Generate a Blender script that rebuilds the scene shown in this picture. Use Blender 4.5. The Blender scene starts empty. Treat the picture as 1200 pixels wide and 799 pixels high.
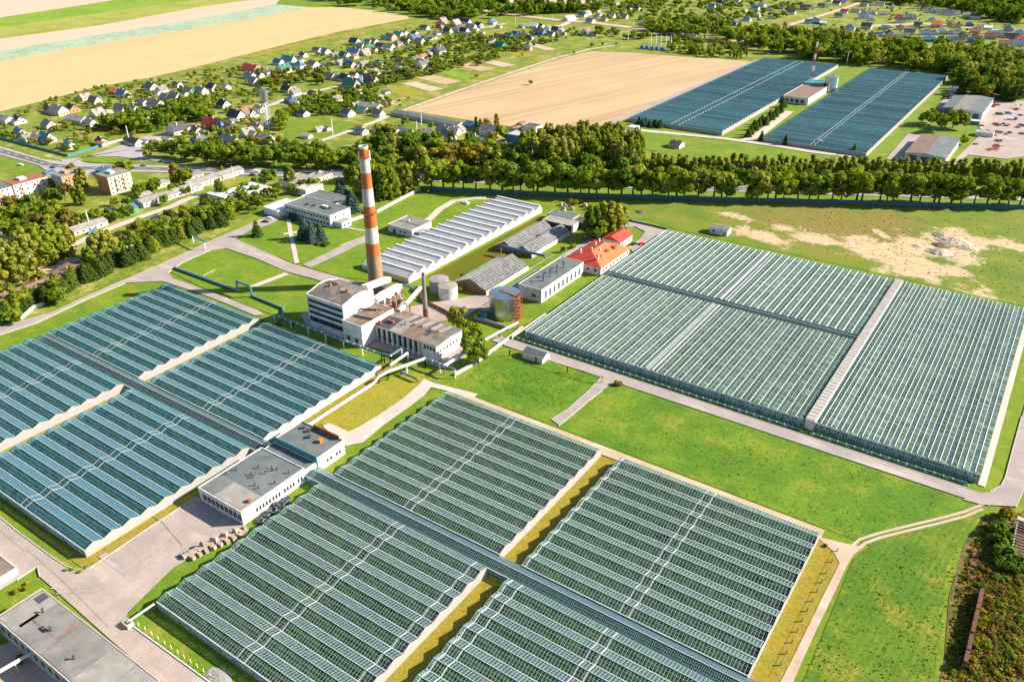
import bpy, math, random
import numpy as np
from mathutils import Vector, Matrix
random.seed(11)
rng = np.random.default_rng(5)
SC = bpy.context.scene
COL = SC.collection
PI = math.pi

# ------------------------------------------------------------------ camera
CAM_H = 180.0
FOC, PIT, ROLL, YAW = 950.0, math.radians(29.0), math.radians(-0.4), math.radians(34.6)
_fh = Vector((-math.sin(YAW), math.cos(YAW), 0)); _rh = Vector((math.cos(YAW), math.sin(YAW), 0)); _zz = Vector((0, 0, 1))
FW = math.cos(PIT) * _fh - math.sin(PIT) * _zz
_u = math.sin(PIT) * _fh + math.cos(PIT) * _zz
RT = math.cos(ROLL) * _rh + math.sin(ROLL) * _u
UP = -math.sin(ROLL) * _rh + math.cos(ROLL) * _u

def G(px, py, z=0.0):
    """ground (or height z) point surveyed from a position in the photograph"""
    d = RT * ((px - 600) / FOC) - UP * ((py - 399.5) / FOC) + FW
    t = (z - CAM_H) / d.z
    return Vector((d.x * t, d.y * t, z))

def proj(p):
    d = Vector(p) - Vector((0, 0, CAM_H))
    w = d.dot(FW)
    return 600 + FOC * d.dot(RT) / w, 399.5 - FOC * d.dot(UP) / w, w

cd = bpy.data.cameras.new("camera"); cam = bpy.data.objects.new("camera", cd); COL.objects.link(cam)
cd.sensor_width = 36; cd.sensor_fit = 'HORIZONTAL'; cd.lens = FOC / 1200 * 36
cd.clip_start = 1; cd.clip_end = 12000
cam.matrix_world = Matrix(((RT.x, UP.x, -FW.x, 0), (RT.y, UP.y, -FW.y, 0), (RT.z, UP.z, -FW.z, CAM_H), (0, 0, 0, 1)))
SC.camera = cam

# ------------------------------------------------------------------ light
SUN_EL = math.radians(30); SUN_V = Vector((.773 * math.cos(SUN_EL), .634 * math.cos(SUN_EL), math.sin(SUN_EL)))
w = bpy.data.worlds.new("World"); SC.world = w; w.use_nodes = True
nt = w.node_tree; bg = nt.nodes["Background"]
sk = nt.nodes.new("ShaderNodeTexSky"); sk.sky_type = 'NISHITA'; sk.sun_disc = False
sk.sun_elevation = SUN_EL; sk.sun_rotation = math.atan2(SUN_V.x, SUN_V.y); sk.air_density = 1.0; sk.dust_density = 0.6; sk.ozone_density = 2.0
nt.links.new(sk.outputs[0], bg.inputs[0]); bg.inputs[1].default_value = 0.08
sl = bpy.data.lights.new("sun", 'SUN'); sl.energy = 5.0; sl.angle = math.radians(0.5); sl.color = (1.0, 0.91, 0.75)
so = bpy.data.objects.new("sun", sl); COL.objects.link(so)
so.rotation_euler = SUN_V.to_track_quat('Z', 'Y').to_euler(); so.location = SUN_V * 600
SC.view_settings.view_transform = 'Standard'; SC.view_settings.look = 'None'
SC.view_settings.exposure = 1.22; SC.view_settings.gamma = 1; SC.view_settings.use_curve_mapping = False
SC.render.engine = 'CYCLES'
SC.cycles.max_bounces = 6; SC.cycles.diffuse_bounces = 2; SC.cycles.glossy_bounces = 2
SC.cycles.transmission_bounces = 2; SC.cycles.transparent_max_bounces = 10
SC.cycles.caustics_reflective = False; SC.cycles.caustics_refractive = False
SC.cycles.use_denoising = False

# ------------------------------------------------------------------ materials
class NT:
    def __init__(s, name):
        s.m = bpy.data.materials.new(name); s.m.use_nodes = True; s.t = s.m.node_tree; s.n = s.t.nodes
        s.b = s.n["Principled BSDF"]; s.out = s.n["Material Output"]
    def new(s, t, **k):
        n = s.n.new(t)
        for a, v in k.items(): setattr(n, a, v)
        return n
    def ln(s, a, b): s.t.links.new(a, b)
    def pos(s):
        return s.new("ShaderNodeNewGeometry").outputs["Position"]
    def val(s, x):
        n = s.new("ShaderNodeValue"); n.outputs[0].default_value = x; return n.outputs[0]
    def math(s, op, a, b=None, c=None):
        n = s.new("ShaderNodeMath", operation=op)
        for i, x in enumerate((a, b, c)):
            if x is None: continue
            if isinstance(x, (int, float)): n.inputs[i].default_value = x
            else: s.ln(x, n.inputs[i])
        return n.outputs[0]
    def scale(s, v, sc):
        n = s.new("ShaderNodeMapping"); s.ln(v, n.inputs[0]); n.inputs[3].default_value = sc; return n.outputs[0]
    def rot(s, v, az):
        n = s.new("ShaderNodeMapping"); s.ln(v, n.inputs[0]); n.inputs[2].default_value = (0, 0, az); return n.outputs[0]
    def noise(s, v, sc, det=3, rough=.55):
        n = s.new("ShaderNodeTexNoise"); s.ln(v, n.inputs["Vector"]); n.inputs["Scale"].default_value = sc
        n.inputs["Detail"].default_value = det; n.inputs["Roughness"].default_value = rough; return n.outputs[0]
    def vor(s, v, sc):
        n = s.new("ShaderNodeTexVoronoi"); s.ln(v, n.inputs["Vector"]); n.inputs["Scale"].default_value = sc; return n.outputs["Color"]
    def step(s, v, a, b):
        n = s.new("ShaderNodeMapRange"); n.clamp = True; s.ln(v, n.inputs[0]); n.inputs[1].default_value = a; n.inputs[2].default_value = b
        return n.outputs[0]
    def mix(s, f, a, b):
        n = s.new("ShaderNodeMix", data_type='RGBA')
        if isinstance(f, (int, float)): n.inputs[0].default_value = f
        else: s.ln(f, n.inputs[0])
        for i, x in ((6, a), (7, b)):
            if isinstance(x, tuple): n.inputs[i].default_value = (*x, 1)
            else: s.ln(x, n.inputs[i])
        return n.outputs[2]
    def fin(s, col, rough=.85, bump=None, bs=.3, bd=.1):
        if isinstance(col, tuple): s.b.inputs["Base Color"].default_value = (*col, 1)
        else: s.ln(col, s.b.inputs["Base Color"])
        s.b.inputs["Roughness"].default_value = rough
        s.b.inputs["Specular IOR Level"].default_value = .25
        if bump is not None:
            n = s.new("ShaderNodeBump"); n.inputs["Strength"].default_value = bs; n.inputs["Distance"].default_value = bd
            s.ln(bump, n.inputs["Height"]); s.ln(n.outputs[0], s.b.inputs["Normal"])
        return s.m

def M(name, col, rough=.85, var=.25, sc=.6, metal=0.0, sc2=None, tint=None):
    """plain weathered surface: base colour with two scales of wear"""
    t = NT(name); p = t.pos()
    dk = tuple(c * (1 - var) for c in col); lt = tuple(min(.9, c * (1 + var * .6)) for c in col)
    c = t.mix(t.step(t.noise(p, sc, 4), .3, .7), dk, lt)
    if sc2 or tint:
        c = t.mix(t.step(t.noise(p, sc2 or sc * .2, 3), .52, .7), c, tint or dk)
    t.b.inputs["Metallic"].default_value = metal
    return t.fin(c, rough)

MAT = {}
def simple(name, *a, **k):
    MAT[name] = M(name, *a, **k)

simple('white_wall', (.64, .61, .58), .8, .2, .25, sc2=.45, tint=(.42, .38, .34))
simple('white_paint', (.78, .77, .75), .6, .10, .4)
simple('cream_wall', (.60, .52, .40), .85, .15, .3)
simple('orange_brick', (.50, .19, .08), .9, .2, .8)
simple('orange_wall', (.55, .28, .14), .9, .2, .6)
simple('pink_wall', (.58, .36, .30), .9, .15, .5)
simple('blue_wall', (.10, .22, .32), .8, .2, .5)
simple('green_wall', (.10, .34, .16), .8, .2, .5)
simple('grey_wall', (.36, .35, .33), .9, .2, .5)
simple('concrete', (.40, .37, .34), .95, .2, .4)
simple('concrete_pale', (.46, .42, .38), .95, .2, .5)
simple('roof_grey', (.215, .20, .185), .9, .25, .25, sc2=.15, tint=(.255, .235, .215))
simple('roof_felt', (.15, .165, .165), .9, .2, .25, sc2=.12, tint=(.18, .185, .18))
simple('roof_pale', (.30, .275, .25), .9, .22, .3, sc2=.12, tint=(.24, .22, .2))
simple('roof_dark', (.075, .075, .08), .8, .3, .4)
simple('roof_gravel', (.15, .13, .12), 1, .45, 1.2, sc2=.3, tint=(.24, .2, .17))
simple('roof_brown', (.23, .15, .12), .9, .3, .35)
simple('roof_ash', (.225, .17, .14), .9, .3, .25, sc2=.3, tint=(.14, .115, .1))
simple('roof_slate', (.125, .145, .148), .85, .18, .2, sc2=.1, tint=(.16, .17, .165))
simple('roof_teal', (.05, .22, .24), .5, .2, .4)
simple('roof_blue', (.08, .16, .28), .5, .2, .4)
simple('roof_green', (.04, .16, .10), .6, .2, .4)
simple('roof_red', (.50, .065, .04), .6, .18, .5)
simple('roof_orange', (.60, .17, .06), .6, .18, .5)
simple('roof_magenta', (.48, .03, .13), .6, .15, .5)
simple('roof_rust', (.30, .12, .075), .85, .3, .5)
simple('roof_white', (.72, .70, .69), .7, .12, .4)
simple('window_glass', (.02, .035, .045), .15, .3, .5)
simple('steel', (.50, .52, .53), .28, .08, .15, metal=.9)
simple('steel_dark', (.10, .12, .13), .5, .25, .6, metal=.3)
simple('pipe_white', (.62, .63, .63), .5, .2, .8)
simple('pipe_blue', (.10, .20, .26), .5, .25, .8)
simple('pipe_black', (.03, .035, .035), .6, .3, .8)
simple('rust', (.30, .10, .045), .95, .4, 1.0)
simple('yellow_paint', (.62, .42, .08), .6, .15, .8)
simple('post_orange', (.42, .15, .04), .8, .25, .8)
simple('fence_teal', (.05, .13, .15), .8, .25, .5)
simple('fence_pale', (.58, .50, .46), .9, .2, .7)
simple('timber', (.20, .12, .08), .95, .35, .8)
simple('crate_wood', (.40, .32, .25), .9, .25, .9)
simple('rubber', (.025, .03, .034), .6, .3, 1.5)
simple('hose', (.09, .11, .13), .45, .3, 1.5)
simple('car_white', (.75, .76, .78), .25, .05, 1)
simple('car_dark', (.03, .035, .045), .25, .1, 1)
simple('car_red', (.45, .03, .025), .3, .1, 1)
simple('car_blue', (.03, .10, .25), .3, .1, 1)
simple('machine_orange', (.60, .18, .02), .5, .15, 1)
simple('machine_blue', (.06, .16, .28), .5, .15, 1)
simple('machine_red', (.36, .05, .04), .6, .25, 1)
simple('truck_green', (.06, .11, .07), .7, .2, .6)
simple('brick', (.15, .065, .045), .95, .35, .7)
simple('bark', (.09, .07, .05), .95, .35, 1.5)
simple('birch_bark', (.55, .52, .47), .9, .4, 1.2)
simple('asphalt_new', (.13, .125, .13), .95, .2, .2)

def road_mat(name, col, dark, tint=None):
    t = NT(name); p = t.pos()
    c = t.mix(t.step(t.noise(p, .09, 5, .6), .35, .68), dark, col)
    c = t.mix(t.step(t.noise(p, .9, 4, .7), .52, .8), c, tuple(x * .72 for x in col))
    c = t.mix(t.step(t.noise(t.scale(p, (1, 4, 1)), .03, 2), .58, .72), c, tint or tuple(min(.8, x * 1.15) for x in col))
    cr = t.noise(p, .12, 8, .75)
    line = t.math('LESS_THAN', t.math('ABSOLUTE', t.math('SUBTRACT', cr, .5)), .006)
    c = t.mix(t.math('MULTIPLY', line, .35), c, tuple(x * .4 for x in col))
    st = t.noise(p, .35, 5, .75)
    c = t.mix(t.math('MULTIPLY', t.step(st, .60, .72), .45), c, tuple(x * .55 for x in col))
    MAT[name] = t.fin(c, .95)
road_mat('asphalt', (.39, .325, .30), (.30, .255, .24))
road_mat('yard_asphalt', (.42, .335, .295), (.32, .26, .235), (.48, .375, .31))
road_mat('highway_mat', (.40, .355, .35), (.33, .295, .29))
road_mat('dirt_track', (.52, .40, .31), (.42, .30, .21), (.58, .47, .38))
road_mat('paving', (.48, .34, .27), (.42, .28, .22))
road_mat('concrete_path', (.54, .47, .41), (.46, .39, .33))

def grass_mat(name, a, b, dry, dry_amt=.6, sc=.05, fine=1.2, stripes=None):
    t = NT(name); p = t.pos()
    c = t.mix(t.step(t.noise(p, sc, 5, .65), .40, .62), a, b)
    c = t.mix(t.math('MULTIPLY', t.step(t.noise(p, sc * 3.5, 4, .7), .46, .64), .45), c, tuple(x * .62 for x in a))
    c = t.mix(t.step(t.noise(t.scale(p, (1.0, 1.0, 1)), sc * 2.0, 6, .72), dry_amt - .03, dry_amt + .12), c, dry)
    f = t.noise(p, fine, 4, .7)
    c = t.mix(t.math('MULTIPLY', t.step(f, .47, .66), .6), c, tuple(x * .42 for x in a))
    f2 = t.noise(p, fine * .28, 4, .7)
    c = t.mix(t.math('MULTIPLY', t.step(f2, .54, .72), .5), c, tuple(x * .55 for x in b))
    if stripes:
        w_ = t.new("ShaderNodeTexWave"); t.ln(t.rot(p, stripes[0]), w_.inputs[0]); w_.inputs["Scale"].default_value = stripes[1]
        w_.inputs["Distortion"].default_value = 1.5; w_.inputs["Detail"].default_value = 2
        c = t.mix(t.math('MULTIPLY', w_.outputs[1], .3), c, tuple(x * .6 for x in a))
    MAT[name] = t.fin(c, .95, f, .35, .25)
grass_mat('grass', (.125, .215, .012), (.20, .255, .016), (.31, .25, .05), .58)
grass_mat('lawn', (.12, .218, .010), (.18, .255, .013), (.27, .25, .03), .60, .05)
grass_mat('meadow', (.085, .185, .010), (.155, .245, .013), (.25, .235, .025), .58, .035, .8)
grass_mat('mown', (.085, .18, .010), (.15, .22, .014), (.29, .22, .035), .56, .04, .8, (math.radians(8), .16))
grass_mat('dry_grass', (.31, .255, .022), (.24, .255, .018), (.38, .28, .05), .54, .07)
grass_mat('ochre_grass', (.30, .215, .022), (.19, .22, .018), (.34, .22, .05), .52, .14)
grass_mat('scrub_ground', (.075, .085, .018), (.17, .125, .028), (.24, .13, .045), .50, .12, .6)
grass_mat('garden_ground', (.14, .20, .016), (.26, .27, .03), (.42, .33, .13), .54, .03, .3)
grass_mat('crop_green', (.19, .31, .02), (.22, .33, .03), (.26, .32, .04), .7, .004, .2)
grass_mat('crop_olive', (.28, .30, .045), (.33, .34, .06), (.40, .36, .1), .62, .006, .2)
grass_mat('crop_teal', (.32, .42, .30), (.38, .44, .28), (.42, .42, .22), .62, .006, .15)

_d = G(800, 72) - G(700, 93); STRAW_ANG = PI / 2 - math.atan2(_d.y, _d.x)
_d = G(300, 40) - G(150, 72); WHEAT_ANG = PI / 2 - math.atan2(_d.y, _d.x)
def field_mat(name, a, b, ang, sc, amt=.5):
    t = NT(name); p = t.pos(); q = t.rot(p, ang)
    c = t.mix(t.step(t.noise(p, .008, 4, .6), .35, .65), a, b)
    st = t.noise(t.scale(q, (sc, sc * .02, 1)), 1, 3, .6)
    c = t.mix(t.math('MULTIPLY', t.step(st, .45, .7), amt), c, tuple(x * .72 for x in a))
    st2 = t.noise(t.scale(q, (sc * .25, sc * .006, 1)), 1, 2, .5)
    c = t.mix(t.math('MULTIPLY', t.step(st2, .5, .7), amt * .8), c, tuple(min(.8, x * 1.12) for x in b))
    MAT[name] = t.fin(c, .95)
field_mat('straw', (.44, .30, .165), (.49, .345, .20), STRAW_ANG, .14, .85)
field_mat('wheat', (.50, .355, .175), (.525, .375, .185), WHEAT_ANG, .07, .32)
field_mat('pale_soil', (.48, .37, .275), (.51, .395, .29), WHEAT_ANG, .05, .25)

def waste_mat():
    """rough pasture with bare sand showing where it has been dug over"""
    t = NT('waste_pasture'); p = t.pos()
    g = t.mix(t.step(t.noise(p, .05, 4, .6), .36, .66), (.10, .17, .015), (.19, .21, .02))
    fi = t.noise(p, .7, 4, .7)
    g = t.mix(t.math('MULTIPLY', t.step(fi, .5, .68), .6), g, (.07, .07, .02))
    b1 = t.noise(p, .035, 4, .6)
    def blob(cx, cy, rx, ry, az):
        m = t.new("ShaderNodeVectorMath", operation='SUBTRACT'); t.ln(p, m.inputs[0]); m.inputs[1].default_value = (cx, cy, 0)
        q = t.scale(t.rot(m.outputs[0], -az), (1 / rx, 1 / ry, 0))
        n = t.new("ShaderNodeVectorMath", operation='LENGTH'); t.ln(q, n.inputs[0]); return n.outputs[1]
    nz = t.math('MULTIPLY', t.math('SUBTRACT', t.noise(p, .045, 7, .72), .5), 4.2)
    def sand(*a, o=0.0): return t.step(t.math('ADD', t.math('ADD', blob(*a), nz), o), .95, .6)
    br = t.step(t.math('ADD', blob(*BROWN), nz), 1.25, .6)
    g = t.mix(t.math('MULTIPLY', br, .9), g, t.mix(t.step(fi, .4, .6), (.13, .105, .02), (.27, .20, .05)))
    s = sand(*SANDS[0])
    for q in SANDS[1:]: s = t.math('MAXIMUM', s, sand(*q))
    sc_ = t.mix(t.step(t.noise(p, .25, 5, .7), .4, .62), (.42, .31, .175), (.52, .40, .25))
    MAT['waste_pasture'] = t.fin(t.mix(s, g, sc_), .95, fi, .4, .3)
def _ell(ax, ay, bx, by, wd):
    a, b = G(ax, ay), G(bx, by); c = (a + b) / 2; d = b - a
    return (c.x, c.y, d.length / 2, wd, math.atan2(d.y, d.x))
SANDS = [_ell(985, 276, 1150, 340, 26), _ell(895, 262, 1010, 296, 9), _ell(1060, 270, 1160, 308, 36), _ell(1130, 280, 1240, 298, 6), _ell(860, 266, 935, 290, 10), _ell(1018, 264, 1048, 286, 4), _ell(840, 248, 880, 260, 7)]
BROWN = _ell(880, 254, 1110, 284, 42)
waste_mat()

def glass_mat(name, tint, bar=.75, barw=.10, purl=1.45, purlw=.10, dirt=.10, barcol=(.62, .66, .65), spec=.5, dirtcol=(.40, .47, .46), rv=1.0):
    """panes between glazing bars: see-through, sky-reflecting, dusty"""
    t = NT(name)
    uv = t.new("ShaderNodeUVMap"); sp = t.new("ShaderNodeSeparateXYZ"); t.ln(uv.outputs[0], sp.inputs[0])
    u, v = sp.outputs[0], sp.outputs[1]
    pos = t.pos()
    fu = t.math('FRACT', t.math('DIVIDE', u, bar)); fv = t.math('FRACT', t.math('DIVIDE', v, purl))
    bm = t.math('MAXIMUM', t.math('LESS_THAN', fu, barw / bar), t.math('LESS_THAN', fv, purlw / purl))
    cell = t.new("ShaderNodeCombineXYZ"); t.ln(t.math('FLOOR', t.math('DIVIDE', u, bar)), cell.inputs[0]); t.ln(t.math('FLOOR', t.math('DIVIDE', v, purl)), cell.inputs[1])
    oi = t.new("ShaderNodeObjectInfo"); t.ln(t.math('MULTIPLY', oi.outputs["Random"], 91.7), cell.inputs[2])
    wn = t.new("ShaderNodeTexWhiteNoise"); t.ln(cell.outputs[0], wn.inputs[0])
    rnd = wn.outputs[0]
    row = t.new("ShaderNodeCombineXYZ"); t.ln(t.math('FLOOR', t.math('DIVIDE', u, bar)), row.inputs[0]); t.ln(t.math('MULTIPLY', oi.outputs["Random"], 37.1), row.inputs[1])
    wn2 = t.new("ShaderNodeTexWhiteNoise"); t.ln(row.outputs[0], wn2.inputs[0])
    big_n = t.noise(pos, .045, 3, .6)
    lw = t.new("ShaderNodeLayerWeight"); lw.inputs[0].default_value = .5
    d = t.math('ADD', t.math('ADD', t.math('MULTIPLY', t.math('POWER', rnd, 3), dirt * 2.6 * rv), dirt * (1.5 - rv)), t.math('MULTIPLY', wn2.outputs[0], dirt * .9 * rv))
    d = t.math('ADD', d, t.math('MULTIPLY', t.step(big_n, .35, .7), dirt * .8))
    d = t.math('ADD', d, t.math('MULTIPLY', t.math('POWER', lw.outputs[1], 2), dirt * .6))
    d = t.math('MULTIPLY', d, t.math('ADD', t.math('MULTIPLY', oi.outputs['Random'], .8), .6))
    tr = t.new("ShaderNodeBsdfTransparent"); tr.inputs[0].default_value = (*tint, 1)
    gl = t.new("ShaderNodeBsdfGlossy"); gl.inputs["Roughness"].default_value = .2; gl.inputs[0].default_value = (.72, .92, .86, 1)
    fr = t.new("ShaderNodeFresnel"); fr.inputs[0].default_value = 1.5
    m1 = t.new("ShaderNodeMixShader"); t.ln(t.math('MINIMUM', t.math('MULTIPLY', fr.outputs[0], spec * 2), 1), m1.inputs[0]); t.ln(tr.outputs[0], m1.inputs[1]); t.ln(gl.outputs[0], m1.inputs[2])
    df = t.new("ShaderNodeBsdfDiffuse"); df.inputs[0].default_value = (*dirtcol, 1)
    m2 = t.new("ShaderNodeMixShader"); t.ln(t.math('MINIMUM', d, .8), m2.inputs[0]); t.ln(m1.outputs[0], m2.inputs[1]); t.ln(df.outputs[0], m2.inputs[2])
    db = t.new("ShaderNodeBsdfDiffuse"); db.inputs[0].default_value = (*barcol, 1)
    m3 = t.new("ShaderNodeMixShader"); t.ln(bm, m3.inputs[0]); t.ln(m2.outputs[0], m3.inputs[1]); t.ln(db.outputs[0], m3.inputs[2])
    t.ln(m3.outputs[0], t.out.inputs[0])
    MAT[name] = t.m
glass_mat('glass_green', (.66, .86, .77), bar=1.0, barw=.12, purl=1.1, purlw=.045, dirt=.06, barcol=(.34, .39, .35), dirtcol=(.155, .23, .185), spec=.14)
glass_mat('glass_teal', (.52, .83, .80), bar=1.0, barw=.11, purl=1.1, purlw=.045, dirt=.065, barcol=(.20, .34, .39), spec=.24, dirtcol=(.06, .195, .245))  # teal bars and dirt: the sky's reflected tint is put into these colours
glass_mat('glass_corridor', (.50, .68, .74), bar=.6, barw=.09, purl=.9, purlw=.05, dirt=.06, spec=.16, dirtcol=(.09, .17, .18), barcol=(.21, .28, .28))
glass_mat('glass_venlo', (.70, .85, .80), bar=1.2, barw=.08, purl=2.4, purlw=.02, dirt=.14, barcol=(.32, .37, .33), dirtcol=(.18, .27, .22), spec=.08)
glass_mat('glass_far', (.40, .68, .74), bar=3.2, barw=.12, purl=3.3, purlw=.08, dirt=.26, spec=.5, barcol=(.14, .25, .28), dirtcol=(.085, .20, .225), rv=.15)
glass_mat('glass_old', (.62, .66, .66), bar=1.0, barw=.16, purl=1.5, purlw=.16, dirt=.20, barcol=(.34, .33, .32), dirtcol=(.26, .26, .27))
glass_mat('glass_wall', (.55, .72, .74), bar=1.0, barw=.10, purl=1.6, purlw=.12, dirt=.25, dirtcol=(.32, .42, .44))
simple('film', (.36, .335, .325), .55, .07, .3)
simple('film_grey', (.40, .41, .41), .5, .12, .25)
simple('gutter_white', (.72, .74, .73), .5, .12, .6)
simple('gutter_far', (.24, .34, .37), .5, .2, .5)
simple('gutter_green', (.38, .45, .41), .6, .2, .5)
simple('gh_floor', (.06, .085, .06), .95, .35, .5)

def crop_mat(name, a, b, fl, amt):
    t = NT(name); p = t.pos()
    c = t.mix(t.step(t.noise(p, .5, 4, .7), .38, .62), a, b)
    c = t.mix(t.math('MULTIPLY', t.step(t.noise(p, .06, 4, .6), .55, .7), .7), c, fl)
    f = t.noise(p, 1.3, 3, .7)
    c = t.mix(t.step(f, .62, .72) if amt else 0.0, c, fl)
    MAT[name] = t.fin(c, .9)
crop_mat('crop_tomato', (.018, .052, .025), (.036, .085, .036), (.10, .14, .02), 1)
crop_mat('crop_dark', (.014, .062, .050), (.028, .092, .068), (.03, .10, .05), 1)
crop_mat('crop_flower', (.02, .06, .03), (.04, .09, .04), (.26, .22, .03), 1)

def leaf_mat(name, a, b, gold=None):
    t = NT(name); p = t.pos()
    oi = t.new("ShaderNodeObjectInfo")
    c = t.mix(t.step(t.noise(p, .35, 3, .6), .35, .65), a, b)
    c = t.mix(t.math('MULTIPLY', t.step(t.noise(p, .07, 2), .45, .7), .5), c, gold or b)
    c = t.mix(t.math('MULTIPLY', t.step(oi.outputs["Random"], .1, .5), .35), tuple(x * .6 for x in a), c) if False else t.mix(t.math('MULTIPLY', t.step(oi.outputs["Random"], .5, 1.0), .5), c, tuple(x * .6 for x in a))
    c = t.mix(t.math('MULTIPLY', t.step(oi.outputs["Random"], .45, .0), .45), c, (b[0] * 1.25, b[1] * 1.12, b[2] * 1.3))
    c = t.mix(t.math('MULTIPLY', t.step(t.noise(p, .035, 3, .7), .52, .68), .45), c, tuple(x * .55 for x in a))
    df = t.new("ShaderNodeBsdfDiffuse"); t.ln(c, df.inputs[0])
    tl = t.new("ShaderNodeBsdfTranslucent"); t.ln(c, tl.inputs[0])
    ms = t.new("ShaderNodeMixShader"); ms.inputs[0].default_value = .40
    t.ln(df.outputs[0], ms.inputs[1]); t.ln(tl.outputs[0], ms.inputs[2]); t.ln(ms.outputs[0], t.out.inputs[0])
    MAT[name] = t.m
leaf_mat('leaf_mid', (.165, .25, .018), (.27, .315, .03))
leaf_mat('leaf_dark', (.11, .205, .02), (.195, .27, .028))
leaf_mat('leaf_light', (.26, .30, .036), (.36, .35, .055))
leaf_mat('leaf_gold', (.28, .24, .022), (.34, .26, .03), (.36, .22, .03))
leaf_mat('leaf_rust', (.20, .16, .03), (.17, .17, .03))
leaf_mat('needle_green', (.065, .12, .022), (.11, .155, .028))
leaf_mat('needle_blue', (.065, .12, .095), (.10, .16, .125))
leaf_mat('tuft', (.10, .21, .010), (.16, .26, .013))
leaf_mat('scrub_brown', (.15, .105, .025), (.20, .15, .035), (.24, .14, .04))
leaf_mat('flower_bed', (.14, .24, .02), (.28, .2, .05), (.5, .22, .06))

# ------------------------------------------------------------------ mesh builder
class MB:
    def __init__(s): s.v = []; s.f = []; s.m = []; s.uv = []
    def poly(s, pts, m=0, uv=None):
        i = len(s.v); s.v += [tuple(p) for p in pts]; s.f.append(tuple(range(i, i + len(pts)))); s.m.append(m)
        s.uv.append(uv or [(0.3, 0.3)] * len(pts)); return s
    def box(s, x0, x1, y0, y1, z0, z1, m=0, mt=None):
        a = [(x0, y0, z0), (x1, y0, z0), (x1, y1, z0), (x0, y1, z0)]; b = [(x, y, z1) for x, y, _ in a]
        for i in range(4):
            j = (i + 1) % 4; s.poly([a[i], a[j], b[j], b[i]], m)
        s.poly(b, m if mt is None else mt); s.poly(a[::-1], m); return s
    def prism(s, pts, z0, z1, m=0, mt=None):
        n = len(pts); a = [(p[0], p[1], z0) for p in pts]; b = [(p[0], p[1], z1) for p in pts]
        for i in range(n):
            j = (i + 1) % n; s.poly([a[i], a[j], b[j], b[i]], m)
        s.poly(b, m if mt is None else mt); s.poly(a[::-1], m); return s
    def cyl(s, c, r0, z0, z1, r1=None, n=16, m=0, mt=None, cap=True):
        r1 = r0 if r1 is None else r1
        A = [2 * PI * i / n for i in range(n)]
        a = [(c[0] + r0 * math.cos(t), c[1] + r0 * math.sin(t), z0) for t in A]; b = [(c[0] + r1 * math.cos(t), c[1] + r1 * math.sin(t), z1) for t in A]
        for i in range(n):
            j = (i + 1) % n; s.poly([a[i], a[j], b[j], b[i]], m)
        if cap: s.poly(b, m if mt is None else mt); s.poly(a[::-1], m)
        return s
    def tube(s, pts, r, n=7, m=0):
        pts = [Vector(p) for p in pts]
        for p, q in zip(pts[:-1], pts[1:]):
            d = (q - p).normalized(); x = d.orthogonal().normalized(); y = d.cross(x)
            A = [2 * PI * i / n for i in range(n)]
            a = [p + (x * math.cos(t) + y * math.sin(t)) * r for t in A]; b = [q + (x * math.cos(t) + y * math.sin(t)) * r for t in A]
            for i in range(n):
                j = (i + 1) % n; s.poly([a[i], a[j], b[j], b[i]], m)
            s.poly(b, m); s.poly(a[::-1], m)
        return s
    def bar(s, p, q, wd, h, m=0):
        p, q = Vector(p), Vector(q); d = (q - p).normalized()
        x = d.cross(Vector((0, 0, 1)))
        if x.length < 1e-3: x = Vector((1, 0, 0))
        x = x.normalized() * wd / 2; z = x.cross(d).normalized() * h / 2
        a = [p - x - z, p + x - z, p + x + z, p - x + z]; b = [v + (q - p) for v in a]
        for i in range(4):
            j = (i + 1) % 4; s.poly([a[i], a[j], b[j], b[i]], m)
        s.poly(b, m); s.poly(a[::-1], m); return s
    def build(s, name, mats, parent=None, loc=None, smooth=False):
        me = bpy.data.meshes.new(name); me.from_pydata(s.v, [], s.f)
        if isinstance(mats, str): mats = [mats]
        for k in mats: me.materials.append(MAT[k])
        me.polygons.foreach_set('material_index', s.m)
        if any(u[0] != (0.3, 0.3) for u in s.uv):
            l = me.uv_layers.new(name='UVMap'); l.data.foreach_set('uv', [c for u in s.uv for p in u for c in p])
        if smooth: me.polygons.foreach_set('use_smooth', [True] * len(s.f))
        me.update()
        o = bpy.data.objects.new(name, me); COL.objects.link(o)
        if parent: o.parent = parent
        if loc: o.location = loc
        return o

REG = []
def tag(o, label, cat, group=None, kind=None):
    if label: o['label'] = label
    if cat: o['category'] = cat
    if group: o['group'] = group
    if kind: o['kind'] = kind
    return o
def thing(name, label, cat, loc=(0, 0, 0), rz=0, group=None, auto=False):
    o = bpy.data.objects.new(name, None); COL.objects.link(o); o.location = loc; o.rotation_euler = (0, 0, rz)
    o.empty_display_size = 1
    if auto: REG.append([o, label])
    return tag(o, label, cat, group)
_ZK = [0]
def lay(z):
    _ZK[0] += 1; return z + .001 * _ZK[0]
def ground(name, pts, mat, z, label=None):
    """a flat sheet of ground traced as (photo) survey points"""
    z = lay(z); b = MB(); P = [G(*p).xy.to_3d() + Vector((0, 0, z)) for p in pts]
    b.poly(P); o = b.build(name, mat); o['kind'] = 'structure'
    bm_tri(o)
    return o
def bm_tri(o):
    import bmesh
    bm = bmesh.new(); bm.from_mesh(o.data)
    bmesh.ops.triangulate(bm, faces=bm.faces[:])
    for f in bm.faces:
        if f.normal.z < 0: f.normal_flip()
    bm.to_mesh(o.data); bm.free()
def rect(name, x0, x1, y0, y1, mat, z):
    z = lay(z); o = MB().poly([(x0, y0, z), (x1, y0, z), (x1, y1, z), (x0, y1, z)]).build(name, mat); o['kind'] = 'structure'; return o
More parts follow.
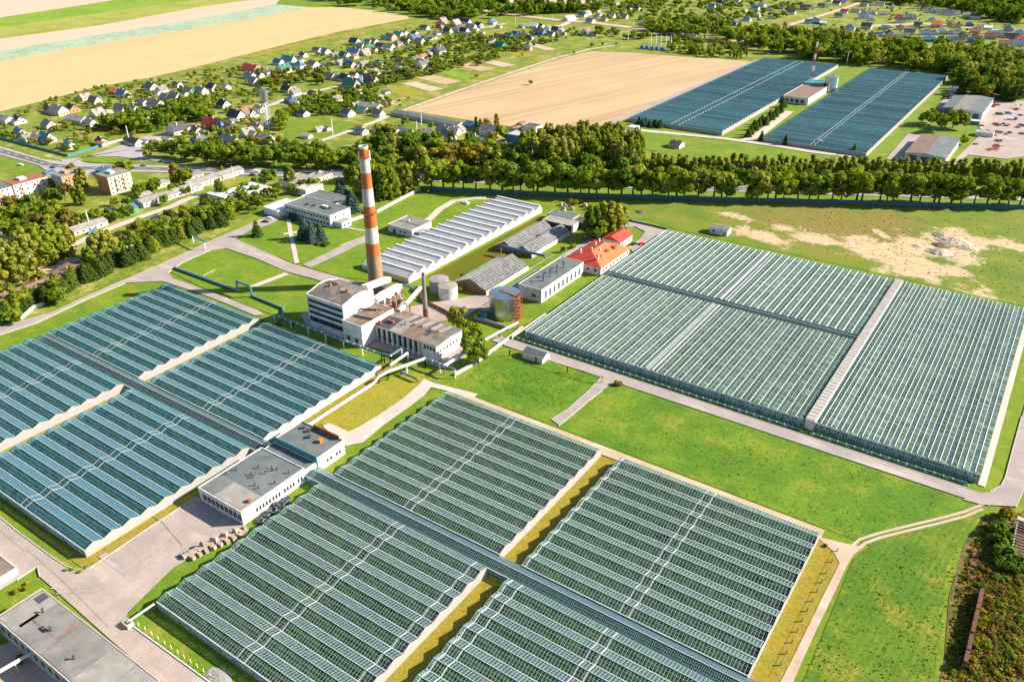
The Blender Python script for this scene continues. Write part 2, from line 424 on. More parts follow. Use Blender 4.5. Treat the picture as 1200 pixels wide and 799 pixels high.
def strip(name, pts, wd, mat, z, world=False):
    """a path of constant width along survey points"""
    z = lay(z); P = [Vector((*p, 0)) if world else G(*p) for p in pts]; L = []; R_ = []
    for i, p in enumerate(P):
        d = (P[min(i + 1, len(P) - 1)] - P[max(i - 1, 0)]).normalized(); nrm = Vector((-d.y, d.x, 0)) * wd / 2
        L.append(p + nrm); R_.append(p - nrm)
    b = MB()
    for i in range(len(P) - 1):
        b.poly([(*R_[i].xy, z), (*R_[i + 1].xy, z), (*L[i + 1].xy, z), (*L[i].xy, z)])
    o = b.build(name, mat); o['kind'] = 'structure'; return o
def ordn(n): return "%d%s" % (n, 'th' if 10 <= n % 100 <= 20 else {1: 'st', 2: 'nd', 3: 'rd'}.get(n % 10, 'th'))
# ------------------------------------------------------------------ ground, fields, roads
o = MB().poly([(-9000, -3000, 0), (9000, -3000, 0), (9000, 12000, 0), (-9000, 12000, 0)]).build('ground', 'grass'); o['kind'] = 'structure'
Z1, Z2, Z3, Z4 = .05, .18, .31, .44
# village belt
ground('garden_ground', [(-120, 175), (-60, 130), (0, 131), (53, 118), (110, 103), (173, 92), (273, 68), (353, 48), (400, 37), (487, 22), (560, 22), (650, 28), (692, 40), (690, 60), (600, 87), (527, 112), (478, 130), (590, 150), (600, 205), (400, 199), (300, 197), (160, 193), (80, 190), (0, 171)], 'garden_ground', Z1)
ground('garden_ground', [(692, 40), (650, 28), (660, 12), (700, -8), (1400, 10), (1250, 90), (1000, 76), (900, 66), (840, 69), (760, 62), (692, 58)], 'garden_ground', Z1)
ground('garden_ground', [(-80, 240), (0, 200), (70, 203), (160, 202), (300, 208), (390, 212), (330, 235), (255, 276), (187, 312), (130, 333), (63, 366), (-60, 380)], 'garden_ground', Z1)
# farmland top left
ground('wheat_field', [(-200, 190), (-60, 148), (0, 131), (53, 118), (110, 103), (173, 92), (213, 83), (273, 68), (353, 48), (400, 37), (487, 21), (440, 13), (400, 9), (363, 9), (253, 30), (140, 47), (0, 72), (-200, 105)], 'wheat', Z2)
ground('crop_field', [(-200, 105), (0, 72), (140, 47), (253, 30), (363, 9), (323, 5.5), (230, 23), (117, 41), (0, 60), (-200, 90)], 'crop_teal', Z2)
ground('stubble_field', [(-200, 90), (0, 60), (117, 41), (230, 23), (323, 5.5), (330, -2), (290, 1), (233, 9), (117, 30), (0, 46), (-200, 78)], 'pale_soil', Z2)
ground('crop_field', [(-200, 78), (0, 46), (117, 30), (233, 9), (290, 1), (260, -4), (233, 0), (107, 17), (0, 32), (-200, 58)], 'crop_olive', Z2)
ground('crop_field', [(-200, 58), (0, 32), (107, 17), (233, 0), (260, -6), (160, -4), (100, 6), (0, 21), (-200, 48)], 'crop_green', Z2)
ground('stubble_field', [(-200, 48), (0, 21), (100, 6), (160, -4), (220, -20), (-200, -18)], 'pale_soil', Z2)
ground('wheat_field', [(545, -12), (575, 1), (610, 5), (650, 8), (700, 3), (750, -12)], 'pale_soil', Z2)
# stubble field in the middle distance
ground('straw_field', [(478, 130), (527, 112.5), (600, 87.5), (650, 71), (692, 60.5), (740, 62), (800, 67), (840, 69), (880, 72), (868, 78), (800, 107), (740, 133), (692, 152.5), (640, 151), (600, 149), (547, 141), (510, 135)], 'straw', Z2)
strip('dirt_track', [(445, 140), (478, 128), (527, 110.5), (600, 85.5), (650, 69), (692, 58), (720, 54)], 6, 'dirt_track', Z3)
strip('farm_road', [(680, 160), (692, 154), (740, 134.5), (800, 109), (868, 79.5), (890, 71)], 9, 'asphalt', Z3)
for i, (x, y, wd, c) in enumerate([(500, 112, 20, 0), (520, 105, 14, 1), (540, 97, 18, 0), (560, 92, 14, 1), (580, 82, 16, 0), (605, 77, 14, 1), (630, 66, 18, 0), (655, 58, 12, 1), (470, 122, 16, 1)]):
    strip('garden_plot', [(x - 42, y - 9 + (i % 3)), (x - 8, y + 1)], wd * 1.3, ('straw', 'dirt_track')[c] if i % 3 else ('dry_grass', 'crop_green')[c], Z2 + .01 * i)
strip('farm_track', [(480, 26), (440, 34), (400, 42), (345, 54), (290, 68)], 14, 'dry_grass', Z3)
ground('dry_verge', [(905, 34), (985, 12), (1040, 30), (1100, 27), (1215, 40), (1215, 56), (1120, 50), (1010, 44), (950, 42)], 'garden_ground', Z2)
strip('suburb_road', [(905, 36), (935, 27), (987, 11), (1010, 3)], 10, 'dirt_track', Z3)
strip('suburb_road', [(1020, 31), (1080, 28), (1140, 33), (1210, 41)], 14, 'dirt_track', Z3)
# railway
strip('railway_bed', [(560, 12), (600, 18), (650, 24), (700, 28), (760, 36), (800, 42), (850, 48), (905, 53)], 22, 'dirt_track', Z3)
strip('railway_track', [(560, 13), (600, 19), (650, 25), (700, 29), (760, 37), (800, 43), (850, 49), (905, 54)], 5, 'roof_rust', Z4)
# highway
HWT = [(-60, 155), (0, 172), (30, 181), (50, 187), (80, 190.5), (100, 192), (135, 193), (160, 193.5), (200, 195), (250, 196.5), (300, 198), (350, 199), (400, 200), (480, 204), (600, 209), (700, 212.5), (850, 217.5), (1000, 222), (1250, 230)]
HWB = [(1250, 237), (1000, 229.5), (850, 225), (700, 220), (600, 217), (480, 212), (400, 209), (350, 208), (300, 206), (250, 204), (200, 203), (160, 202), (135, 203), (100, 205), (60, 199), (30, 190), (0, 182), (-60, 166)]
ground('highway', HWT + HWB, 'highway_mat', Z3)
HWC = [((a[0] + b[0]) / 2, (a[1] + b[1]) / 2) for a, b in zip(HWT, HWB[::-1])]
HWC = [(x, y) for x, y in HWC]
strip('highway_lane', HWC, 8, 'asphalt_new', Z4)
Lc = [G(*p) for p in HWC]; b = MB(); acc = 0
for p, q in zip(Lc[:-1], Lc[1:]):
    d = (q - p); L = d.length; d.normalize(); n = Vector((-d.y, d.x, 0)) * .22; s = 0
    while s < L - 5:
        a, c = p + d * s, p + d * (s + 5); b.poly([(*(a - n).xy, Z4 + .04), (*(c - n).xy, Z4 + .04), (*(c + n).xy, Z4 + .04), (*(a + n).xy, Z4 + .04)]); s += 11
    for sd in (-3.8, 3.8):
        nn = n.normalized(); a, c = p + nn * sd, q + nn * sd
        b.poly([(*(a - n * .7).xy, Z4 + .04), (*(c - n * .7).xy, Z4 + .04), (*(c + n * .7).xy, Z4 + .04), (*(a + n * .7).xy, Z4 + .04)])
b.build('road_marking', 'white_paint')['kind'] = 'structure'
ground('junction_road', [(70, 188), (100, 185), (120, 178), (138, 172), (170, 160), (200, 156), (200, 159), (178, 166), (165, 174), (170, 184), (205, 189), (205, 192), (150, 185.5), (138, 184), (100, 184), (94, 189.5), (110, 193), (80, 192)], 'highway_mat', Z3 + .02)
ground('junction_island', [(94, 189.5), (99, 186), (122, 183.5), (138, 187), (146, 192), (120, 192)], 'lawn', Z4)
ground('junction_road', [(30, 189), (45, 194), (60, 205), (80, 207), (100, 206), (130, 204), (90, 199)], 'highway_mat', Z3 + .03)
strip('village_street', [(317, 124), (345, 113), (372, 107), (397, 101.5), (427, 92), (460, 83)], 7, 'concrete_path', Z3)
strip('village_street', [(196, 157), (235, 147), (275, 139), (300, 130), (317, 124)], 5, 'concrete_path', Z3)
strip('village_street', [(360, 170), (384, 163), (410, 154), (440, 143), (452, 138)], 6, 'concrete_path', Z3)
strip('village_street', [(130, 133), (150, 124), (170, 116), (200, 106)], 6, 'concrete_path', Z3)
strip('village_street', [(540, 36), (575, 32), (592, 28)], 8, 'concrete_path', Z3)
strip('village_street', [(640, 35), (660, 30), (675, 22)], 10, 'concrete_path', Z3)
ground('village_green', [(332, 165), (338, 145), (350, 138), (375, 137), (428, 147), (400, 156), (360, 166)], 'grass', Z2)
strip('lane', [(70, 302), (87, 287), (110, 276), (143, 263), (167, 254), (200, 243), (217, 235), (235, 228)], 6, 'concrete_path', Z3)
ground('sandy_play_area', [(42, 315), (62, 304), (78, 300), (95, 305), (78, 313), (52, 322)], 'dirt_track', Z3)
# perimeter road on the left and the garden in front of the office
ground('perimeter_road', [(-60, 400), (0, 384), (63, 366), (133, 334), (187, 311), (230, 291), (260, 277), (290, 264), (318, 252), (330, 254), (300, 266), (276, 281), (343, 310), (367, 317), (400, 326), (440, 338), (440, 346), (400, 338), (367, 327), (340, 320), (300, 303), (264, 291), (247, 293.5), (214, 308), (197, 320), (203, 327), (233, 338), (267, 350), (303, 364), (310, 370), (298, 370), (262, 355), (228, 342), (190, 330), (147, 332), (100, 352), (43, 379), (0, 393), (-60, 412)], 'asphalt', Z3)
ground('office_parking', [(296, 263), (318, 252), (330, 246), (337, 252), (318, 263), (303, 268)], 'asphalt', Z3 + .01)
ground('footpath', [(334, 320), (340, 322), (298, 338), (292, 336)], 'concrete_path', Z3 + .02)
ground('footpath', [(355, 311), (364, 314), (400, 298), (433, 281), (429, 276), (395, 291)], 'asphalt', Z3 + .02)
strip('footpath', [(348, 309), (342, 281), (338, 258)], 2.6, 'concrete_path', Z3 + .02)
strip('footpath', [(332, 275), (352, 272)], 3, 'concrete_path', Z3 + .02)
strip('footpath', [(391, 264), (410, 268), (432, 272)], 1.8, 'concrete_path', Z3 + .02)
strip('footpath', [(238, 324), (252, 317)], 1.2, 'concrete_path', Z3 + .02)
ground('lawn', [(276, 283), (318, 258), (355, 262), (392, 266), (432, 273), (430, 277), (395, 291), (357, 310), (345, 309)], 'lawn', Z2)
ground('lawn', [(200, 319), (216, 309), (247, 295), (263, 292), (300, 305), (338, 319), (296, 337), (318, 346), (360, 362), (350, 380), (300, 362), (262, 347), (232, 335)], 'lawn', Z2)
ground('lawn', [(365, 315), (400, 299), (432, 283), (470, 275), (500, 275), (450, 300), (444, 330), (400, 325)], 'lawn', Z2)
ground('lawn', [(432, 262), (490, 228), (560, 232), (600, 236), (640, 240), (560, 262), (505, 270), (450, 275)], 'lawn', Z2)
strip('garden_path', [(486, 268), (505, 256), (515, 246), (532, 236), (556, 233), (585, 233)], 5, 'concrete_path', Z3)
strip('garden_path', [(404, 290), (432, 279)], 8, 'concrete_path', Z3)
# works yard around the boiler house
ground('works_yard', [(440, 352), (470, 345), (478, 360), (566, 345), (582, 336), (640, 304), (668, 287), (700, 268), (712, 272), (690, 287), (655, 303), (600, 335), (575, 352), (545, 372), (510, 378), (545, 400), (552, 416), (520, 432), (420, 402), (360, 384), (352, 368)], 'yard_asphalt', Z2)
ground('scrap_yard_floor', [(444, 356), (456, 349), (472, 352), (466, 363), (452, 363)], 'roof_rust', Z3)
ground('works_road', [(690, 276), (714, 265), (742, 258), (758, 262), (782, 270), (770, 278), (752, 292), (742, 296), (736, 290), (748, 282), (756, 272), (744, 266), (722, 270), (704, 279)], 'asphalt', Z3)
# the lawn and paths between the blocks
rect('garden_strip', -262, -245, 300, 412, 'flower_bed', Z1)
rect('lawn', -221, -217, 298, 395, 'lawn', Z3)
rect('works_road', -216.5, -209.5, 285, 400, 'asphalt', Z3)
rect('meadow', -182, 8, 220.5, 261.5, 'meadow', Z1)
rect('perimeter_road', -192, 12, 262, 267.6, 'asphalt', Z3)
ground('perimeter_road', [(1140, 579), (1160, 577), (1173, 570), (1178, 560), (1186, 530), (1197, 490), (1240, 340), (1262, 340), (1228, 470), (1215, 520), (1206, 560), (1190, 594), (1150, 592), (1128, 586)], 'asphalt', Z3 + .01)
ground('footpath', [(706, 440), (724, 446), (706, 458), (690, 470), (668, 489), (655, 499), (646, 492), (665, 480), (690, 458), (698, 449)], 'asphalt', Z3 + .02)
rect('dirt_strip', -182, -30, 214.8, 219.6, 'dirt_track', Z2)
ground('dirt_road', [(955, 628), (990, 637), (1006, 640), (992, 664), (980, 690), (952, 748), (930, 798), (915, 840), (893, 840), (915, 798), (933, 763), (967, 693), (984, 660), (975, 645)], 'dirt_track', Z2)
for dx in (0, 5.5):
    strip('wheel_track', [(994 + dx, 643 + dx), (1008 + dx, 632 + dx * .9), (1030, 625 + dx), (1060, 617.5 + dx), (1100, 608 + dx), (1130, 600 + dx), (1152, 591 + dx)], 1.1, 'dirt_track', Z2)
rect('dry_strip', -30.3, -22, 79, 215, 'ochre_grass', Z1)
rect('dry_strip', -108.5, -100.6, 60, 214, 'ochre_grass', Z1)
rect('dry_strip', -293.6, -287.2, 60, 214, 'ochre_grass', Z1)
ground('dry_lawn', [(372, 495), (440, 450), (470, 438), (500, 438), (496, 446), (470, 470), (440, 490), (412, 506), (392, 505)], 'dry_grass', Z1)
ground('dry_lawn', [(350, 500), (452, 425), (470, 430), (370, 500)], 'ochre_grass', Z2)
ground('footpath', [(405, 523), (396, 512), (418, 502), (440, 489), (470, 469), (490, 452), (497, 444), (508, 449), (560, 462), (556, 466), (505, 454), (497, 464), (480, 477), (450, 498), (425, 519)], 'concrete_path', Z2)
ground('concrete_pad', [(378, 500), (386, 496), (412, 508), (404, 521), (396, 514)], 'concrete_path', Z2 + .02)
ground('service_yard', [(-90, 545), (-30, 583), (0, 606), (22, 624), (60, 652), (78, 664), (92, 668), (105, 666), (113, 661), (170, 622), (230, 583), (262, 592), (287, 614), (292, 622), (262, 636), (240, 645), (205, 664), (168, 700), (150, 718), (148, 728), (165, 740), (200, 765), (252, 803), (300, 840), (230, 840), (195, 806), (130, 750), (63, 690), (47, 676), (44, 664), (20, 680), (-60, 728), (-120, 700)], 'yard_asphalt', Z2)
ground('brick_paving', [(-60, 712), (0, 757), (14, 752), (60, 790), (110, 840), (-60, 840)], 'paving', Z2)
ground('dry_verge', [(0, 590), (8, 600), (100, 668), (230, 582), (216, 576), (110, 640), (98, 651)], 'ochre_grass', Z1)
# rough ground on the right
ground('waste_ground', [(640, 232), (1280, 246), (1290, 388), (1198, 359), (1000, 314), (790, 269), (760, 258), (700, 256)], 'waste_pasture', Z1)
ground('mown_field', [(1000, 655), (1030, 632), (1100, 612), (1152, 598), (1110, 660), (1095, 800), (1080, 860), (910, 860), (945, 790)], 'mown', Z1)
ground('scrub_ground', [(1152, 606), (1210, 600), (1320, 600), (1320, 860), (1085, 860), (1106, 780), (1112, 700), (1128, 640)], 'scrub_ground', Z1)
# machinery depot
ground('depot_yard', [(1096, 127), (1113, 109), (1140, 112), (1158, 115.5), (1210, 120), (1215, 166), (1200, 184), (1180, 187), (1134, 182), (1119, 194), (1112, 194), (1146, 161), (1148, 146), (1108, 130)], 'yard_asphalt', Z3)
ground('depot_road', [(1038, 187), (1064, 157), (1082, 160), (1058, 190)], 'asphalt', Z3)
strip('farm_road', [(735, 152), (780, 156), (850, 163), (900, 170), (950, 178), (1000, 184)], 7, 'concrete_path', Z3)
strip('farm_road', [(872, 166), (890, 158), (925, 131)], 8, 'concrete_path', Z3 + .01)
ground('lawn', [(705, 150), (760, 146), (800, 158), (770, 178), (740, 172)], 'lawn', Z2)

# tyre marks and repairs on the yard
for pts, wd, m in [([(60, 690), (110, 690), (160, 665), (215, 622), (245, 603)], .4, 'asphalt'), ([(66, 696), (114, 694), (166, 668), (220, 626), (250, 607)], .4, 'asphalt'), ([(0, 622), (40, 650), (84, 690), (128, 735)], .4, 'asphalt'), ([(170, 600), (190, 612), (214, 640)], .3, 'roof_grey'), ([(120, 650), (150, 672)], 2.6, 'asphalt'), ([(20, 632), (34, 642)], 3.0, 'asphalt')]:
    strip('tyre_mark' if wd < .6 else 'yard_patch', pts, wd, m, Z2 + .05)
# concrete kerbs
def kerb(pts, h=.1, wd=.32, world=False):
    P = [Vector((*p, 0)) if world else G(*p).xy.to_3d() for p in pts]; b = MB()
    for p, q in zip(P[:-1], P[1:]): b.bar(p + Vector((0, 0, h / 2 + .2)), q + Vector((0, 0, h / 2 + .2)), wd, h + .30)
    o = b.build('kerb', 'concrete_pale'); o['kind'] = 'structure'
kerb([(0, 606), (22, 624), (60, 652), (78, 664), (92, 668), (105, 666), (113, 661), (170, 622), (230, 583)])
kerb([(-185, 261.8), (-135, 261.8)], world=True); kerb([(-128, 261.8), (5, 261.8)], world=True); kerb([(-186, 267.9), (4, 267.9)], world=True)
kerb([(1160, 576.5), (1173, 569.5), (1178, 559.5), (1186, 529), (1197, 489)]); kerb([(1190, 594.5), (1206, 560.5), (1215, 520.5)])
kerb([(0, 384), (63, 366), (133, 334), (187, 311), (230, 291), (260, 277)], .06, .25); kerb([(0, 393), (43, 379), (100, 352), (147, 332)], .06, .25)
kerb([(264, 291), (300, 303), (340, 320)], .06, .25); kerb([(197, 320), (214, 308), (247, 293.5), (264, 291)], .06, .25); kerb([(276, 281), (343, 310)], .06, .25)
kerb([(203, 327), (233, 338), (267, 350)], .06, .25); kerb([(47, 676), (44, 664), (20, 680)], .12, .3)
kerb([(655, 499), (668, 489), (690, 470), (706, 458)], .06, .25); kerb([(646, 492), (665, 480), (690, 458), (698, 449)], .06, .25)
# ------------------------------------------------------------------ greenhouses
def glass_span(axis, L, wd, eave, rise, mat, ridge='gutter_green', gw=.30, rw=.18, parent=None, loc=(0, 0, 0), rmat=None):
    """one gabled bay: two glazed slopes, ridge cap and eaves gutter. local: along the ridge 0..L, across 0..wd"""
    sl = math.hypot(wd / 2, rise); b = MB()
    def P(a, c, z): return (a, c, z) if axis == 'x' else (c, a, z)
    def quad(a0, a1, c0, z0, c1, z1, m, uv=None):
        q = [P(a0, c0, z0), P(a1, c0, z0), P(a1, c1, z1), P(a0, c1, z1)]
        b.poly(q, m, uv)
    quad(0, L, 0, eave, wd / 2, eave + rise, 0, [(0, 0), (L, 0), (L, sl), (0, sl)])
    quad(0, L, wd, eave, wd / 2, eave + rise, 0, [(.37, 0), (L + .37, 0), (L + .37, sl), (.37, sl)])
    o = b.build('roof_glazing', mat, parent, loc)
    g = MB()
    def bx(a0, a1, c0, c1, z0, z1):
        p, q = P(a0, c0, z0), P(a1, c1, z1)
        g.box(min(p[0], q[0]), max(p[0], q[0]), min(p[1], q[1]), max(p[1], q[1]), z0, z1)
    bx(.01, L - .01, -gw / 2, gw / 2, eave - .08, eave + .16)
    g.build('gutter', ridge, o); g = MB()
    bx(.01, L - .01, wd / 2 - rw / 2, wd / 2 + rw / 2, eave + rise - .05, eave + rise + .14)
    g.build('ridge_cap', rmat or ridge, o)
    return o

def gable_wall(b, axis, at, c0, n, wd, eave, rise, m=0, z0=0.0, th=.12, skirt=None):
    """scalloped end wall across n bays"""
    for k in range(n):
        a = c0 + k * wd; pr = [(a, z0), (a + wd, z0), (a + wd, eave), (a + wd / 2, eave + rise), (a, eave)]
        f = [((at, c, z) if axis == 'x' else (c, at, z)) for c, z in pr]
        uv = [(c, z) for c, z in pr]
        b.poly(f, m, uv)

def profile(b, axis, a0, a1, c0, n, wd, eave, rise, lift=.12, m=0):
    """a light band that follows the folded roof (opened vents / walkway covers)"""
    for k in range(n):
        c = c0 + k * wd
        for (p, zp), (q, zq) in (((c, eave), (c + wd / 2, eave + rise)), ((c + wd, eave), (c + wd / 2, eave + rise))):
            f = [(a0, p, zp + lift), (a1, p, zp + lift), (a1, q, zq + lift), (a0, q, zq + lift)]
            b.poly([(x, y, z) if axis == 'x' else (y, x, z) for x, y, z in f], m)

def crop(name, x0, x1, y0, y1, axis, sp, h, mat, label, cat='plants', seg=2.2, fl=.95):
    """rows of tall plants under the glass, lumpy on top"""
    b = MB(); A0, A1, C0, C1 = (x0, x1, y0, y1) if axis == 'x' else (y0, y1, x0, x1)
    n = int((C1 - C0 - .6) / sp)
    for k in range(n):
        c = C0 + .6 + k * sp; m = int((A1 - A0 - 1.2) / seg); pv = None
        for i in range(m + 1):
            a = A0 + .6 + i * seg; hh = h * (1 + random.uniform(-.22, .15)); w2 = sp * fl / 2 * random.uniform(.75, 1)
            cc = c + sp / 2
            cur = [(a, cc - w2, .15), (a, cc - w2 * .92, hh * .93), (a, cc, hh), (a, cc + w2 * .92, hh * .93), (a, cc + w2, .15)]
            cur = [(p if axis == 'x' else (p[1], p[0], p[2])) for p in cur]
            if pv and random.random() > .015:
                for j in range(4): b.poly([pv[j], cur[j], cur[j + 1], pv[j + 1]])
            pv = cur
    o = b.build(name, mat); tag(o, label, cat, None, 'stuff'); return o

def block(label, x0, x1, y0, y1, wd=6.4, eave=3.0, rise=1.05, glass='glass_green', cr='crop_tomato', walk=None, bands=(), endmat=('film', 'glass_wall'), group='glass blocks of ridge and furrow spans', croplabel='tomato rows'):
    t = thing('greenhouse', label, 'greenhouse', (x0, y0, 0), 0, group)
    n = round((y1 - y0) / wd); L = x1 - x0
    s = glass_span('x', L, wd, eave, rise, glass, parent=t)
    kids = list(s.children)
    for k in range(1, n):
        c = s.copy(); COL.objects.link(c); c.parent = t; c.location = (0, k * wd, 0)
        for g in kids:
            d = g.copy(); COL.objects.link(d); d.parent = c
    b = MB(); gable_wall(b, 'x', L + .05, 0, n, wd, eave + .1, rise + .12); b.build('end_wall', endmat[0], t)
    b = MB(); gable_wall(b, 'x', -.05, 0, n, wd, eave, rise); b.build('end_wall', endmat[1], t)
    for yy in (-.06, n * wd + .06):
        MB().poly([(0, yy, 0), (L, yy, 0), (L, yy, eave), (0, yy, eave)], 0, [(0, 0), (L, 0), (L, eave), (0, eave)]).build('side_wall', 'glass_wall', t)
    MB().box(0, L, -.22, -.08, eave - .1, eave + .2).build('eaves_rail', 'gutter_green', t)
    if walk:
        for a, ww in walk:
            b = MB(); profile(b, 'x', a - x0, a - x0 + ww, 0, n, wd, eave, rise, .07); b.build('walkway_cover', 'film_grey', t)
    if bands:
        for a, ww in bands:
            b = MB(); profile(b, 'x', a - x0, a - x0 + ww, 0, n, wd, eave, rise, .06); b.build('cross_rail', 'gutter_white', t)
    MB().poly([(x0, y0, .08), (x1, y0, .08), (x1, y1, .08), (x0, y1, .08)]).build('greenhouse_floor', 'gh_floor')['kind'] = 'structure'
    crop('crop_rows', x0, x1, y0, y1, 'x', 1.6, 2.3, cr, croplabel)
    return t

YA, YB, YC, YD = 79.5, 143.5, 149.9, 213.9
def wk(x): return [(x - 1.8, .4), (x + 1.1, .5)]
LT = dict(glass='glass_teal', cr='crop_dark')
XL = -364.0
block('blue-green glass block at far left with a dim crumbling lower ridge, nearest the perimeter road', XL, -293.7, YC, YD, walk=wk(-326), croplabel='dark plants under the glass block beside the perimeter road', **LT)
block('blue glass block cut off by the left picture edge, left of the ochre strip', XL, -293.7, YA, YB, walk=wk(-326), croplabel='dark plants under the glass block cut by the left picture edge', **LT)
block('teal glass block in front of the boiler house, its end wall beside the dry lawn', -287.2, -215.7, YC, YD, walk=wk(-250), croplabel='dark plants under the glass block in front of the boiler house', endmat=('film_grey', 'glass_wall'), **LT)
block('bright teal glass block with white scalloped end wall above the service yard', -287.2, -215.7, YA, YB, walk=wk(-252), croplabel='dark plants under the bright teal glass block by the service yard', **LT)
block('grey-green glass block behind the service building, its back edge on the dirt strip', -179, -108.6, YC, YD, walk=wk(-145.5), croplabel='green plants under the glass block behind the service building')
block('large grey-green glass block at bottom centre beside the crates', -179, -108.6, YA, YB, walk=wk(-142.5), bands=[(-112.5, .25)], croplabel='green plants under the bottom centre glass block')
block('grey-green glass block nearest the dirt road, between two ochre strips', -100.5, -30.4, YC, YD, walk=wk(-66), bands=[(-99.3, .3)], croplabel='yellowing plants under the glass block nearest the dirt road')
block('glass block cut off by the bottom edge, right of the shaded ochre strip', -100.5, -30.4, YA, YB, walk=wk(-66), bands=[(-95.8, .28), (-99.4, .3)], croplabel='green plants under the glass block cut by the bottom edge')

def corridor(label, x0, x1):
    t = thing('glass_corridor', label, 'corridor', (x0, YB, 0), 0, 'glass corridors across the blocks'); L = x1 - x0
    glass_span('x', L, YC - YB, 2.7, .95, 'glass_corridor', ridge='gutter_green', parent=t)
    crop('crop_rows', x0 + 1, x1 - 1, YB + .3, YC - .3, 'x', 1.9, 1.3, 'crop_dark', 'low dark plants under ' + label.split(' running')[0] + (' on the left' if x0 < -300 else ' in the centre'))
    for xx in (-.02, L + .02):
        b = MB(); gable_wall(b, 'x', xx, .1, 1, 6.2, 2.7, .8); b.build('end_wall', 'glass_wall', t)
    for yy in (.03, 6.37):
        MB().poly([(0, yy, 0), (L, yy, 0), (L, yy, 2.7), (0, yy, 2.7)], 0, [(0, 0), (L, 0), (L, 3), (0, 3)]).build('side_wall', 'glass_wall', t)
    MB().poly([(x0, YB, .08), (x1, YB, .08), (x1, YC, .08), (x0, YC, .08)]).build('greenhouse_floor', 'gh_floor')['kind'] = 'structure'
corridor('dark bluish glass corridor running through the four left greenhouse blocks', XL, -210.5)
corridor('dark grey glass corridor running from the service building through the four centre blocks', -186.5, -28)

# ---- the large many-ridged greenhouse on the right
def venlo(label, x0, x1, y0, y1, gw, glass, cr, dbl=(), edge=None, wd=3.65, eave=3.6, rise=.36, crl='plants', ridge='gutter_white', rw=.09, bay=3.2):
    t = thing('greenhouse', label, 'greenhouse', (x0, y0, 0), 0, 'blocks of the big white-ribbed greenhouse')
    n = int(round((x1 - x0) / wd)); wd = (x1 - x0) / n; L = y1 - y0
    s = glass_span('y', L, wd, eave, rise, glass, ridge=ridge, gw=gw, rw=rw, parent=t, rmat='gutter_green' if rw < .2 else None); kids = list(s.children)
    for k in range(1, n):
        c = s.copy(); COL.objects.link(c); c.parent = t; c.location = (k * wd, 0, 0)
        for g in kids:
            d = g.copy(); COL.objects.link(d); d.parent = c
    W_ = x1 - x0
    for yy in (-.05, L + .05):
        MB().poly([(0, yy, 0), (W_, yy, 0), (W_, yy, eave), (0, yy, eave)], 0, [(0, 0), (W_, 0), (W_, eave), (0, eave)]).build('side_wall', 'glass_wall', t)
    for xx in (-.05, W_ + .05):
        MB().poly([(xx, 0, 0), (xx, L, 0), (xx, L, eave), (xx, 0, eave)], 0, [(0, 0), (L, 0), (L, eave), (0, eave)]).build('side_wall', 'film' if xx > 1 and edge else 'glass_wall', t)
    b = MB()
    q = 4.0
    while q < L - 1:   # light trusses showing through the panes
        b.box(.3, W_ - .3, q - .06, q + .06, eave - .1, eave + .02); q += bay
    b.build('roof_truss', 'gutter_green', t)
    MB().box(0, W_, -.3, -.1, eave - .15, eave + .2).build('eaves_rail', 'gutter_green', t)
    if dbl:
        for a, ww in dbl: MB().box(a - x0, a - x0 + ww, 0, L, eave + .3, eave + rise + .1).build('walkway_cover', 'film_grey', t)
    MB().poly([(x0, y0, .08), (x1, y0, .08), (x1, y1, .08), (x0, y1, .08)]).build('greenhouse_floor', 'gh_floor')['kind'] = 'structure'
    crop('crop_rows', x0, x1, y0, y1, 'x', 1.6, 2.4, cr, crl, seg=2.6, fl=.93)
BY0, BY1, BY2, BY3 = 273.3, 347.5, 354.0, 425.5
venlo('white-ribbed greenhouse block right of the red-roofed house, nearest the near road', -181, -53.2, BY0, BY1, .2, 'glass_venlo', 'crop_flower', dbl=[(-120.3, .8), (-117.6, 1.0)], crl='plants under the near left block of the big greenhouse')
venlo('boldly white-striped greenhouse block at the back by the small hut', -181, -53.2, BY2, BY3, .42, 'glass_venlo', 'crop_tomato', dbl=[(-119.8, .9), (-117.0, .6)], crl='plants under the back left block of the big greenhouse')
venlo('wide finely ribbed greenhouse block at right, right of the broad white strip', -49.2, 7, BY0, BY3, .17, 'glass_venlo', 'crop_flower', edge=1, ridge='gutter_white', crl='plants under the right block of the big greenhouse', rw=.22, bay=3.0)
t = thing('glass_corridor', 'shaded blue-grey glass corridor across the big white-ribbed greenhouse', 'corridor', (-181, BY1 + .15, 0), 0)
glass_span('x', 127.6, 6.2, 3.1, .9, 'glass_corridor', parent=t)
for xx in (-.05, 127.65):
    b = MB(); gable_wall(b, 'x', xx, 0, 1, 6.2, 3.1, .9); b.build('end_wall', 'glass_wall', t)
t = thing('covered_walkway', 'broad white corrugated strip dividing the big greenhouse', 'walkway', (-53, BY0 - .6, 0))
b = MB(); yy = 0
while yy < 152:
    b.poly([(0, yy, 4.3), (3.6, yy, 4.3), (3.6, yy + 1.3, 4.75), (0, yy + 1.3, 4.75)]).poly([(0, yy + 1.3, 4.75), (3.6, yy + 1.3, 4.75), (3.6, yy + 2.6, 4.3), (0, yy + 2.6, 4.3)]); yy += 2.6
b.build('roof', 'concrete_pale', t)
MB().box(.06, 3.54, .1, yy - .1, 0, 4.2).build('wall', 'white_wall', t)
rect('concrete_apron', 7, 9.4, 272, 426, 'concrete_path', Z2)

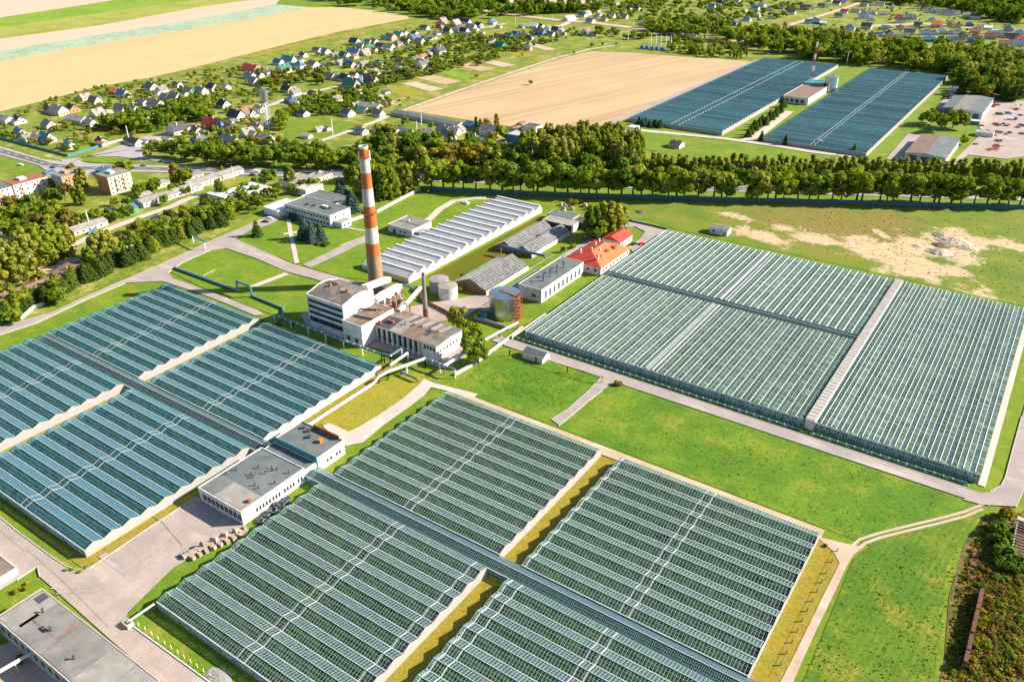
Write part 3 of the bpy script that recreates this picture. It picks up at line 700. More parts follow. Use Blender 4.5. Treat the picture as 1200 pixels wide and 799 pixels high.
# ---- white opaque greenhouse behind the chimney
t = thing('greenhouse', 'long white-roofed greenhouse with saw-tooth ridges behind the chimney', 'greenhouse', (-298, 288.5, 0))
n = 17; wd = 130 / n; L = 33.5
b = MB(); r = MB()
for k in range(n):
    y = k * wd
    b.poly([(0, y, 3), (L, y, 3), (L, y + wd * .66, 5.2), (0, y + wd * .66, 5.2)], 0).poly([(0, y + wd * .66, 5.2), (L, y + wd * .66, 5.2), (L, y + wd, 3), (0, y + wd, 3)], 1)
    r.box(.02, L - .02, y + wd * .66 - .45, y + wd * .66 + .45, 5.1, 5.42)
b.build('roof', ['film_grey', 'roof_white'], t); r.build('ridge_cap', 'roof_white', t)
b = MB(); b.poly([(L - .1, 0, 0), (L - .1, 130, 0), (L - .1, 130, 3.1), (L - .1, 0, 3.1)])
for k in range(n): b.poly([(L - .1, k * wd, 3.05), (L - .1, (k + 1) * wd, 3.05), (L - .1, k * wd + wd * .66, 5.2)])
b.build('end_wall', 'white_wall', t)
b = MB(); b.poly([(.1, 0, 0), (.1, 130, 0), (.1, 130, 3.1), (.1, 0, 3.1)])
for k in range(n): b.poly([(.1, k * wd, 3.05), (.1, (k + 1) * wd, 3.05), (.1, k * wd + wd * .66, 5.2)])
b.build('end_wall', 'cream_wall', t)
MB().box(0, L, -.1, .05, 0, 3).build('side_wall', 'cream_wall', t)

# ---- old weathered glasshouses
def old_house(label, x0, x1, y0, y1, n, eave, rise):
    t = thing('old_glasshouse', label, 'greenhouse', (x0, y0, 0), 0, 'weathered grey glasshouses'); wd = (x1 - x0) / n; L = y1 - y0
    for k in range(n):
        glass_span('y', L, wd, eave, rise, 'glass_old', ridge='roof_grey', gw=.35, rw=.4, parent=t, loc=(k * wd, 0, 0))
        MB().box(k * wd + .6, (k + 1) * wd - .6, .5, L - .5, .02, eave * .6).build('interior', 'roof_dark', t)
    for yy in (-.03, L + .03):
        b = MB(); gable_wall(b, 'y', yy, 0, n, wd, eave, rise); b.build('end_wall', 'timber', t)
    for xx in (-.04, n * wd + .04):
        MB().box(xx - .05, xx + .05, 0, L, 0, eave).build('side_wall', 'cream_wall', t)
old_house('single-span grey glasshouse beside the works road', -243, -222, 299, 338, 1, 2.4, 4.6)
old_house('twin-span grey glasshouse in front of the open sheds', -254, -229, 352, 394, 2, 2.4, 3.6)

# ---- the two distant dark greenhouses
def far_gh(label, x0, x1, y0, y1, mids):
    t = thing('greenhouse', label, 'greenhouse', (x0, y0, 0), 0, 'distant dark blue greenhouses'); wd = 6.4; n = int((y1 - y0) / wd); L = x1 - x0
    s = glass_span('x', L, wd, 3.2, .9, 'glass_far', ridge='gutter_far', gw=.35, rw=.2, parent=t); kids = list(s.children)
    for k in range(1, n):
        c = s.copy(); COL.objects.link(c); c.parent = t; c.location = (0, k * wd, 0)
        for g in kids:
            d = g.copy(); COL.objects.link(d); d.parent = c
    b = MB(); gable_wall(b, 'x', L + .05, 0, n, wd, 3.3, 1.3); b.build('end_wall', 'film', t)
    b = MB(); gable_wall(b, 'x', -.05, 0, n, wd, 3.2, .9); b.build('end_wall', 'glass_wall', t)
    for yy in (-.05, n * wd + .05): MB().box(0, L, yy - .04, yy + .04, 0, 3.2).build('side_wall', 'grey_wall', t)
    for a, ww in mids:
        b = MB(); profile(b, 'x', a, a + ww, 0, n, wd, 3.2, .9, .2); b.build('walkway_cover', 'gutter_green', t)
    crop('crop_rows', x0, x1, y0, y1 - 3, 'x', 6.4, 1.6, 'crop_dark', 'dark plants under the ' + label, seg=9, fl=.98)
    return t
far_gh('left one of two distant blue greenhouses, beside the straw field', -325, -238.5, 657, 1009, [(40, 1.0), (47, 1.0)])
far_gh('right one of two distant blue greenhouses, beside the machinery depot', -203.5, -123, 657, 1012, [(38, .8), (41, .6)])
# ------------------------------------------------------------------ buildings of the works
def windows(t, side, W, D, z0, z1, xs, ww, name='window', m=('window_glass', 'white_paint'), off=0.0):
    """panes with a frame, on one side of a body W x D standing at the thing's origin"""
    for a in xs:
        b = MB()
        def bx(p, q, r, s, o, mi):
            if side == 'S': b.box(p, q, -o - off, -off + .0, r, s, mi)
            elif side == 'N': b.box(p, q, D + off, D + off + o, r, s, mi)
            elif side == 'E': b.box(W + off, W + off + o, p, q, r, s, mi)
            else: b.box(-o - off, -off, p, q, r, s, mi)
        bx(a, a + ww, z0, z1, .05, 1); f = min(.12, ww * .1)
        if ww > 1.6:
            mid = a + ww / 2; bx(a + f, mid - f / 2, z0 + f, z1 - f, .075, 0); bx(mid + f / 2, a + ww - f, z0 + f, z1 - f, .075, 0)
        else: bx(a + f, a + ww - f, z0 + f, z1 - f, .075, 0)
        b.build(name, list(m), t)

def flat(name, label, cat, x0, x1, y0, y1, h, wall='white_wall', roof='roof_grey', par=.35, group=None, pm=None, auto=False):
    t = thing(name, label, cat, (x0, y0, 0), 0, group, auto); W, D = x1 - x0, y1 - y0
    MB().box(0, W, 0, D, 0, h).build('wall', wall, t)
    r = MB().box(.3, W - .3, .3, D - .3, h + .004, h + .06).build('roof', roof, t)
    b = MB()
    b.box(-.08, W + .08, -.08, .22, h + .003, h + par).box(-.08, W + .08, D - .22, D + .08, h + .003, h + par)
    b.box(-.08, .22, .221, D - .221, h + .003, h + par).box(W - .22, W + .08, .221, D - .221, h + .003, h + par)
    b.build('parapet', pm or wall, t)
    return t, r
def vents(r, pts, h, rr=.25, hh=1.0, m='roof_dark', name='roof_vent'):
    for x, y in pts:
        b = MB().cyl((x, y), rr, h, h + hh, n=8).cyl((x, y), rr * 1.6, h + hh, h + hh + .2, n=8)
        b.build(name, m, r)
def patch(r, x0, x1, y0, y1, z, m, k=0):
    MB().box(x0, x1, y0, y1, z, z + .03 + k * .012).build('roof_patch', m, r)

# --- striped chimney
CX, CY = -278.0, 278.0
t = thing('striped_chimney', 'tall orange and white banded chimney', 'chimney', (CX, CY, 0))
R0, R1, HH = 4.1, 2.15, 73.0
def rad(z): return R0 + (R1 - R0) * z / HH
bands = [(0, 17, 'chim_brick'), (17, 24, 'chim_orange'), (24, 32.5, 'chim_white'), (32.5, 43.5, 'chim_orange'), (43.5, 52.5, 'chim_white'), (52.5, 60.5, 'chim_orange'), (60.5, 67.5, 'chim_white'), (67.5, 73, 'chim_orange')]
def ring_mat(name, col, var, sc):
    q = NT(name); p = q.pos()
    c = q.mix(q.step(q.noise(q.scale(p, (1, 1, .15)), sc, 5, .65), .38, .7), col, tuple(x * (1 - var) for x in col))
    sep = q.new("ShaderNodeSeparateXYZ"); q.ln(p, sep.inputs[0])
    z = q.math('LESS_THAN', q.math('FRACT', q.math('DIVIDE', sep.outputs[2], 1.25)), .1)
    c = q.mix(q.math('MULTIPLY', z, .35), c, tuple(x * .55 for x in col)); MAT[name] = q.fin(c, .9)
ring_mat('chim_brick', (.34, .22, .15), .4, .5); ring_mat('chim_orange', (.52, .15, .045), .3, .5); ring_mat('chim_white', (.64, .58, .53), .25, .5)
for z0, z1, m in bands:
    MB().cyl((0, 0), rad(z0), z0, z1, rad(z1), n=32, m=0, cap=False).build('painted_band' if m != 'chim_brick' else 'brick_shaft', m, t, smooth=True)
b = MB().cyl((0, 0), R1 + .15, 72.2, 73.4, R1 + .2, n=32, cap=False); b.cyl((0, 0), R1 - .35, 66, 73.4, n=24, cap=False)
for i in range(32):
    a, c = 2 * PI * i / 32, 2 * PI * (i + 1) / 32
    b.poly([(math.cos(q) * rr, math.sin(q) * rr, 73.4) for q, rr in ((a, R1 - .35), (c, R1 - .35), (c, R1 + .2), (a, R1 + .2))])
b.build('rim', 'chim_white', t); MB().cyl((0, 0), R1 - .36, 71.9, 72, n=24).build('flue_opening', 'pipe_black', t)
for z in (68.2, 39.8):
    g = MB(); rr = rad(z) + .95
    for i in range(24):
        a, c = 2 * PI * i / 24, 2 * PI * (i + 1) / 24
        g.poly([(math.cos(q) * r_, math.sin(q) * r_, z) for q, r_ in ((a, rad(z) + .02), (a, rr), (c, rr), (c, rad(z) + .02))])
        for hz in (.55, 1.1): g.bar((math.cos(a) * rr, math.sin(a) * rr, z + hz), (math.cos(c) * rr, math.sin(c) * rr, z + hz), .07, .07)
        if i % 2 == 0: g.bar((math.cos(a) * rr, math.sin(a) * rr, z - .3), (math.cos(a) * rr, math.sin(a) * rr, z + 1.15), .09, .09)
    g.build('gallery', 'rust' if z < 60 else 'post_orange', t)
g = MB()
for i in range(60):
    z = 2 + i * 1.18; r_ = rad(z) + .3; x, y = r_ * .35, -r_ * .94
    g.bar((x - .3, y, z), (x + .3, y, z), .06, .06)
for s in (-.3, .3): g.bar((rad(0) * .35 + s + .1, -rad(0) * .94 - .28, 1), (rad(73) * .35 + s + .1, -rad(73) * .94 - .28, 72), .07, .07)
g.build('ladder', 'steel_dark', t)
for i in range(3):
    a = .3 + i * 2.1; x, y = (R1 + .9) * math.cos(a), (R1 + .9) * math.sin(a)
    MB().bar((x, y, 66.5), (x, y, 71.5), .35, .35).build('antenna', 'white_paint', t)
# --- small chimney
t = thing('small_chimney', 'thin dark steel chimney behind the turbine hall', 'chimney', (-231, 262, 0))
MB().cyl((0, 0), 1.35, 0, 6, 1.2, n=16, cap=False).build('base', 'brick', t, smooth=True)
MB().cyl((0, 0), 1.2, 6, 23.4, .75, n=16, cap=False).build('shaft', 'steel_stack', t, smooth=True) if 'steel_stack' in MAT else MB().cyl((0, 0), 1.2, 6, 23.4, .75, n=16, cap=False).build('shaft', 'roof_grey', t, smooth=True)
MB().cyl((0, 0), .82, 23.4, 24.3, .85, n=16).build('cap', 'brick', t)

# --- boiler house
t = thing('boiler_house', 'tall white boiler house with dark ribbon windows and gravel roof', 'building', (-272, 226, 0)); W, D, H = 23.5, 20, 16.5
b = MB(); b.box(0, W, 0, D, 0, H); b.build('wall', 'white_wall', t)
for xx in (0, W - .5):   # raised gable walls
    MB().prism([(0, 0)], 0, 0) if False else None
    g = MB(); pr = [(-.02, H), (D + .02, H), (D + .02, H + .9), (D * .62, H + 3.0), (D * .4, H + 2.8), (-.02, H + .9)]
    g.poly([(xx, y, z) for y, z in pr][::-1]).poly([(xx + .5, y, z) for y, z in pr])
    for i in range(len(pr)):
        p, q = pr[i], pr[(i + 1) % len(pr)]; g.poly([(xx, *p), (xx + .5, *p), (xx + .5, *q), (xx, *q)])
    g.build('gable_wall', 'white_wall', t)
r = MB(); pr = [(-.2, H + .55), (D * .4, H + 2.4), (D * .62, H + 2.55), (D + .2, H + .55)]
for p, q in zip(pr[:-1], pr[1:]): r.poly([(.5, p[0], p[1]), (W - .5, p[0], p[1]), (W - .5, q[0], q[1]), (.5, q[0], q[1])])
r = r.build('roof', 'roof_gravel', t)
MB().box(-.1, W + .1, -.3, .1, H - .05, H + .65).build('parapet', 'white_wall', t)
MB().box(12.5, 21, 8.5, 12.6, H + 2.5, H + 2.62).build('roof_patch', 'roof_grey', r)
for x, y in ((6, 9), (17, 9)): MB().box(x, x + 1, y, y + 1, H + 2, H + 4).build('roof_vent', 'roof_rust', r)
MB().tube([(3, 12, H + 3.2), (9, 12, H + 3.2)], .35).build('roof_pipe', 'steel_dark', r)
for z0, z1 in ((13.6, 15.2), (10.6, 12.2), (7.6, 9.2), (3.6, 6.2)):
    b = MB(); b.box(.8, W - .8, -.06, 0.02, z0, z1, 0)
    x = .8
    while x < W - .9: b.box(x, x + .12, -.12, -.06, z0, z1, 1); x += 1.5
    b.build('ribbon_window', ['window_glass', 'blue_wall'], t)
# --- middle block
t, r = flat('bunker_block', 'lower white block with brown flat roof beside the boiler house', 'building', -248.3, -236.5, 224.5, 246, 10.5, 'white_wall', 'roof_ash', .5)
patch(r, 1, 7, 10, 20, 10.57, 'roof_brown'); MB().tube([(1, 6, 11.2), (11.5, 8, 11.2)], .4).build('roof_pipe', 'pipe_black', r)
windows(t, 'S', 11.8, 21.5, 1.5, 4, (2, 7), 2.2)
# --- turbine hall
t = thing('turbine_hall', 'long low hall with patched brown roof and a row of dark bays', 'building', (-236.3, 233, 0)); W, D, H = 35.5, 18.5, 7.6
MB().box(0, W, .9, D, 0, H).build('wall', 'white_wall', t)
b = MB()
for i in range(9): b.box(i * 3.1, i * 3.1 + 1.0, 0, .89, 0, H - .3)
b.box(27.9, W, .0, .89, 0, H)
b.build('pilaster', 'white_wall', t)
for i in range(8): MB().box(i * 3.1 + 1.15, i * 3.1 + 2.95, .80, .895, 1.2, H - .8).build('window', 'window_glass', t)
for i in range(4): MB().box(28.6 + i * 1.7, 29.7 + i * 1.7, -.05, 0, H - 2.4, H - .7).build('window', 'window_glass', t)
r = MB(); pr = [(-.5, H), (D * .52, H + 1.1), (D + .3, H + .2)]
for p, q in zip(pr[:-1], pr[1:]):
    r.poly([(-.2, p[0], p[1]), (W + .3, p[0], p[1]), (W + .3, q[0], q[1]), (-.2, q[0], q[1])])
    r.poly([(-.2, p[0], p[1] + .25), (W + .3, p[0], p[1] + .25), (W + .3, q[0], q[1] + .25), (-.2, q[0], q[1] + .25)])
    r.poly([(W + .3, p[0], p[1]), (W + .3, q[0], q[1]), (W + .3, q[0], q[1] + .25), (W + .3, p[0], p[1] + .25)])
r.poly([(-.2, -.5, H), (W + .3, -.5, H), (W + .3, -.5, H + .25), (-.2, -.5, H + .25)])
r = r.build('roof', 'roof_ash', t)
def hp(x0, x1, y0, y1, m):
    def z(y): return (H + 1.1 * (y + .5) / (D * .52 + .5) if y < D * .52 else H + 1.1 - .9 * (y - D * .52) / (D * .48)) + .29
    MB().poly([(x0, y0, z(y0)), (x1, y0, z(y0)), (x1, y1, z(y1)), (x0, y1, z(y1))]).build('roof_patch', m, r)
hp(0, 8, .3, 9.4, 'roof_dark'); hp(8.5, 15, .2, 9.4, 'roof_pale'); hp(27, W, .2, 4, 'roof_grey'); hp(16, 24, 1, 9, 'roof_brown')
for x in (9, 14, 19, 24, 29): hp(x, x + 2.4, 10, 18, 'roof_pale')
for x in (12, 22.5): hp(x, x + 1.4, 10, 18, 'roof_dark')
hp(31, W, 10, 18.3, 'roof_slate'); hp(24.5, 27, 4.5, 9.3, 'roof_dark')
vents(r, [(12, 7), (16, 8.5), (20, 9), (25, 8.8), (29, 9.2), (5, 6)], H + 1, .3, .9)
MB().box(3, 6.5, 5, 6, H + .9, H + 2.1).build('roof_vent', 'roof_rust', r); MB().box(.5, 1.7, 1.5, 2.5, H + .4, H + 2).build('roof_vent', 'machine_red', r)
windows(t, 'E', W, D, 3.6, 5.3, [2.6 + i * 2.3 for i in range(6)], 1.0)
# --- flue ducts and conveyor
DUCT = [(G(427, 337, 13), G(455, 327, 8), 3.4), (G(438, 352, 11), G(468, 335, 8), 3.2)]
for i, (p, q, wd) in enumerate(DUCT):
    t = thing('flue_duct', ('upper', 'lower')[i] + ' white sloping flue duct between the boiler house and chimney', 'duct', p, 0, 'sloping flue ducts')
    MB().bar((0, 0, 0), q - p, wd, 2.4).build('casing', 'white_wall', t)
    m_ = (q - p)
    for f in (.12, .9): MB().box(m_.x * f - .4, m_.x * f + .4, m_.y * f - .4, m_.y * f + .4, -p.z, m_.z * f - 1.25).build('support', 'concrete', t)
p, q = G(444, 364, 10.8), G(470, 345, 8.5)
t = thing('ash_conveyor', 'rusty open conveyor frame beside the lower flue duct', 'conveyor', p)
b = MB()
for s in (-.9, .9): b.bar((s, s, 0), (q.x - p.x + s, q.y - p.y + s, q.z - p.z), .35, .5)
b.build('rail', 'rust', t); b = MB()
for i in range(9):
    c = (q - p) * (i / 8); b.bar((c.x - .9, c.y - .9, c.z), (c.x + .9, c.y + .9, c.z), .2, .2)
    if i % 3 == 0 and i: b.bar((c.x, c.y, c.z), (c.x, c.y, -p.z), .3, .3)
b.build('frame', 'concrete_pale', t)
t = thing('smoke_extractor', 'dark concrete bunker at the foot of the striped chimney', 'structure', (-271.5, 268, 0))
MB().box(0, 14, 0, 4, 0, 6.2).build('wall', 'roof_gravel', t); b = MB()
b.box(14.1, 16.2, -6, 4, 0, 7.5).box(14.1, 16.2, -8.6, -7.4, 0, 6.5); b.build('frame', 'concrete_pale', t)
MB().box(13, 17, -8.6, 4, 7.55, 8.0).build('roof', 'concrete_pale', t)
for i in range(3): MB().cyl((16.8 + i * .3, -5 + i * 3.2), .7, 0, 4.5, n=10).build('fan_housing', 'grey_wall', t)
p, q = G(468, 365, 8.6), G(493, 337, 6.5)
t = thing('conveyor_gallery', 'thin white sloping conveyor gallery rising from the hall roof', 'conveyor', p)
MB().bar((0, 0, 0), q - p, 1.3, 1.5).build('casing', 'pipe_white', t)
d = q - p
for f in (.45, .97): MB().box(d.x * f - .25, d.x * f + .25, d.y * f - .25, d.y * f + .25, -p.z, d.z * f - .8).build('leg', 'rust', t)
p, q = G(471, 333, 7), G(490, 340, 6.2)
t = thing('overhead_pipe', 'short grey overhead pipe between chimney base and conveyor gallery', 'pipe', p); MB().tube([(0, 0, 0), q - p], .55).build('pipe', 'pipe_blue', t)
b = MB(); b.box(-.15, .15, -.15, .15, -p.z, -.5); b.build('leg', 'rust', t)
p, q = G(421, 362, 11.9), G(468, 364, 9.4)
t = thing('overhead_pipe', 'dark pipe lying across the brown roofs of the boiler works', 'pipe', p); MB().tube([(0, 0, 0), q - p], .42).build('pipe', 'pipe_black', t)
for i in range(22):   # scrap
    a = G(random.uniform(446, 470), random.uniform(351, 363)); o = MB()
    o.box(-1.2, 1.2, -.25, .25, 0, random.uniform(.15, .5)).bar((-1, -.2, .1), (.9, .3, .9), .2, .2)
    o = o.build('scrap_metal', random.choice(['rust', 'roof_rust', 'machine_orange', 'timber']), None, a); o.rotation_euler = (0, 0, random.uniform(0, 3))
    tag(o, 'rusty scrap metal lying in the yard beside the conveyor', 'scrap', 'scrap in the boiler yard')

# --- tanks
def tank(label, c, r, h, wall, roof, domed=.6):
    t = thing('storage_tank', label, 'tank', (*c, 0)); 
    MB().cyl((0, 0), r, 0, h, n=40, cap=False).build('shell', wall, t, smooth=True)
    b = MB(); n = 40
    for i in range(n):
        a, d = 2 * PI * i / n, 2 * PI * (i + 1) / n
        b.poly([(r * math.cos(a) * 1.01, r * math.sin(a) * 1.01, h), (r * math.cos(d) * 1.01, r * math.sin(d) * 1.01, h), (0, 0, h + domed)])
    b.build('roof', roof, t)
    b = MB()
    for k in range(1, int(h / 1.8)):
        z = k * 1.8; b.cyl((0, 0), r + .03, z, z + .08, n=40, cap=False)
    b.build('seam_band', roof, t)
    return t
t = tank('large shiny steel storage tank with a rust-red stair', (-202.5, 287.5), 7.6, 11.6, 'steel', 'steel')
b = MB()
for i in range(7):
    z = i * 1.9; b.bar((8.4, -2.2 + (i % 2) * 3, z), (8.4, -2.2 + ((i + 1) % 2) * 3, z + 1.9), .9, .15)
    b.box(7.7, 9.1, -3, 1.8, z, z + .06)
for x in (7.75, 9.1):
    for y in (-3, 1.8): b.box(x - .09, x + .09, y - .09, y + .09, 0, 13.6)
b.build('stair_tower', 'rust', t)
b = MB(); b.bar((-3, .5, 12.3), (8, -.6, 12.1), 1.0, .12)
for s in (-.5, .5): b.bar((-3, .5 + s, 13.2), (8, -.6 + s, 13.1), .1, .1)
b.build('roof_walkway', 'roof_rust', t)
tank('white and rust-topped tank beside the thin dark chimney', (-237.5, 287.5), 4.9, 6.6, 'white_wall', 'roof_pale', .5)
tank('grey tank half hidden behind the white tank', (-246.5, 291.5), 5.0, 6.4, 'grey_wall', 'roof_pale', .5)
t = thing('small_tank', 'small blue-grey upright tank in front of the shiny steel tank', 'tank', (*G(567, 375).xy, 0)); MB().cyl((0, 0), 1.7, 0, 4.6, n=18, cap=False).build('shell', 'machine_blue', t, smooth=True); MB().cyl((0, 0), 1.75, 4.6, 5, .4, n=18).build('lid', 'steel_dark', t)
t = thing('retaining_wall', 'low concrete retaining wall around the shiny steel tank', 'wall', (-212, 275, 0))
MB().box(0, .4, 0, 8, 0, 1.7).box(.41, 21, 0, .4, 0, 1.7).build('wall', 'concrete', t)
t = thing('pipe_rack', 'small rusty pipe rack between the tank and the pump house', 'rack', (-212.5, 293, 0)); b = MB()
for y in (0, 3, 6): b.box(0, .25, y, y + .25, 0, 4).box(3, 3.25, y, y + .25, 0, 4).box(0, 3.25, y, y + .25, 3.7, 4.0)
b.build('frame', 'timber', t)

# --- pump house
t, r = flat('pump_house', 'white pump house with grey flat roof and four tall vent pipes', 'building', -208, -194.2, 307.5, 349, 7, 'white_wall', 'roof_slate', .3)
for y in (10, 16.5, 23, 29.5): 
    v = MB().tube([(8.7, y, 7), (8.7, y, 10.5)], .42).build('vent_pipe', 'pipe_blue', r); MB().cyl((8.7, y), .75, 10.5, 10.9, n=10).build('cowl', 'steel_dark', v)
for k, y in enumerate([3.2 + i * 4.15 for i in range(9)]): windows(t, 'E', 13.8, 41.5, 1.2, 5.2, (y,), 1.9)
MB().box(8, 10.5, -.06, 0, 2.2, 4.0).build('door', 'timber', t)
MB().box(14.05, 14.3, 4, 39, 6.2, 6.45).build('gutter', 'concrete_pale', t)
# --- red roofed house
t = thing('red_roofed_house', 'white house with big red hipped roof', 'house', (-207, 352.5, 0)); W, D, H = 21.5, 33, 4.8
MB().box(0, W, 0, D, 0, H).build('wall', 'white_wall', t)
b = MB(); e = .8; rz = H + 4.2; a0, a1 = (W / 2, 9, rz), (W / 2, D - 9, rz)
c = [(-e, -e, H), (W + e, -e, H), (W + e, D + e, H), (-e, D + e, H)]
b.poly([c[1], c[2], a1, a0], 1).poly([c[3], c[0], a0, a1]).poly([c[0], c[1], a0]).poly([c[2], c[3], a1]); b.poly(c[::-1])
r = b.build('roof', ['roof_red', 'roof_orange'], t)  # sunward slope takes the orange: its sunlit tone is put into the colour
for x, y in ((15.5, 8), (15, 17), (16, 24)):
    MB().prism([(x - 1.2, y - 1.3), (x + 1.6, y - 1.3), (x + 1.6, y + 1.3), (x - 1.2, y + 1.3)], rz - 3.2, rz - 1.2).build('dormer', 'roof_red', r)
for x, y in ((5, 7), (7, 20), (6, 26), (13, 14), (17, 5), (9, 12)): MB().box(x - .35, x + .35, y - .35, y + .35, rz - 2.6, rz + .5).build('chimney', 'white_wall', r)
windows(t, 'E', W, D, 1.5, 3.4, [2 + i * 4 for i in range(8)], 1.5); windows(t, 'S', W, D, 1.5, 3.4, (3, 8, 13, 17.5), 1.5)
t = thing('red_roofed_annexe', 'small white annexe with pinkish red roof behind the red-roofed house', 'house', (-206, 391, 0)); W, D, H = 12, 15, 4.2
MB().box(0, W, 0, D, 0, H).build('wall', 'white_wall', t)
b = MB().poly([(-.5, -.5, H), (-.5, D + .5, H), (W / 2, D + .5, H + 2.6), (W / 2, -.5, H + 2.6)]).poly([(W + .5, -.5, H), (W + .5, D + .5, H), (W / 2, D + .5, H + 2.6), (W / 2, -.5, H + 2.6)])
b.poly([(0, 0, H), (W, 0, H), (W / 2, 0, H + 2.6)]).poly([(0, D, H), (W, D, H), (W / 2, D, H + 2.6)])
b.build('roof', 'roof_red', t); windows(t, 'E', W, D, 1.2, 2.8, (2, 6, 10), 1.5)
# --- open sheds
t, r = flat('storage_shed', 'dark-fronted flat shed with pinkish roof under the tall poplars', 'shed', -250, -230, 396, 405.5, 5, 'roof_dark', 'roof_pale', .2, None, 'concrete_pale')
MB().box(20.01, 20.12, 3, 9, 0, 4.6).build('wall', 'white_wall', t)
t, r = flat('storage_shed', 'grey flat shed behind the pinkish-roofed shed', 'shed', -254, -236, 408, 417, 4.5, 'grey_wall', 'roof_slate', .2)
t, r = flat('storage_shed', 'low black-roofed lean-to beside the poplars', 'shed', -235.5, -224, 407, 416, 3.6, 'roof_dark', 'roof_dark', .15)
for i in range(14):
    a = G(random.uniform(655, 690), random.uniform(239, 247)); o = MB().box(-1.3, 1.3, -.8, .8, 0, random.uniform(.5, 1.8)).box(-.8, .3, -.6, .2, 1, 2.2).build('rubble', random.choice(['concrete_pale', 'timber', 'white_wall', 'rust']), None, a)
    o.rotation_euler = (random.uniform(-.2, .2), random.uniform(-.2, .2), random.uniform(0, 3)); tag(o, 'piece of pale rubble dumped behind the open sheds', 'rubble', 'rubble behind the sheds')
# --- office
t, r = flat('office_building', 'two-storey white office with grey roof near the conifers', 'building', -398, -357.5, 323.5, 341, 7.6, 'white_wall', 'roof_slate', .4)
for z in (1.4, 4.7): windows(t, 'S', 40.5, 17.5, z, z + 1.7, [1.2 + i * 2.75 for i in range(14)], 1.9)
for z in (1.4, 4.7): windows(t, 'E', 40.5, 17.5, z, z + 1.6, (4, 11), 1.5)
vents(r, [(14, 7), (19, 8), (26, 9), (29, 8), (31, 10)], 7.65, .8, .8); MB().box(24, 28, 9, 11, 7.66, 8.7).build('roof_hatch', 'white_wall', r)
t, r = flat('office_annexe', 'small white flat annexe at the end of the office', 'building', -357.2, -350.5, 326, 334, 3.6, 'white_wall', 'roof_pale', .3); windows(t, 'E', 6.7, 8, 1, 2.5, (1.5, 5), 1.5)
t, r = flat('office_wing', 'rear white wing of the office', 'building', -402, -372, 341.4, 357, 6.6, 'white_wall', 'roof_slate', .5); windows(t, 'E', 30, 15.6, 3.6, 5.4, (2, 6, 10), 2)
t, r = flat('office_porch', 'bright white low porch block left of the office', 'building', -412, -398.4, 318, 338, 4.2, 'white_paint', 'roof_white', .4)
# --- small flat building
t, r = flat('substation_building', 'small square white building with pale flat roof on the lawn behind the chimney', 'building', -324, -305, 338.5, 356.5, 4.6, 'white_wall', 'roof_grey', .35)
MB().box(1, 18, 8.6, 8.9, 4.67, 5.0).build('roof_ridge', 'roof_pale', r); MB().box(7, 8, 10, 11, 4.67, 6.2).build('roof_vent', 'concrete', r)
for x in (4, 9, 12.5): MB().box(x, x + 1.7, -.06, 0, .1 if x == 4 else 1.5, 2.6).build('door' if x == 4 else 'window', 'window_glass', t)
t = thing('glazed_link', 'rough grey lean-to between the small flat building and the white greenhouse', 'shed', (-304.8, 340, 0)); MB().box(0, 6, 1, 8, 0, 3).build('wall', 'grey_wall', t); MB().box(-.05, 6.2, .8, 8.2, 3.02, 3.2).build('roof', 'roof_pale', t)
t = thing('well_cover', 'small white concrete well cover on the rear lawn', 'well', G(546, 239)); MB().box(-2.2, 2.2, -1.4, 1.4, 0, 1.3).box(-.8, .8, -.6, .6, 1.31, 1.9).build('cover', 'white_wall', t)

# --- service building between the blocks
t, r = flat('service_building', 'flat-roofed white service building with grey roof and one pale roof panel', 'building', -208.8, -187, 116.5, 143.6, 5.6, 'white_wall', 'roof_slate', .35)
patch(r, 7.5, 21, .8, 9, 5.662, 'roof_pale'); patch(r, 11, 21.2, 9.4, 22, 5.662, 'roof_felt', 1); patch(r, .6, 7, 1, 9, 5.662, 'roof_felt', 1)
vents(r, [(2, 10), (3, 13.5), (8.5, 18.5), (9.5, 14.5), (11, 14), (12.8, 17.8), (12.5, 21), (14.5, 21.5), (13.8, 20.2), (19.8, 16), (19.4, 22.5), (15, 11.5), (17.2, 11.2)], 5.66, .22, .9)
MB().box(19.2, 20.6, 4.4, 5.4, 5.66, 6.6).build('roof_vent', 'rust', r)
windows(t, 'E', 21.8, 27.1, 1.5, 3.4, [5.5 + i * 1.35 for i in range(5)] + [12.4 + i * 1.3 for i in range(3)] + [17.4 + i * 1.3 for i in range(4)] + [23.6, 24.9], .95)
b = windows(t, 'S', 21.8, 27.1, 1.6, 4.3, [2 + i * 2.2 for i in range(9)], 1.9)
t, r = flat('service_link', 'sunken middle bay of the service building with a blue edge beam', 'building', -208.6, -187.2, 143.9, 149.3, 4.6, 'white_wall', 'roof_slate', .2)
MB().box(-.3, 21.8, 5.42, 5.75, 4.2, 7.2).build('edge_beam', 'roof_teal', t)
t, r = flat('service_annexe', 'rear flat-roofed part of the service building with a rust-coloured vent', 'building', -208.8, -187, 149.9, 163, 5.8, 'white_wall', 'roof_slate', .55)
vents(r, [(4, 10.5), (7, 10), (10, 7.5)], 5.9, .5, .8); MB().box(14.5, 16, 7, 8.5, 5.87, 7.2).build('roof_vent', 'machine_orange', r); MB().box(7, 20, 12.4, 12.75, 5.87, 7.6).build('screen_wall', 'rust', r)
windows(t, 'E', 21.8, 13.1, 1.8, 3.4, (4, 5.6, 8.5, 10), 1.1)
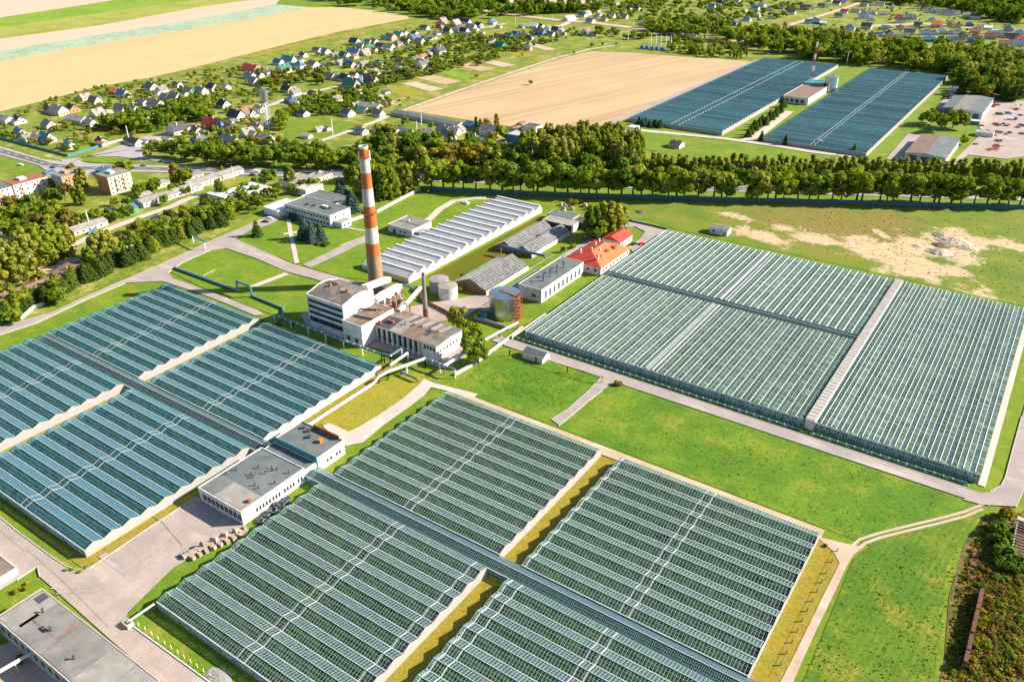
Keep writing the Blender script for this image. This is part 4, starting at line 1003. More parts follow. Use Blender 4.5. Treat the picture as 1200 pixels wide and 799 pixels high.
# --- warehouse bottom left
t, r = flat('warehouse', 'long flat-roofed grey warehouse in the bottom left corner', 'building', -206.5, -151.5, 49.3, 62.3, 7.0, 'grey_wall', 'roof_ash', .15, None, 'concrete_pale')
for i, (a, c, d, e, m) in enumerate([(1, 9, .5, 12.6, 'roof_pale'), (9.4, 20, 5.5, 12.6, 'roof_grey'), (9.2, 22, .4, 5.2, 'roof_grey'), (22.3, 36, .5, 12.6, 'roof_grey'), (24, 32, 1, 6.5, 'roof_ash'), (36.3, 46, .5, 12.5, 'roof_pale'), (46.3, 54.5, .5, 12.5, 'roof_pale'), (2, 5, 9.4, 12.4, 'roof_dark'), (8, 11, 2.2, 7.4, 'roof_dark')]): patch(r, a, c, d, e, 7.062, m, i % 4)
vents(r, [(9, 8.5), (17, 6.2), (31, 4.6)], 7.07, .25, 1.1); MB().box(14, 16.4, 5, 5.8, 7.07, 7.6).build('roof_vent', 'roof_dark', r)
windows(t, 'S', 55, 13, 3, 5.6, [1.5 + i * 3.4 for i in range(16)], 2.2)
MB().box(54, 55.4, 8, 13.1, 0, 6).build('end_bay', 'white_wall', t)
t, r = flat('low_store', 'low white-walled building cut by the left edge', 'building', -246, -226.2, 44, 64, 2.6, 'white_wall', 'roof_ash', .2)
p, q = G(-12, 793, 4.5), G(45, 760, 4.5)
t = thing('overhead_pipe', 'white overhead pipe joining the warehouse at the left edge', 'pipe', p); MB().bar((0, 0, 0), q - p, .9, .5).build('pipe', 'pipe_white', t); [MB().box((q - p).x * f - .15, (q - p).x * f + .15, (q - p).y * f - .15, (q - p).y * f + .15, -4.5, -.2).build('leg', 'concrete', t) for f in (.1, .5, .9)]
# --- little shed and hut
t = thing('roadside_shed', 'white shed with grey pitched roof beside the near road of the big greenhouse', 'shed', (-172, 257.2, 0)); W, D, H = 10.5, 6, 2.6
MB().box(0, W, 0, D, 0, H).build('wall', 'white_wall', t)
b = MB(); b.poly([(-.2, -.3, H - .1), (W + .2, -.3, H - .1), (W + .2, D * .62, H + 1.6), (-.2, D * .62, H + 1.6)]).poly([(-.2, D + .3, H), (W + .2, D + .3, H), (W + .2, D * .62, H + 1.6), (-.2, D * .62, H + 1.6)]); b.build('roof', 'roof_slate', t)
[MB().poly([(x, 0, H), (x, D, H), (x, D * .62, H + 1.55)]).build('gable', 'white_wall', t) for x in (0, W)]
t = thing('hut', 'small pale blue-walled hut on the rough pasture', 'hut', (-161.5, 443.5, 0)); W, D, H = 11, 7, 3.8
MB().box(0, W, 0, D, 0, H).build('wall', 'white_wall', t); b = MB().poly([(-.3, -.3, H + .01), (W + .3, -.3, H + .01), (W + .3, D / 2, H + 1), (-.3, D / 2, H + 1)]).poly([(-.3, D + .3, H + .01), (W + .3, D + .3, H + .01), (W + .3, D / 2, H + 1), (-.3, D / 2, H + 1)]); b.build('roof', 'roof_grey', t)
[MB().poly([(x, 0, H), (x, D, H), (x, D * .5, H + .98)]).build('gable', 'white_wall', t) for x in (0, W)]
MB().box(2, 3.2, -.06, 0, 1.2, 2.4).build('window', 'window_glass', t); MB().box(8.6, 9.6, -.06, 0, .1, 2.2).build('door', 'machine_blue', t)
# --- ruin at right edge
t = thing('roofless_ruin', 'roofless concrete ruin with bare rafters at the right edge', 'ruin', (20, 237, 0)); b = MB()
b.box(0, .4, 0, 18, 0, 3.6).box(.41, 12, 0, .4, 0, 3.2).box(.41, 12, 17.6, 18, 0, 3.6); b.build('wall', 'grey_wall', t); b = MB()
for i in range(12): b.bar((.2, .6 + i * 1.5, 3.75), (12, .6 + i * 1.5, 3.75), .25, .3)
b.build('rafter', 'timber', t); MB().box(.5, 12, .5, 17, .1, 1.2).build('rubble', 'timber', t); MB().box(-.2, 12.1, 17.5, 19.2, 3.65, 3.95).build('roof_slab', 'concrete_pale', t)
t = thing('brick_wall', 'long crumbling red brick wall in the scrub at bottom right', 'wall', (15.2, 186, 0)); b = MB(); y = 0
while y < 30: h = random.uniform(2.5, 3.4); b.box(-.5 + random.uniform(-.06, .06), .5, y, y + 2.4, 0, h, 0, 0); y += 2.4
b.build('wall', 'brick', t)
t = thing('brick_wall', 'low broken brick footing near the top of the scrub', 'wall', (11.5, 222, 0)); b = MB()
for i in range(7): b.box(-.8, .9, i * 2.1, i * 2.1 + 1.8, 0, random.uniform(.25, .9))
b.build('wall', 'brick', t)
# ------------------------------------------------------------------ pipes, posts, fences, crates, vehicles
def pipe(label, pts, r, m='pipe_white', posts=None, pm='steel_dark', name='pipeline', jac=None, group=None):
    p0 = Vector(pts[0]); t = thing(name, label, 'pipe', (p0.x, p0.y, 0), 0, group)
    L = [Vector(p) - Vector((p0.x, p0.y, 0)) for p in pts]
    MB().tube(L, r, 9).build('pipe', m, t)
    if posts:
        for p, q in zip(L[:-1], L[1:]):
            n = max(1, int((q - p).length / posts))
            for i in range(n + 1):
                c = p + (q - p) * (i / n); zt = c.z - r
                if zt > .25: MB().box(c.x - .16, c.x + .16, c.y - .16, c.y + .16, 0, zt).box(c.x - .7, c.x + .7, c.y - .12, c.y + .12, zt - .25, zt).build('post', pm, t)
    if jac:
        b = MB()
        for p, q in zip(L[:-1], L[1:]):
            n = int((q - p).length / jac); d = (q - p).normalized()
            for i in range(n): c = p + d * (i * jac + .3); b.tube([c, c + d * .25], r * 1.18, 9)
        b.build('pipe_joint', 'white_paint', t)
    return t
pipe('thick dark blue pipe lying across the front lawn', [(-384, 231.5, .9), (-331, 231.5, .9)], .75, 'pipe_blue', 8)
pipe('dark arch of pipe over the inner road', [(-331, 231.5, .9), (-331, 231.5, 6.2), (-320.5, 231.5, 6.2), (-320.5, 231.5, .9)], .6, 'pipe_blue')
pipe('dark pipe from the road arch to the boiler house corner', [(-320.5, 231.5, .9), (-296, 230.5, .9), (-287, 222, 1.2)], .6, 'pipe_blue', 7)
pipe('blue pipe on white posts along the back of the teal glass block', [(-289, 219, 4.4), (-220.5, 219.4, 4.4), (-219, 219.4, 5.0), (-215.5, 219.4, 5.0), (-215.5, 227, 5.2)], .48, 'pipe_blue', 10, 'white_paint', jac=4)
a, c = G(457, 428, 4.6), G(477.5, 413.6, 4.6)
pipe('short pale pipe on one post in front of the turbine hall', [a, c], .6, 'pipe_white', 40, 'concrete')
pipe('long white ground pipe from the service building to the works', [(-210.8, 163.5, 1.0), (-210.8, 203, 1.0), (-210, 206, 3.2), (-208.5, 210, 4.2)], .65, 'pipe_white', 7, 'concrete_pale')
P0 = Vector((-208.5, 210, 4.2)); P1 = G(498, 420, 4.2); P2 = G(533, 433, 4.2)
pipe('white elevated pipe crossing to the hall', [P0, P1], .65, 'pipe_white', 9, 'white_paint')
pipe('blue-grey elevated pipe in front of the hall end wall', [P1, P2], .5, 'pipe_blue', 7, 'white_paint', jac=4)
pipe('white elevated pipe running up beside the hall gable', [G(520, 429, 4.2), G(556, 405, 4.2)], .7, 'pipe_white', 9, 'steel_dark')
pipe('white double pipe from the bushes to the steel tank', [G(556, 405, 3.6), G(585, 389, 3.4), G(607, 378, 3.2)], .6, 'pipe_white', 9, 'rust')
pipe('concrete heating duct beside the big lawn', [(*G(533, 440).xy, .5), (*G(556, 427).xy, .5), (*G(612, 385).xy, .5)], .9, 'concrete_pale')
pipe('thin blue pipe under the elevated pipes', [G(470, 436, 1.6), G(489, 444, 1.6)], .5, 'pipe_blue', 5)
pipe('yellow gas pipe on orange posts across the lawn', [G(548, 414, 3.2), G(597, 410, 3.2), G(628, 418, 3.2), G(665, 429, 3.2), G(706, 441, 3.2)], .13, 'yellow_paint', 13, 'post_orange')
pipe('teal overhead beam crossing between the old glasshouses', [G(587, 288, 5.5), G(639, 300, 5.5)], .8, 'machine_blue', 26, 'post_orange')
pipe('dark pipe along the works road kerb', [(-216.8, 296, .6), (-218, 340, .6)], .35, 'pipe_blue')
for (x0, x1, y) in ((-186, -53, 269.9), (-49, 4, 269.9)):
    pipe('low blue heating pipe along the near wall of the big greenhouse' if x0 < -100 else 'short low blue heating pipe by the right corner of the big greenhouse', [(x0, y, .8), (x1, y, .8)], .38, 'pipe_blue', 6, 'white_paint', jac=3)
pipe('white cable trough sloping from the glass block to the concrete pit', [G(147, 730, 1.2), G(181, 707, 3.0)], .35, 'pipe_white', 20)
o = thing('inspection_pit', 'square concrete inspection pit at the foot of the white trough', 'pit', G(151, 733)); MB().box(-1.4, 1.4, -1, 1, 0, 1.5).build('wall', 'concrete_pale', o); MB().box(-.9, .9, -.6, .6, 1.51, 1.6).build('lid', 'steel_dark', o)
pipe('white kerb pipe beside the dirt lane at lower left', [(*G(157, 735).xy, .35), (*G(250, 803).xy, .35)], .22, 'pipe_white')
for i in range(12):
    a = G(163 + i * 7.6, 733 + i * 5.4); o = MB().box(-.06, .06, -.06, .06, 0, 1.3).box(-.1, .1, -.1, .1, 1.3, 1.38).build('fence_post', 'white_paint', None, a)
    tag(o, 'short white post beside the lower left grass strip', 'post', 'white posts on the lower left grass')
# road gantry
a = G(227, 285)
t = thing('road_gantry', 'blue height-limit gantry over the perimeter road', 'gantry', a); c = G(241, 293) - a
MB().box(-.2, .2, -.2, .2, 0, 5).build('post', 'white_paint', t); MB().box(c.x - .2, c.x + .2, c.y - .2, c.y + .2, 0, 5).build('post', 'white_paint', t); MB().bar((-1, -.3, 5.3), (c.x + 1, c.y + .3, 5.3), .8, .5).build('beam', 'machine_blue', t)

# --- fences
def fence(label, pts, h, m, sec=3.0, cap=None, name='fence', rails=False):
    a = Vector((*pts[0], 0)); t = thing(name, label, 'fence', a); b = MB(); tot = sum((Vector(q) - Vector(p)).length for p, q in zip(pts[:-1], pts[1:])); sec = max(sec, tot / 92); pm = None
    P = [Vector((*p, 0)) - a for p in pts]
    for p, q in zip(P[:-1], P[1:]):
        n = max(1, int((q - p).length / sec)); d = (q - p) / n; u = d.normalized()
        for i in range(n):
            s = p + d * i; [b.bar(s + Vector((0, 0, z)) + u * .12, s + d + Vector((0, 0, z)) - u * .12, .12 if not rails else .05, hh) for z, hh in (((h / 2, h - .1),) if not rails else ((h * .9, .05),))]
            if pm is None: pm = MB().box(-.14, .14, -.14, .14, 0, h + .12).build('post', cap or m, t); pm.location = s
            else: c = pm.copy(); COL.objects.link(c); c.location = s
    b.build('rail' if rails else 'panel', m, t); return t
def gx(*pts): return [tuple(G(*p).xy) for p in pts]
fence('long dark teal panel fence in front of the roadside tree row', gx((493, 223), (600, 228), (700, 231.5), (850, 236), (1000, 239.5), (1200, 245.5), (1290, 248)), 3.0, 'fence_teal')
fence('pale concrete panel fence running up to the corner of the dark fence', gx((405, 262), (440, 251), (466, 237), (493, 223)), 2.2, 'fence_pale')
fence('white concrete fence below the brown-roofed house on the left', gx((25, 375), (40, 362), (58, 356), (75, 350)), 2.0, 'white_wall')
fence('bright blue fence panels beside the lane', gx((104, 275), (121, 264)), 2.0, 'machine_blue')
fence('green fence round the corner garden plots', gx((0, 163), (30, 171), (80, 184), (100, 178), (125, 170)), 2.0, 'roof_teal')
fence('pale boundary wall beside the village street above the junction', gx((125, 170), (150, 163)), 1.8, 'fence_pale')
fence('low dark wire fence beside the dirt road', gx((981, 646), (968, 672), (940, 728), (908, 793)), 1.3, 'timber', 4, rails=True)
fence('dark fence along the works road in front of the small chimney', gx((492, 352), (515, 363), (530, 371)), 1.8, 'roof_rust', 2)
fence('rusty screen wall beside the perimeter of the steel tank', gx((600, 398), (612, 390), (625, 381), (640, 371)), 2.2, 'fence_pale')
fence('dark pasture fence at the yard behind the red annexe', gx((734, 259), (757, 264), (782, 270)), 1.4, 'fence_teal')

# --- crates beside the service yard
CR = []
for k in range(17):
    f = k / 16; x, y = 281 - f * 64, 624 + f * 28 + (4 if f > .5 else 0) * (f - .5)
    CR.append((x, y, 0)); 
    if k % 2 == 0 and k < 15: CR.append((x + 1.5, y + 5, 0))
    if k % 3 == 1 and k < 13: CR.append((x, y, 1))
cm = MB().box(-.75, .75, -.6, .6, .12, 1.35); 
for s in (-.55, 0, .55): cm.box(s - .1, s + .1, -.6, .6, 0, .12)
cm.box(-.78, .78, -.63, .63, 1.05, 1.12, 0)
proto = cm.build('wooden_crate', 'crate_wood')
W_ORD = ['first', 'second', 'third', 'fourth', 'fifth', 'sixth', 'seventh', 'eighth', 'ninth', 'tenth', 'eleventh', 'twelfth']
for i, (x, y, up) in enumerate(CR):
    o = proto if i == 0 else proto.copy()
    if i: COL.objects.link(o)
    o.location = G(x, y) + Vector((0, 0, 1.37 * up)); o.rotation_euler = (0, 0, random.uniform(-.35, .35)); s = random.uniform(.9, 1.15); o.scale = (s, s, s)
    REG.append([o, 'weathered pale crate ' + ('stacked on another crate' if up else 'in the row by the service yard')]); tag(o, 'crate', 'crate', 'crates along the service yard')
for k in range(9):
    a = G(random.uniform(206, 284), random.uniform(626, 655)); a = G(284 - k * 9, 621 + k * 3.9)
    o = MB().box(-.5, .5, -.4, .4, 0, .9).box(-.2, .2, -.3, .3, .9, 1.2).build('dark_box', random.choice(['timber', 'rubber', 'machine_blue']), None, a); o.rotation_euler = (0, 0, k)
    REG.append([o, 'small dark box behind the row of pale crates']); tag(o, 'b', 'box', 'dark boxes behind the crates')
# --- coils of black hose beside the service building
def torus(R_, r, n=18, k=7):
    b = MB()
    for i in range(n):
        for j in range(k):
            q = []
            for a, c in ((i, j), (i + 1, j), (i + 1, j + 1), (i, j + 1)):
                A, C = 2 * PI * a / n, 2 * PI * c / k; q.append(((R_ + r * math.cos(C)) * math.cos(A), (R_ + r * math.cos(C)) * math.sin(A), r * math.sin(C) + r))
            b.poly(q)
    return b
hp_ = torus(1.0, .34).build('hose_coil', 'hose'); hs = []
for i in range(34):
    f = (i // 2) / 16.0; a = G(304 + f * 32, 609 - f * 24 + (i % 2) * 4); hs.append(a)
    o = hp_ if i == 0 else hp_.copy()
    if i: COL.objects.link(o)
    o.location = a + Vector((random.uniform(-.4, .4), random.uniform(-.4, .4), random.choice([0, 0, .6]))); o.rotation_euler = (random.uniform(-.5, .5), random.uniform(-.5, .5), random.uniform(0, 6)); s = random.uniform(.7, 1.1); o.scale = (s, s, s)
    REG.append([o, 'black hose coil heaped beside the service building wall']); tag(o, 'h', 'hose coil', 'hose coils beside the service building')

# --- vehicles
def big(t): t.scale = (1.5, 1.5, 1.5)
def car(label, p, rz, m, van=False, group=None):
    t = thing('van' if van else 'car', label, 'van' if van else 'car', p, rz, group)
    L, W, h = (5.2, 2.0, 2.1) if van else (4.4, 1.8, 1.45); b = MB()
    prf = [(-L / 2, .35), (L / 2, .35), (L / 2, h * .55), (L * .3, h * .62), (L * .2, h), (-L * (.48 if van else .32), h), (-L / 2, h * (.9 if van else .62))]
    b.poly([(x, -W / 2, z) for x, z in prf]).poly([(x, W / 2, z) for x, z in prf][::-1])
    for i in range(len(prf)):
        a, c = prf[i], prf[(i + 1) % len(prf)]; b.poly([(a[0], -W / 2, a[1]), (a[0], W / 2, a[1]), (c[0], W / 2, c[1]), (c[0], -W / 2, c[1])])
    b.build('body', m, t)
    b = MB(); b.poly([(L * .295, -W * .42, h * .66), (L * .295, W * .42, h * .66), (L * .225, W * .42, h * .95), (L * .225, -W * .42, h * .95)])
    for s in (-1, 1): b.poly([(L * .2, s * (W / 2 + .02), h * .68), (-L * .3, s * (W / 2 + .02), h * .68), (-L * .26, s * (W / 2 + .02), h * .93), (L * .17, s * (W / 2 + .02), h * .93)])
    b.build('window', 'window_glass', t)
    for x in (-L * .31, L * .31):
        for y in (-W / 2 + .05, W / 2 - .05): MB().tube([(x, y - .12, .33), (x, y + .12, .33)], .33, 12).build('wheel', 'rubber', t)
hw = math.atan2(184, 351)
car('white van at the end of the office parking', G(321, 252), hw, 'car_white', True)
car('white car parked in the office parking', G(316.5, 257), hw, 'car_white')
car('dark car parked nearest the road in the office parking', G(311, 261), hw, 'car_dark')
car('dark car crossing the highway junction', G(62, 197.5), .1, 'car_dark')
car('grey-blue car on the highway behind the apartment blocks', G(168, 195.5), hw, 'car_blue')
car('white van on the highway left of the truck', G(301, 203), hw, 'car_white', True)
car('dark car beside the white highway van', G(296, 206), hw, 'car_dark')
car('small white car at the left edge of the junction', G(24, 194), .4, 'car_white')
car('red car parked in the yard behind the red annexe', G(752, 287), 1.2, 'car_red')
car('dark car parked by the red-roofed house wall', G(743, 287), 1.4, 'car_dark')
t = thing('truck', 'dark green box truck with white cab on the highway', 'truck', G(367, 207.5), hw)
MB().box(-8, 4.6, -1.25, 1.25, 1.1, 3.9).build('trailer', 'truck_green', t); c = MB().box(5.2, 7.4, -1.2, 1.2, .7, 3.2).box(4.9, 6.6, -1.1, 1.1, 3.2, 3.9).build('cab', 'white_paint', t)
MB().box(7.41, 7.45, -1.05, 1.05, 1.9, 2.9).build('windscreen', 'window_glass', c); MB().box(-7.8, 7, -.5, .5, .65, 1.05).build('chassis', 'rubber', t)
for x in (-6.8, -5.5, -4.2, 2.6, 6.2):
    for s in (-1.0, 1.0): MB().tube([(x, s - .2, .5), (x, s + .2, .5)], .5, 12).build('wheel', 'rubber', t)
def tractor(label, p, rz, m):
    t = thing('tractor', label, 'tractor', p, rz, 'tractors in the depot yard')
    MB().box(-.5, 3.0, -.55, .55, .9, 1.9).build('bonnet', m, t); MB().box(-2.2, -.4, -.95, .95, 1.0, 1.6).box(-2.2, -.5, -.9, .9, 2.95, 3.1).build('cab', m, t); MB().box(-2.1, -.6, -.8, .8, 1.61, 2.94).build('cab_glass', 'window_glass', t)
    for s in (-1.1, 1.1): MB().tube([(-1.4, s - .28, 1.0), (-1.4, s + .28, 1.0)], 1.0, 14).build('wheel', 'rubber', t); MB().tube([(2.3, s * .85 - .2, .6), (2.3, s * .85 + .2, .6)], .6, 12).build('wheel', 'rubber', t)
    MB().tube([(1.8, .4, 1.9), (1.8, .4, 3.0)], .08).build('exhaust', 'rubber', t); big(t)
def implement(label, p, rz, m, L=6.5):
    t = thing('farm_implement', label, 'implement', p, rz, 'implements in the depot yard'); b = MB()
    for x in (-1, 0, 1): b.bar((-L / 2, x * 1.1, 1.0), (L / 2, x * 1.1, 1.0), .28, .28)
    b.bar((0, -1.3, 1.05), (0, 4, .8), .3, .3).bar((-L / 3, -1.3, 1.2), (L / 3, 1.2, 1.3), .25, .25); b.build('frame', m, t); b = MB()
    for i in range(9): b.bar((-L / 2 + i * L / 8, -1.1, .9), (-L / 2 + i * L / 8, -1.5, 0), .16, .16).bar((-L / 2 + i * L / 8, 1.1, .9), (-L / 2 + i * L / 8, .7, 0), .16, .16)
    b.build('tine', 'rust', t)
    for s in (-1, 1): MB().tube([(s * L / 3 - .15, 0, .55), (s * L / 3 + .15, 0, .55)], .55, 12).build('wheel', 'rubber', t)
    t.scale = (1.3, 1.3, 1.3)
def lorry(label, p, rz, m, cabm):
    t = thing('lorry', label, 'truck', p, rz, 'lorries in the depot yard'); MB().box(-3.5, 1.8, -1.2, 1.2, 1.0, 2.3).build('cargo_bed', m, t); c = MB().box(2, 4, -1.15, 1.15, .7, 2.7).build('cab', cabm, t); MB().box(4.01, 4.04, -1, 1, 1.7, 2.5).build('windscreen', 'window_glass', c)
    for x in (-2.6, -1.4, 3):
        for s in (-1, 1): MB().tube([(x, s - .15, .5), (x, s + .15, .5)], .5, 12).build('wheel', 'rubber', t)
tractor('orange tractor beside the depot forest edge', G(1154, 114), .4, 'machine_orange')
tractor('large orange-red tractor in the middle of the depot machine row', G(1164, 115.5), 1.9, 'machine_orange')
tractor('blue tractor right of the large orange-red one', G(1169, 116.5), 1.6, 'machine_blue')
tractor('dark tractor parked alone left of the depot workshop', G(1110, 116), 2.6, 'car_dark')
lorry('white-cabbed blue lorry at the right end of the depot machine row', G(1183, 117.5), .6, 'machine_blue', 'car_white')
lorry('brown-bedded lorry between blue tractor and white-cabbed lorry', G(1175, 116.5), .5, 'rust', 'machine_orange')
lorry('pale blue lorry in the middle of the depot yard', G(1180, 134), .2, 'machine_blue', 'car_white')
lorry('white lorry in front of the pale blue lorry', G(1185, 141), .35, 'car_white', 'machine_blue')
lorry('dark lorry left of the pale blue lorry', G(1171, 135), .4, 'truck_green', 'car_white')
for i, (x, y, m, L_) in enumerate([(1162, 126, 'rust', 4), (1168, 124, 'timber', 3.5), (1191, 129, 'machine_red', 5), (1168, 147, 'machine_red', 7), (1170, 156, 'rust', 5), (1170, 166, 'timber', 4), (1163, 176, 'machine_red', 9), (1168, 172, 'rust', 6), (1198, 148, 'machine_blue', 5), (1199, 158, 'timber', 5)]):
    implement(['rusty cultivator by the depot workshop', 'dark plough by the depot workshop', 'red harrow near the right edge of the depot', 'wide dull red harrow in the middle of the depot', 'rusty harrow beside the small yard trailer', 'small dark plough alone in the lower yard', 'largest red implement near the lower yard edge', 'rusty frame tangled with the largest red implement', 'blue seeder at the right picture edge', 'dark frame at the right picture edge'][i], G(x, y), i * .7, m, L_)

for i, (x, y, rz, m) in enumerate([(1140, 117, .3, 'car_white'), (1147, 121, .5, 'car_red'), (1192, 124, 1.2, 'car_white'), (1196, 136, .4, 'car_dark'), (1150, 152, 1.7, 'car_white'), (1143, 170, .9, 'car_blue')]):
    car(['white car parked at the top of the depot yard', 'red car behind the twin-roofed workshop', 'white car near the right edge of the depot', 'dark car at the right edge of the depot', 'white car beside the flat yard cabin', 'blue car on the road into the depot'][i], G(x, y), rz, m, False, 'cars in the depot')
for i in range(16):
    a = G(random.uniform(1150, 1200), random.uniform(120, 180)); o = MB().box(-1.6, 1.6, -1, 1, 0, random.uniform(.6, 1.8)).bar((-2, 0, .6), (2, .4, 1.2), .3, .3).build('scrap_pile', random.choice(['rust', 'timber', 'machine_blue', 'steel_dark', 'machine_red']), None, a); o.rotation_euler = (0, 0, random.uniform(0, 3))
    REG.append([o, 'low pile of scrap on the depot yard']); tag(o, 's', 'scrap', 'scrap piles on the depot yard')
# ------------------------------------------------------------------ apartment blocks and larger village buildings
def apt(name, label, x0, x1, y0, y1, h, fl, wall, endwall, roof='roof_grey', balc=None, n=None):
    t = thing(name, label, 'building', (x0, y0, 0)); W, D = x1 - x0, y1 - y0
    MB().box(0, W, 0, D, 0, h).build('wall', wall, t); MB().box(-.05, W - .3, -.06, .01, 0, h).build('end_wall', endwall, t)
    r = MB().box(-.3, W + .3, -.3, D + .3, h + .003, h + .5).build('roof', roof, t); MB().box(W * .3, W * .7, D * .3, D * .5, h + .5, h + 2).build('stair_head', wall, r)
    fh = h / fl; n = n or max(3, int(D / 3.4))
    for f in range(fl):
        windows(t, 'E', W, D, f * fh + .9, f * fh + 2.3, [1 + i * (D - 1.5) / n for i in range(n)], 1.3)
        windows(t, 'S', W, D, f * fh + .9, f * fh + 2.3, [1.5 + i * 3.2 for i in range(int(W / 3.4))], 1.2, off=.07)
        if balc and f:
            for k in balc: MB().box(W + .02, W + 1.2, k, k + 3, f * fh - .1, f * fh + .95).build('balcony', 'orange_brick' if wall == 'orange_wall' else 'pink_wall', t)
    return t
apt('apartment_block', 'four-storey orange and beige brick apartment block right of the tall yellowing tree', -541, -527, 284, 301, 12.5, 4, 'cream_wall', 'orange_brick', balc=(5, 10))
apt('apartment_block', 'orange brick apartment block half hidden by the tall yellowing tree', -569, -556, 268, 286, 12, 4, 'orange_wall', 'grey_wall', balc=(3, 8))
apt('apartment_block', 'three-storey white apartment block nearest the left edge', -587, -574, 222, 243, 9.5, 3, 'white_wall', 'orange_wall', 'roof_slate', balc=(4, 12))
apt('apartment_block', 'three-storey white apartment block beside the blue kiosk', -588, -575, 244.5, 268, 9.5, 3, 'white_wall', 'orange_brick', 'roof_rust', balc=(4, 14))
t, r = flat('white_hall', 'plain white flat-roofed hall at the left edge', 'building', -533, -513, 188, 204, 8, 'white_wall', 'roof_slate', .3)
def wb(label, px, L, W, h, wall, roof, rise=1.6, axis='y', name='long_house', hip=False, nw=6):
    """gabled building; px = near corner of the +X/-Y side in the survey"""
    p = G(*px); x1, y0 = p.x, p.y; Wx, D = (W, L) if axis == 'y' else (L, W); t = thing(name, label, 'building', (x1 - Wx, y0, 0))
    MB().box(0, Wx, 0, D, 0, h).build('wall', wall, t); b = MB(); e = .4
    if axis == 'y':
        b.poly([(-e, -e, h), (-e, D + e, h), (Wx / 2, D + e, h + rise), (Wx / 2, -e, h + rise)]).poly([(Wx + e, -e, h), (Wx + e, D + e, h), (Wx / 2, D + e, h + rise), (Wx / 2, -e, h + rise)])
        g = [MB().poly([(0, y_, h), (Wx, y_, h), (Wx / 2, y_, h + rise)]) for y_ in (.05, D - .05)]
    else:
        b.poly([(-e, -e, h), (Wx + e, -e, h), (Wx + e, D / 2, h + rise), (-e, D / 2, h + rise)]).poly([(-e, D + e, h), (Wx + e, D + e, h), (Wx + e, D / 2, h + rise), (-e, D / 2, h + rise)])
        g = [MB().poly([(x_, 0, h), (x_, D, h), (x_, D / 2, h + rise)]) for x_ in (.05, Wx - .05)]
    b = b.build('roof', roof, t); [q.build('gable', wall, t) for q in g]
    windows(t, 'E', Wx, D, .9, min(h - .6, 2.4), [1.5 + i * (D - 3) / nw for i in range(nw)], 1.3); windows(t, 'S', Wx, D, .9, min(h - .6, 2.4), [1.5 + i * (Wx - 3) / 3 for i in range(3)], 1.3)
    MB().box(Wx * .4, Wx * .4 + .8, D * .3, D * .3 + .8, h + rise * .6, h + rise + 1).build('chimney', 'orange_brick', b)
    return t
wb('long pale-roofed low house parallel to the lane, left one of two', (169, 244), 46, 11, 3.2, 'white_wall', 'roof_pale', nw=12)
wb('long pale-roofed low house nearer the highway, right one of two', (224, 223), 46, 11, 3.2, 'white_wall', 'roof_pale', nw=12)
wb('bright green house with blue roof beside the lane', (135, 258), 17, 9, 3.6, 'green_wall', 'roof_blue', 2.2, nw=5, name='green_house')
wb('low pale-roofed house behind the bright blue fence', (88, 277), 22, 10, 3, 'cream_wall', 'roof_pale', nw=5)
wb('white house with brown roof behind the roadside conifers, right one of two', (79, 333), 14, 18, 3.4, 'white_wall', 'roof_brown', 2.2, axis='x', nw=3, name='brown_roofed_house')
wb('white house with brown roof behind the roadside conifers, left one of two', (42, 349), 18, 13, 3.4, 'white_wall', 'roof_brown', 2.2, nw=4, name='brown_roofed_house')
wb('red-brown roofed white house at the left picture edge', (5, 362), 16, 12, 3.4, 'white_wall', 'roof_brown', 2.2, nw=4, name='brown_roofed_house')
wb('small grey summer house on the hedge lawn', (152, 296), 6, 5, 2.2, 'cream_wall', 'roof_pale', 1.2, nw=2, name='summer_house')
wb('grey-roofed cottage in the trees below the long houses', (190, 266), 11, 9, 3, 'white_wall', 'roof_grey', 2.4, axis='x', nw=2)
wb('tumbledown cream house between the orange block and the long houses', (184, 222), 11, 9, 2.8, 'cream_wall', 'roof_pale', 1.5, nw=2)
wb('small cream house beside the tumbledown one', (166, 236), 9, 9, 2.8, 'cream_wall', 'roof_pale', 1.5, nw=2)
wb('grey-roofed outbuilding under the yellow roadside tree', (220, 213), 14, 10, 2.8, 'cream_wall', 'roof_grey', 1.5, nw=2)
wb('grey hut with dark doors behind the white hospital roof', (280, 244), 10, 8, 3, 'blue_wall', 'roof_slate', 1, nw=2)
wb('brown-roofed open store beside the white hospital roof', (262, 250), 10, 9, 3, 'grey_wall', 'roof_ash', .8, nw=2)
for i, (x0, x1, y0, y1, lb) in enumerate([(-466, -448, 316, 330, 'large low building with bright white flat roof, front part'), (-460, -440, 330.3, 349, 'large low building with bright white flat roof, rear part')]):
    t, r = flat('white_roofed_clinic', lb, 'building', x0, x1, y0, y1, 4, 'white_wall', 'roof_white', .25); vents(r, [(5, 5), (12, 7), (15, 10)], 4.06, .6, .8); windows(t, 'E', x1 - x0, y1 - y0, 1.2, 2.8, (2, 5, 8, 11), 1.4)
for x0, x1, y0, y1, h, lb, rf in [(-448, -428, 362, 382, 4, 'grey flat building with ragged roof beside the highway lawn', 'roof_pale'), (-428, -414, 356, 372, 4.4, 'pinkish flat building joined to the ragged-roofed one', 'concrete_pale'), (-440, -428, 383, 395, 3.6, 'small flat store behind the ragged-roofed building', 'roof_pale')]:
    t, r = flat('low_building', lb, 'building', x0, x1, y0, y1, h, 'cream_wall', rf, .25); windows(t, 'E', x1 - x0, y1 - y0, 1.2, 2.7, (2, 6, 10), 1.4); vents(r, [(4, 4), (8, 9)], h + .05, .5, .8)
wb('blue kiosk beside the highway junction', (55, 208), 7, 6, 3, 'blue_wall', 'roof_blue', .6, nw=2, name='kiosk')
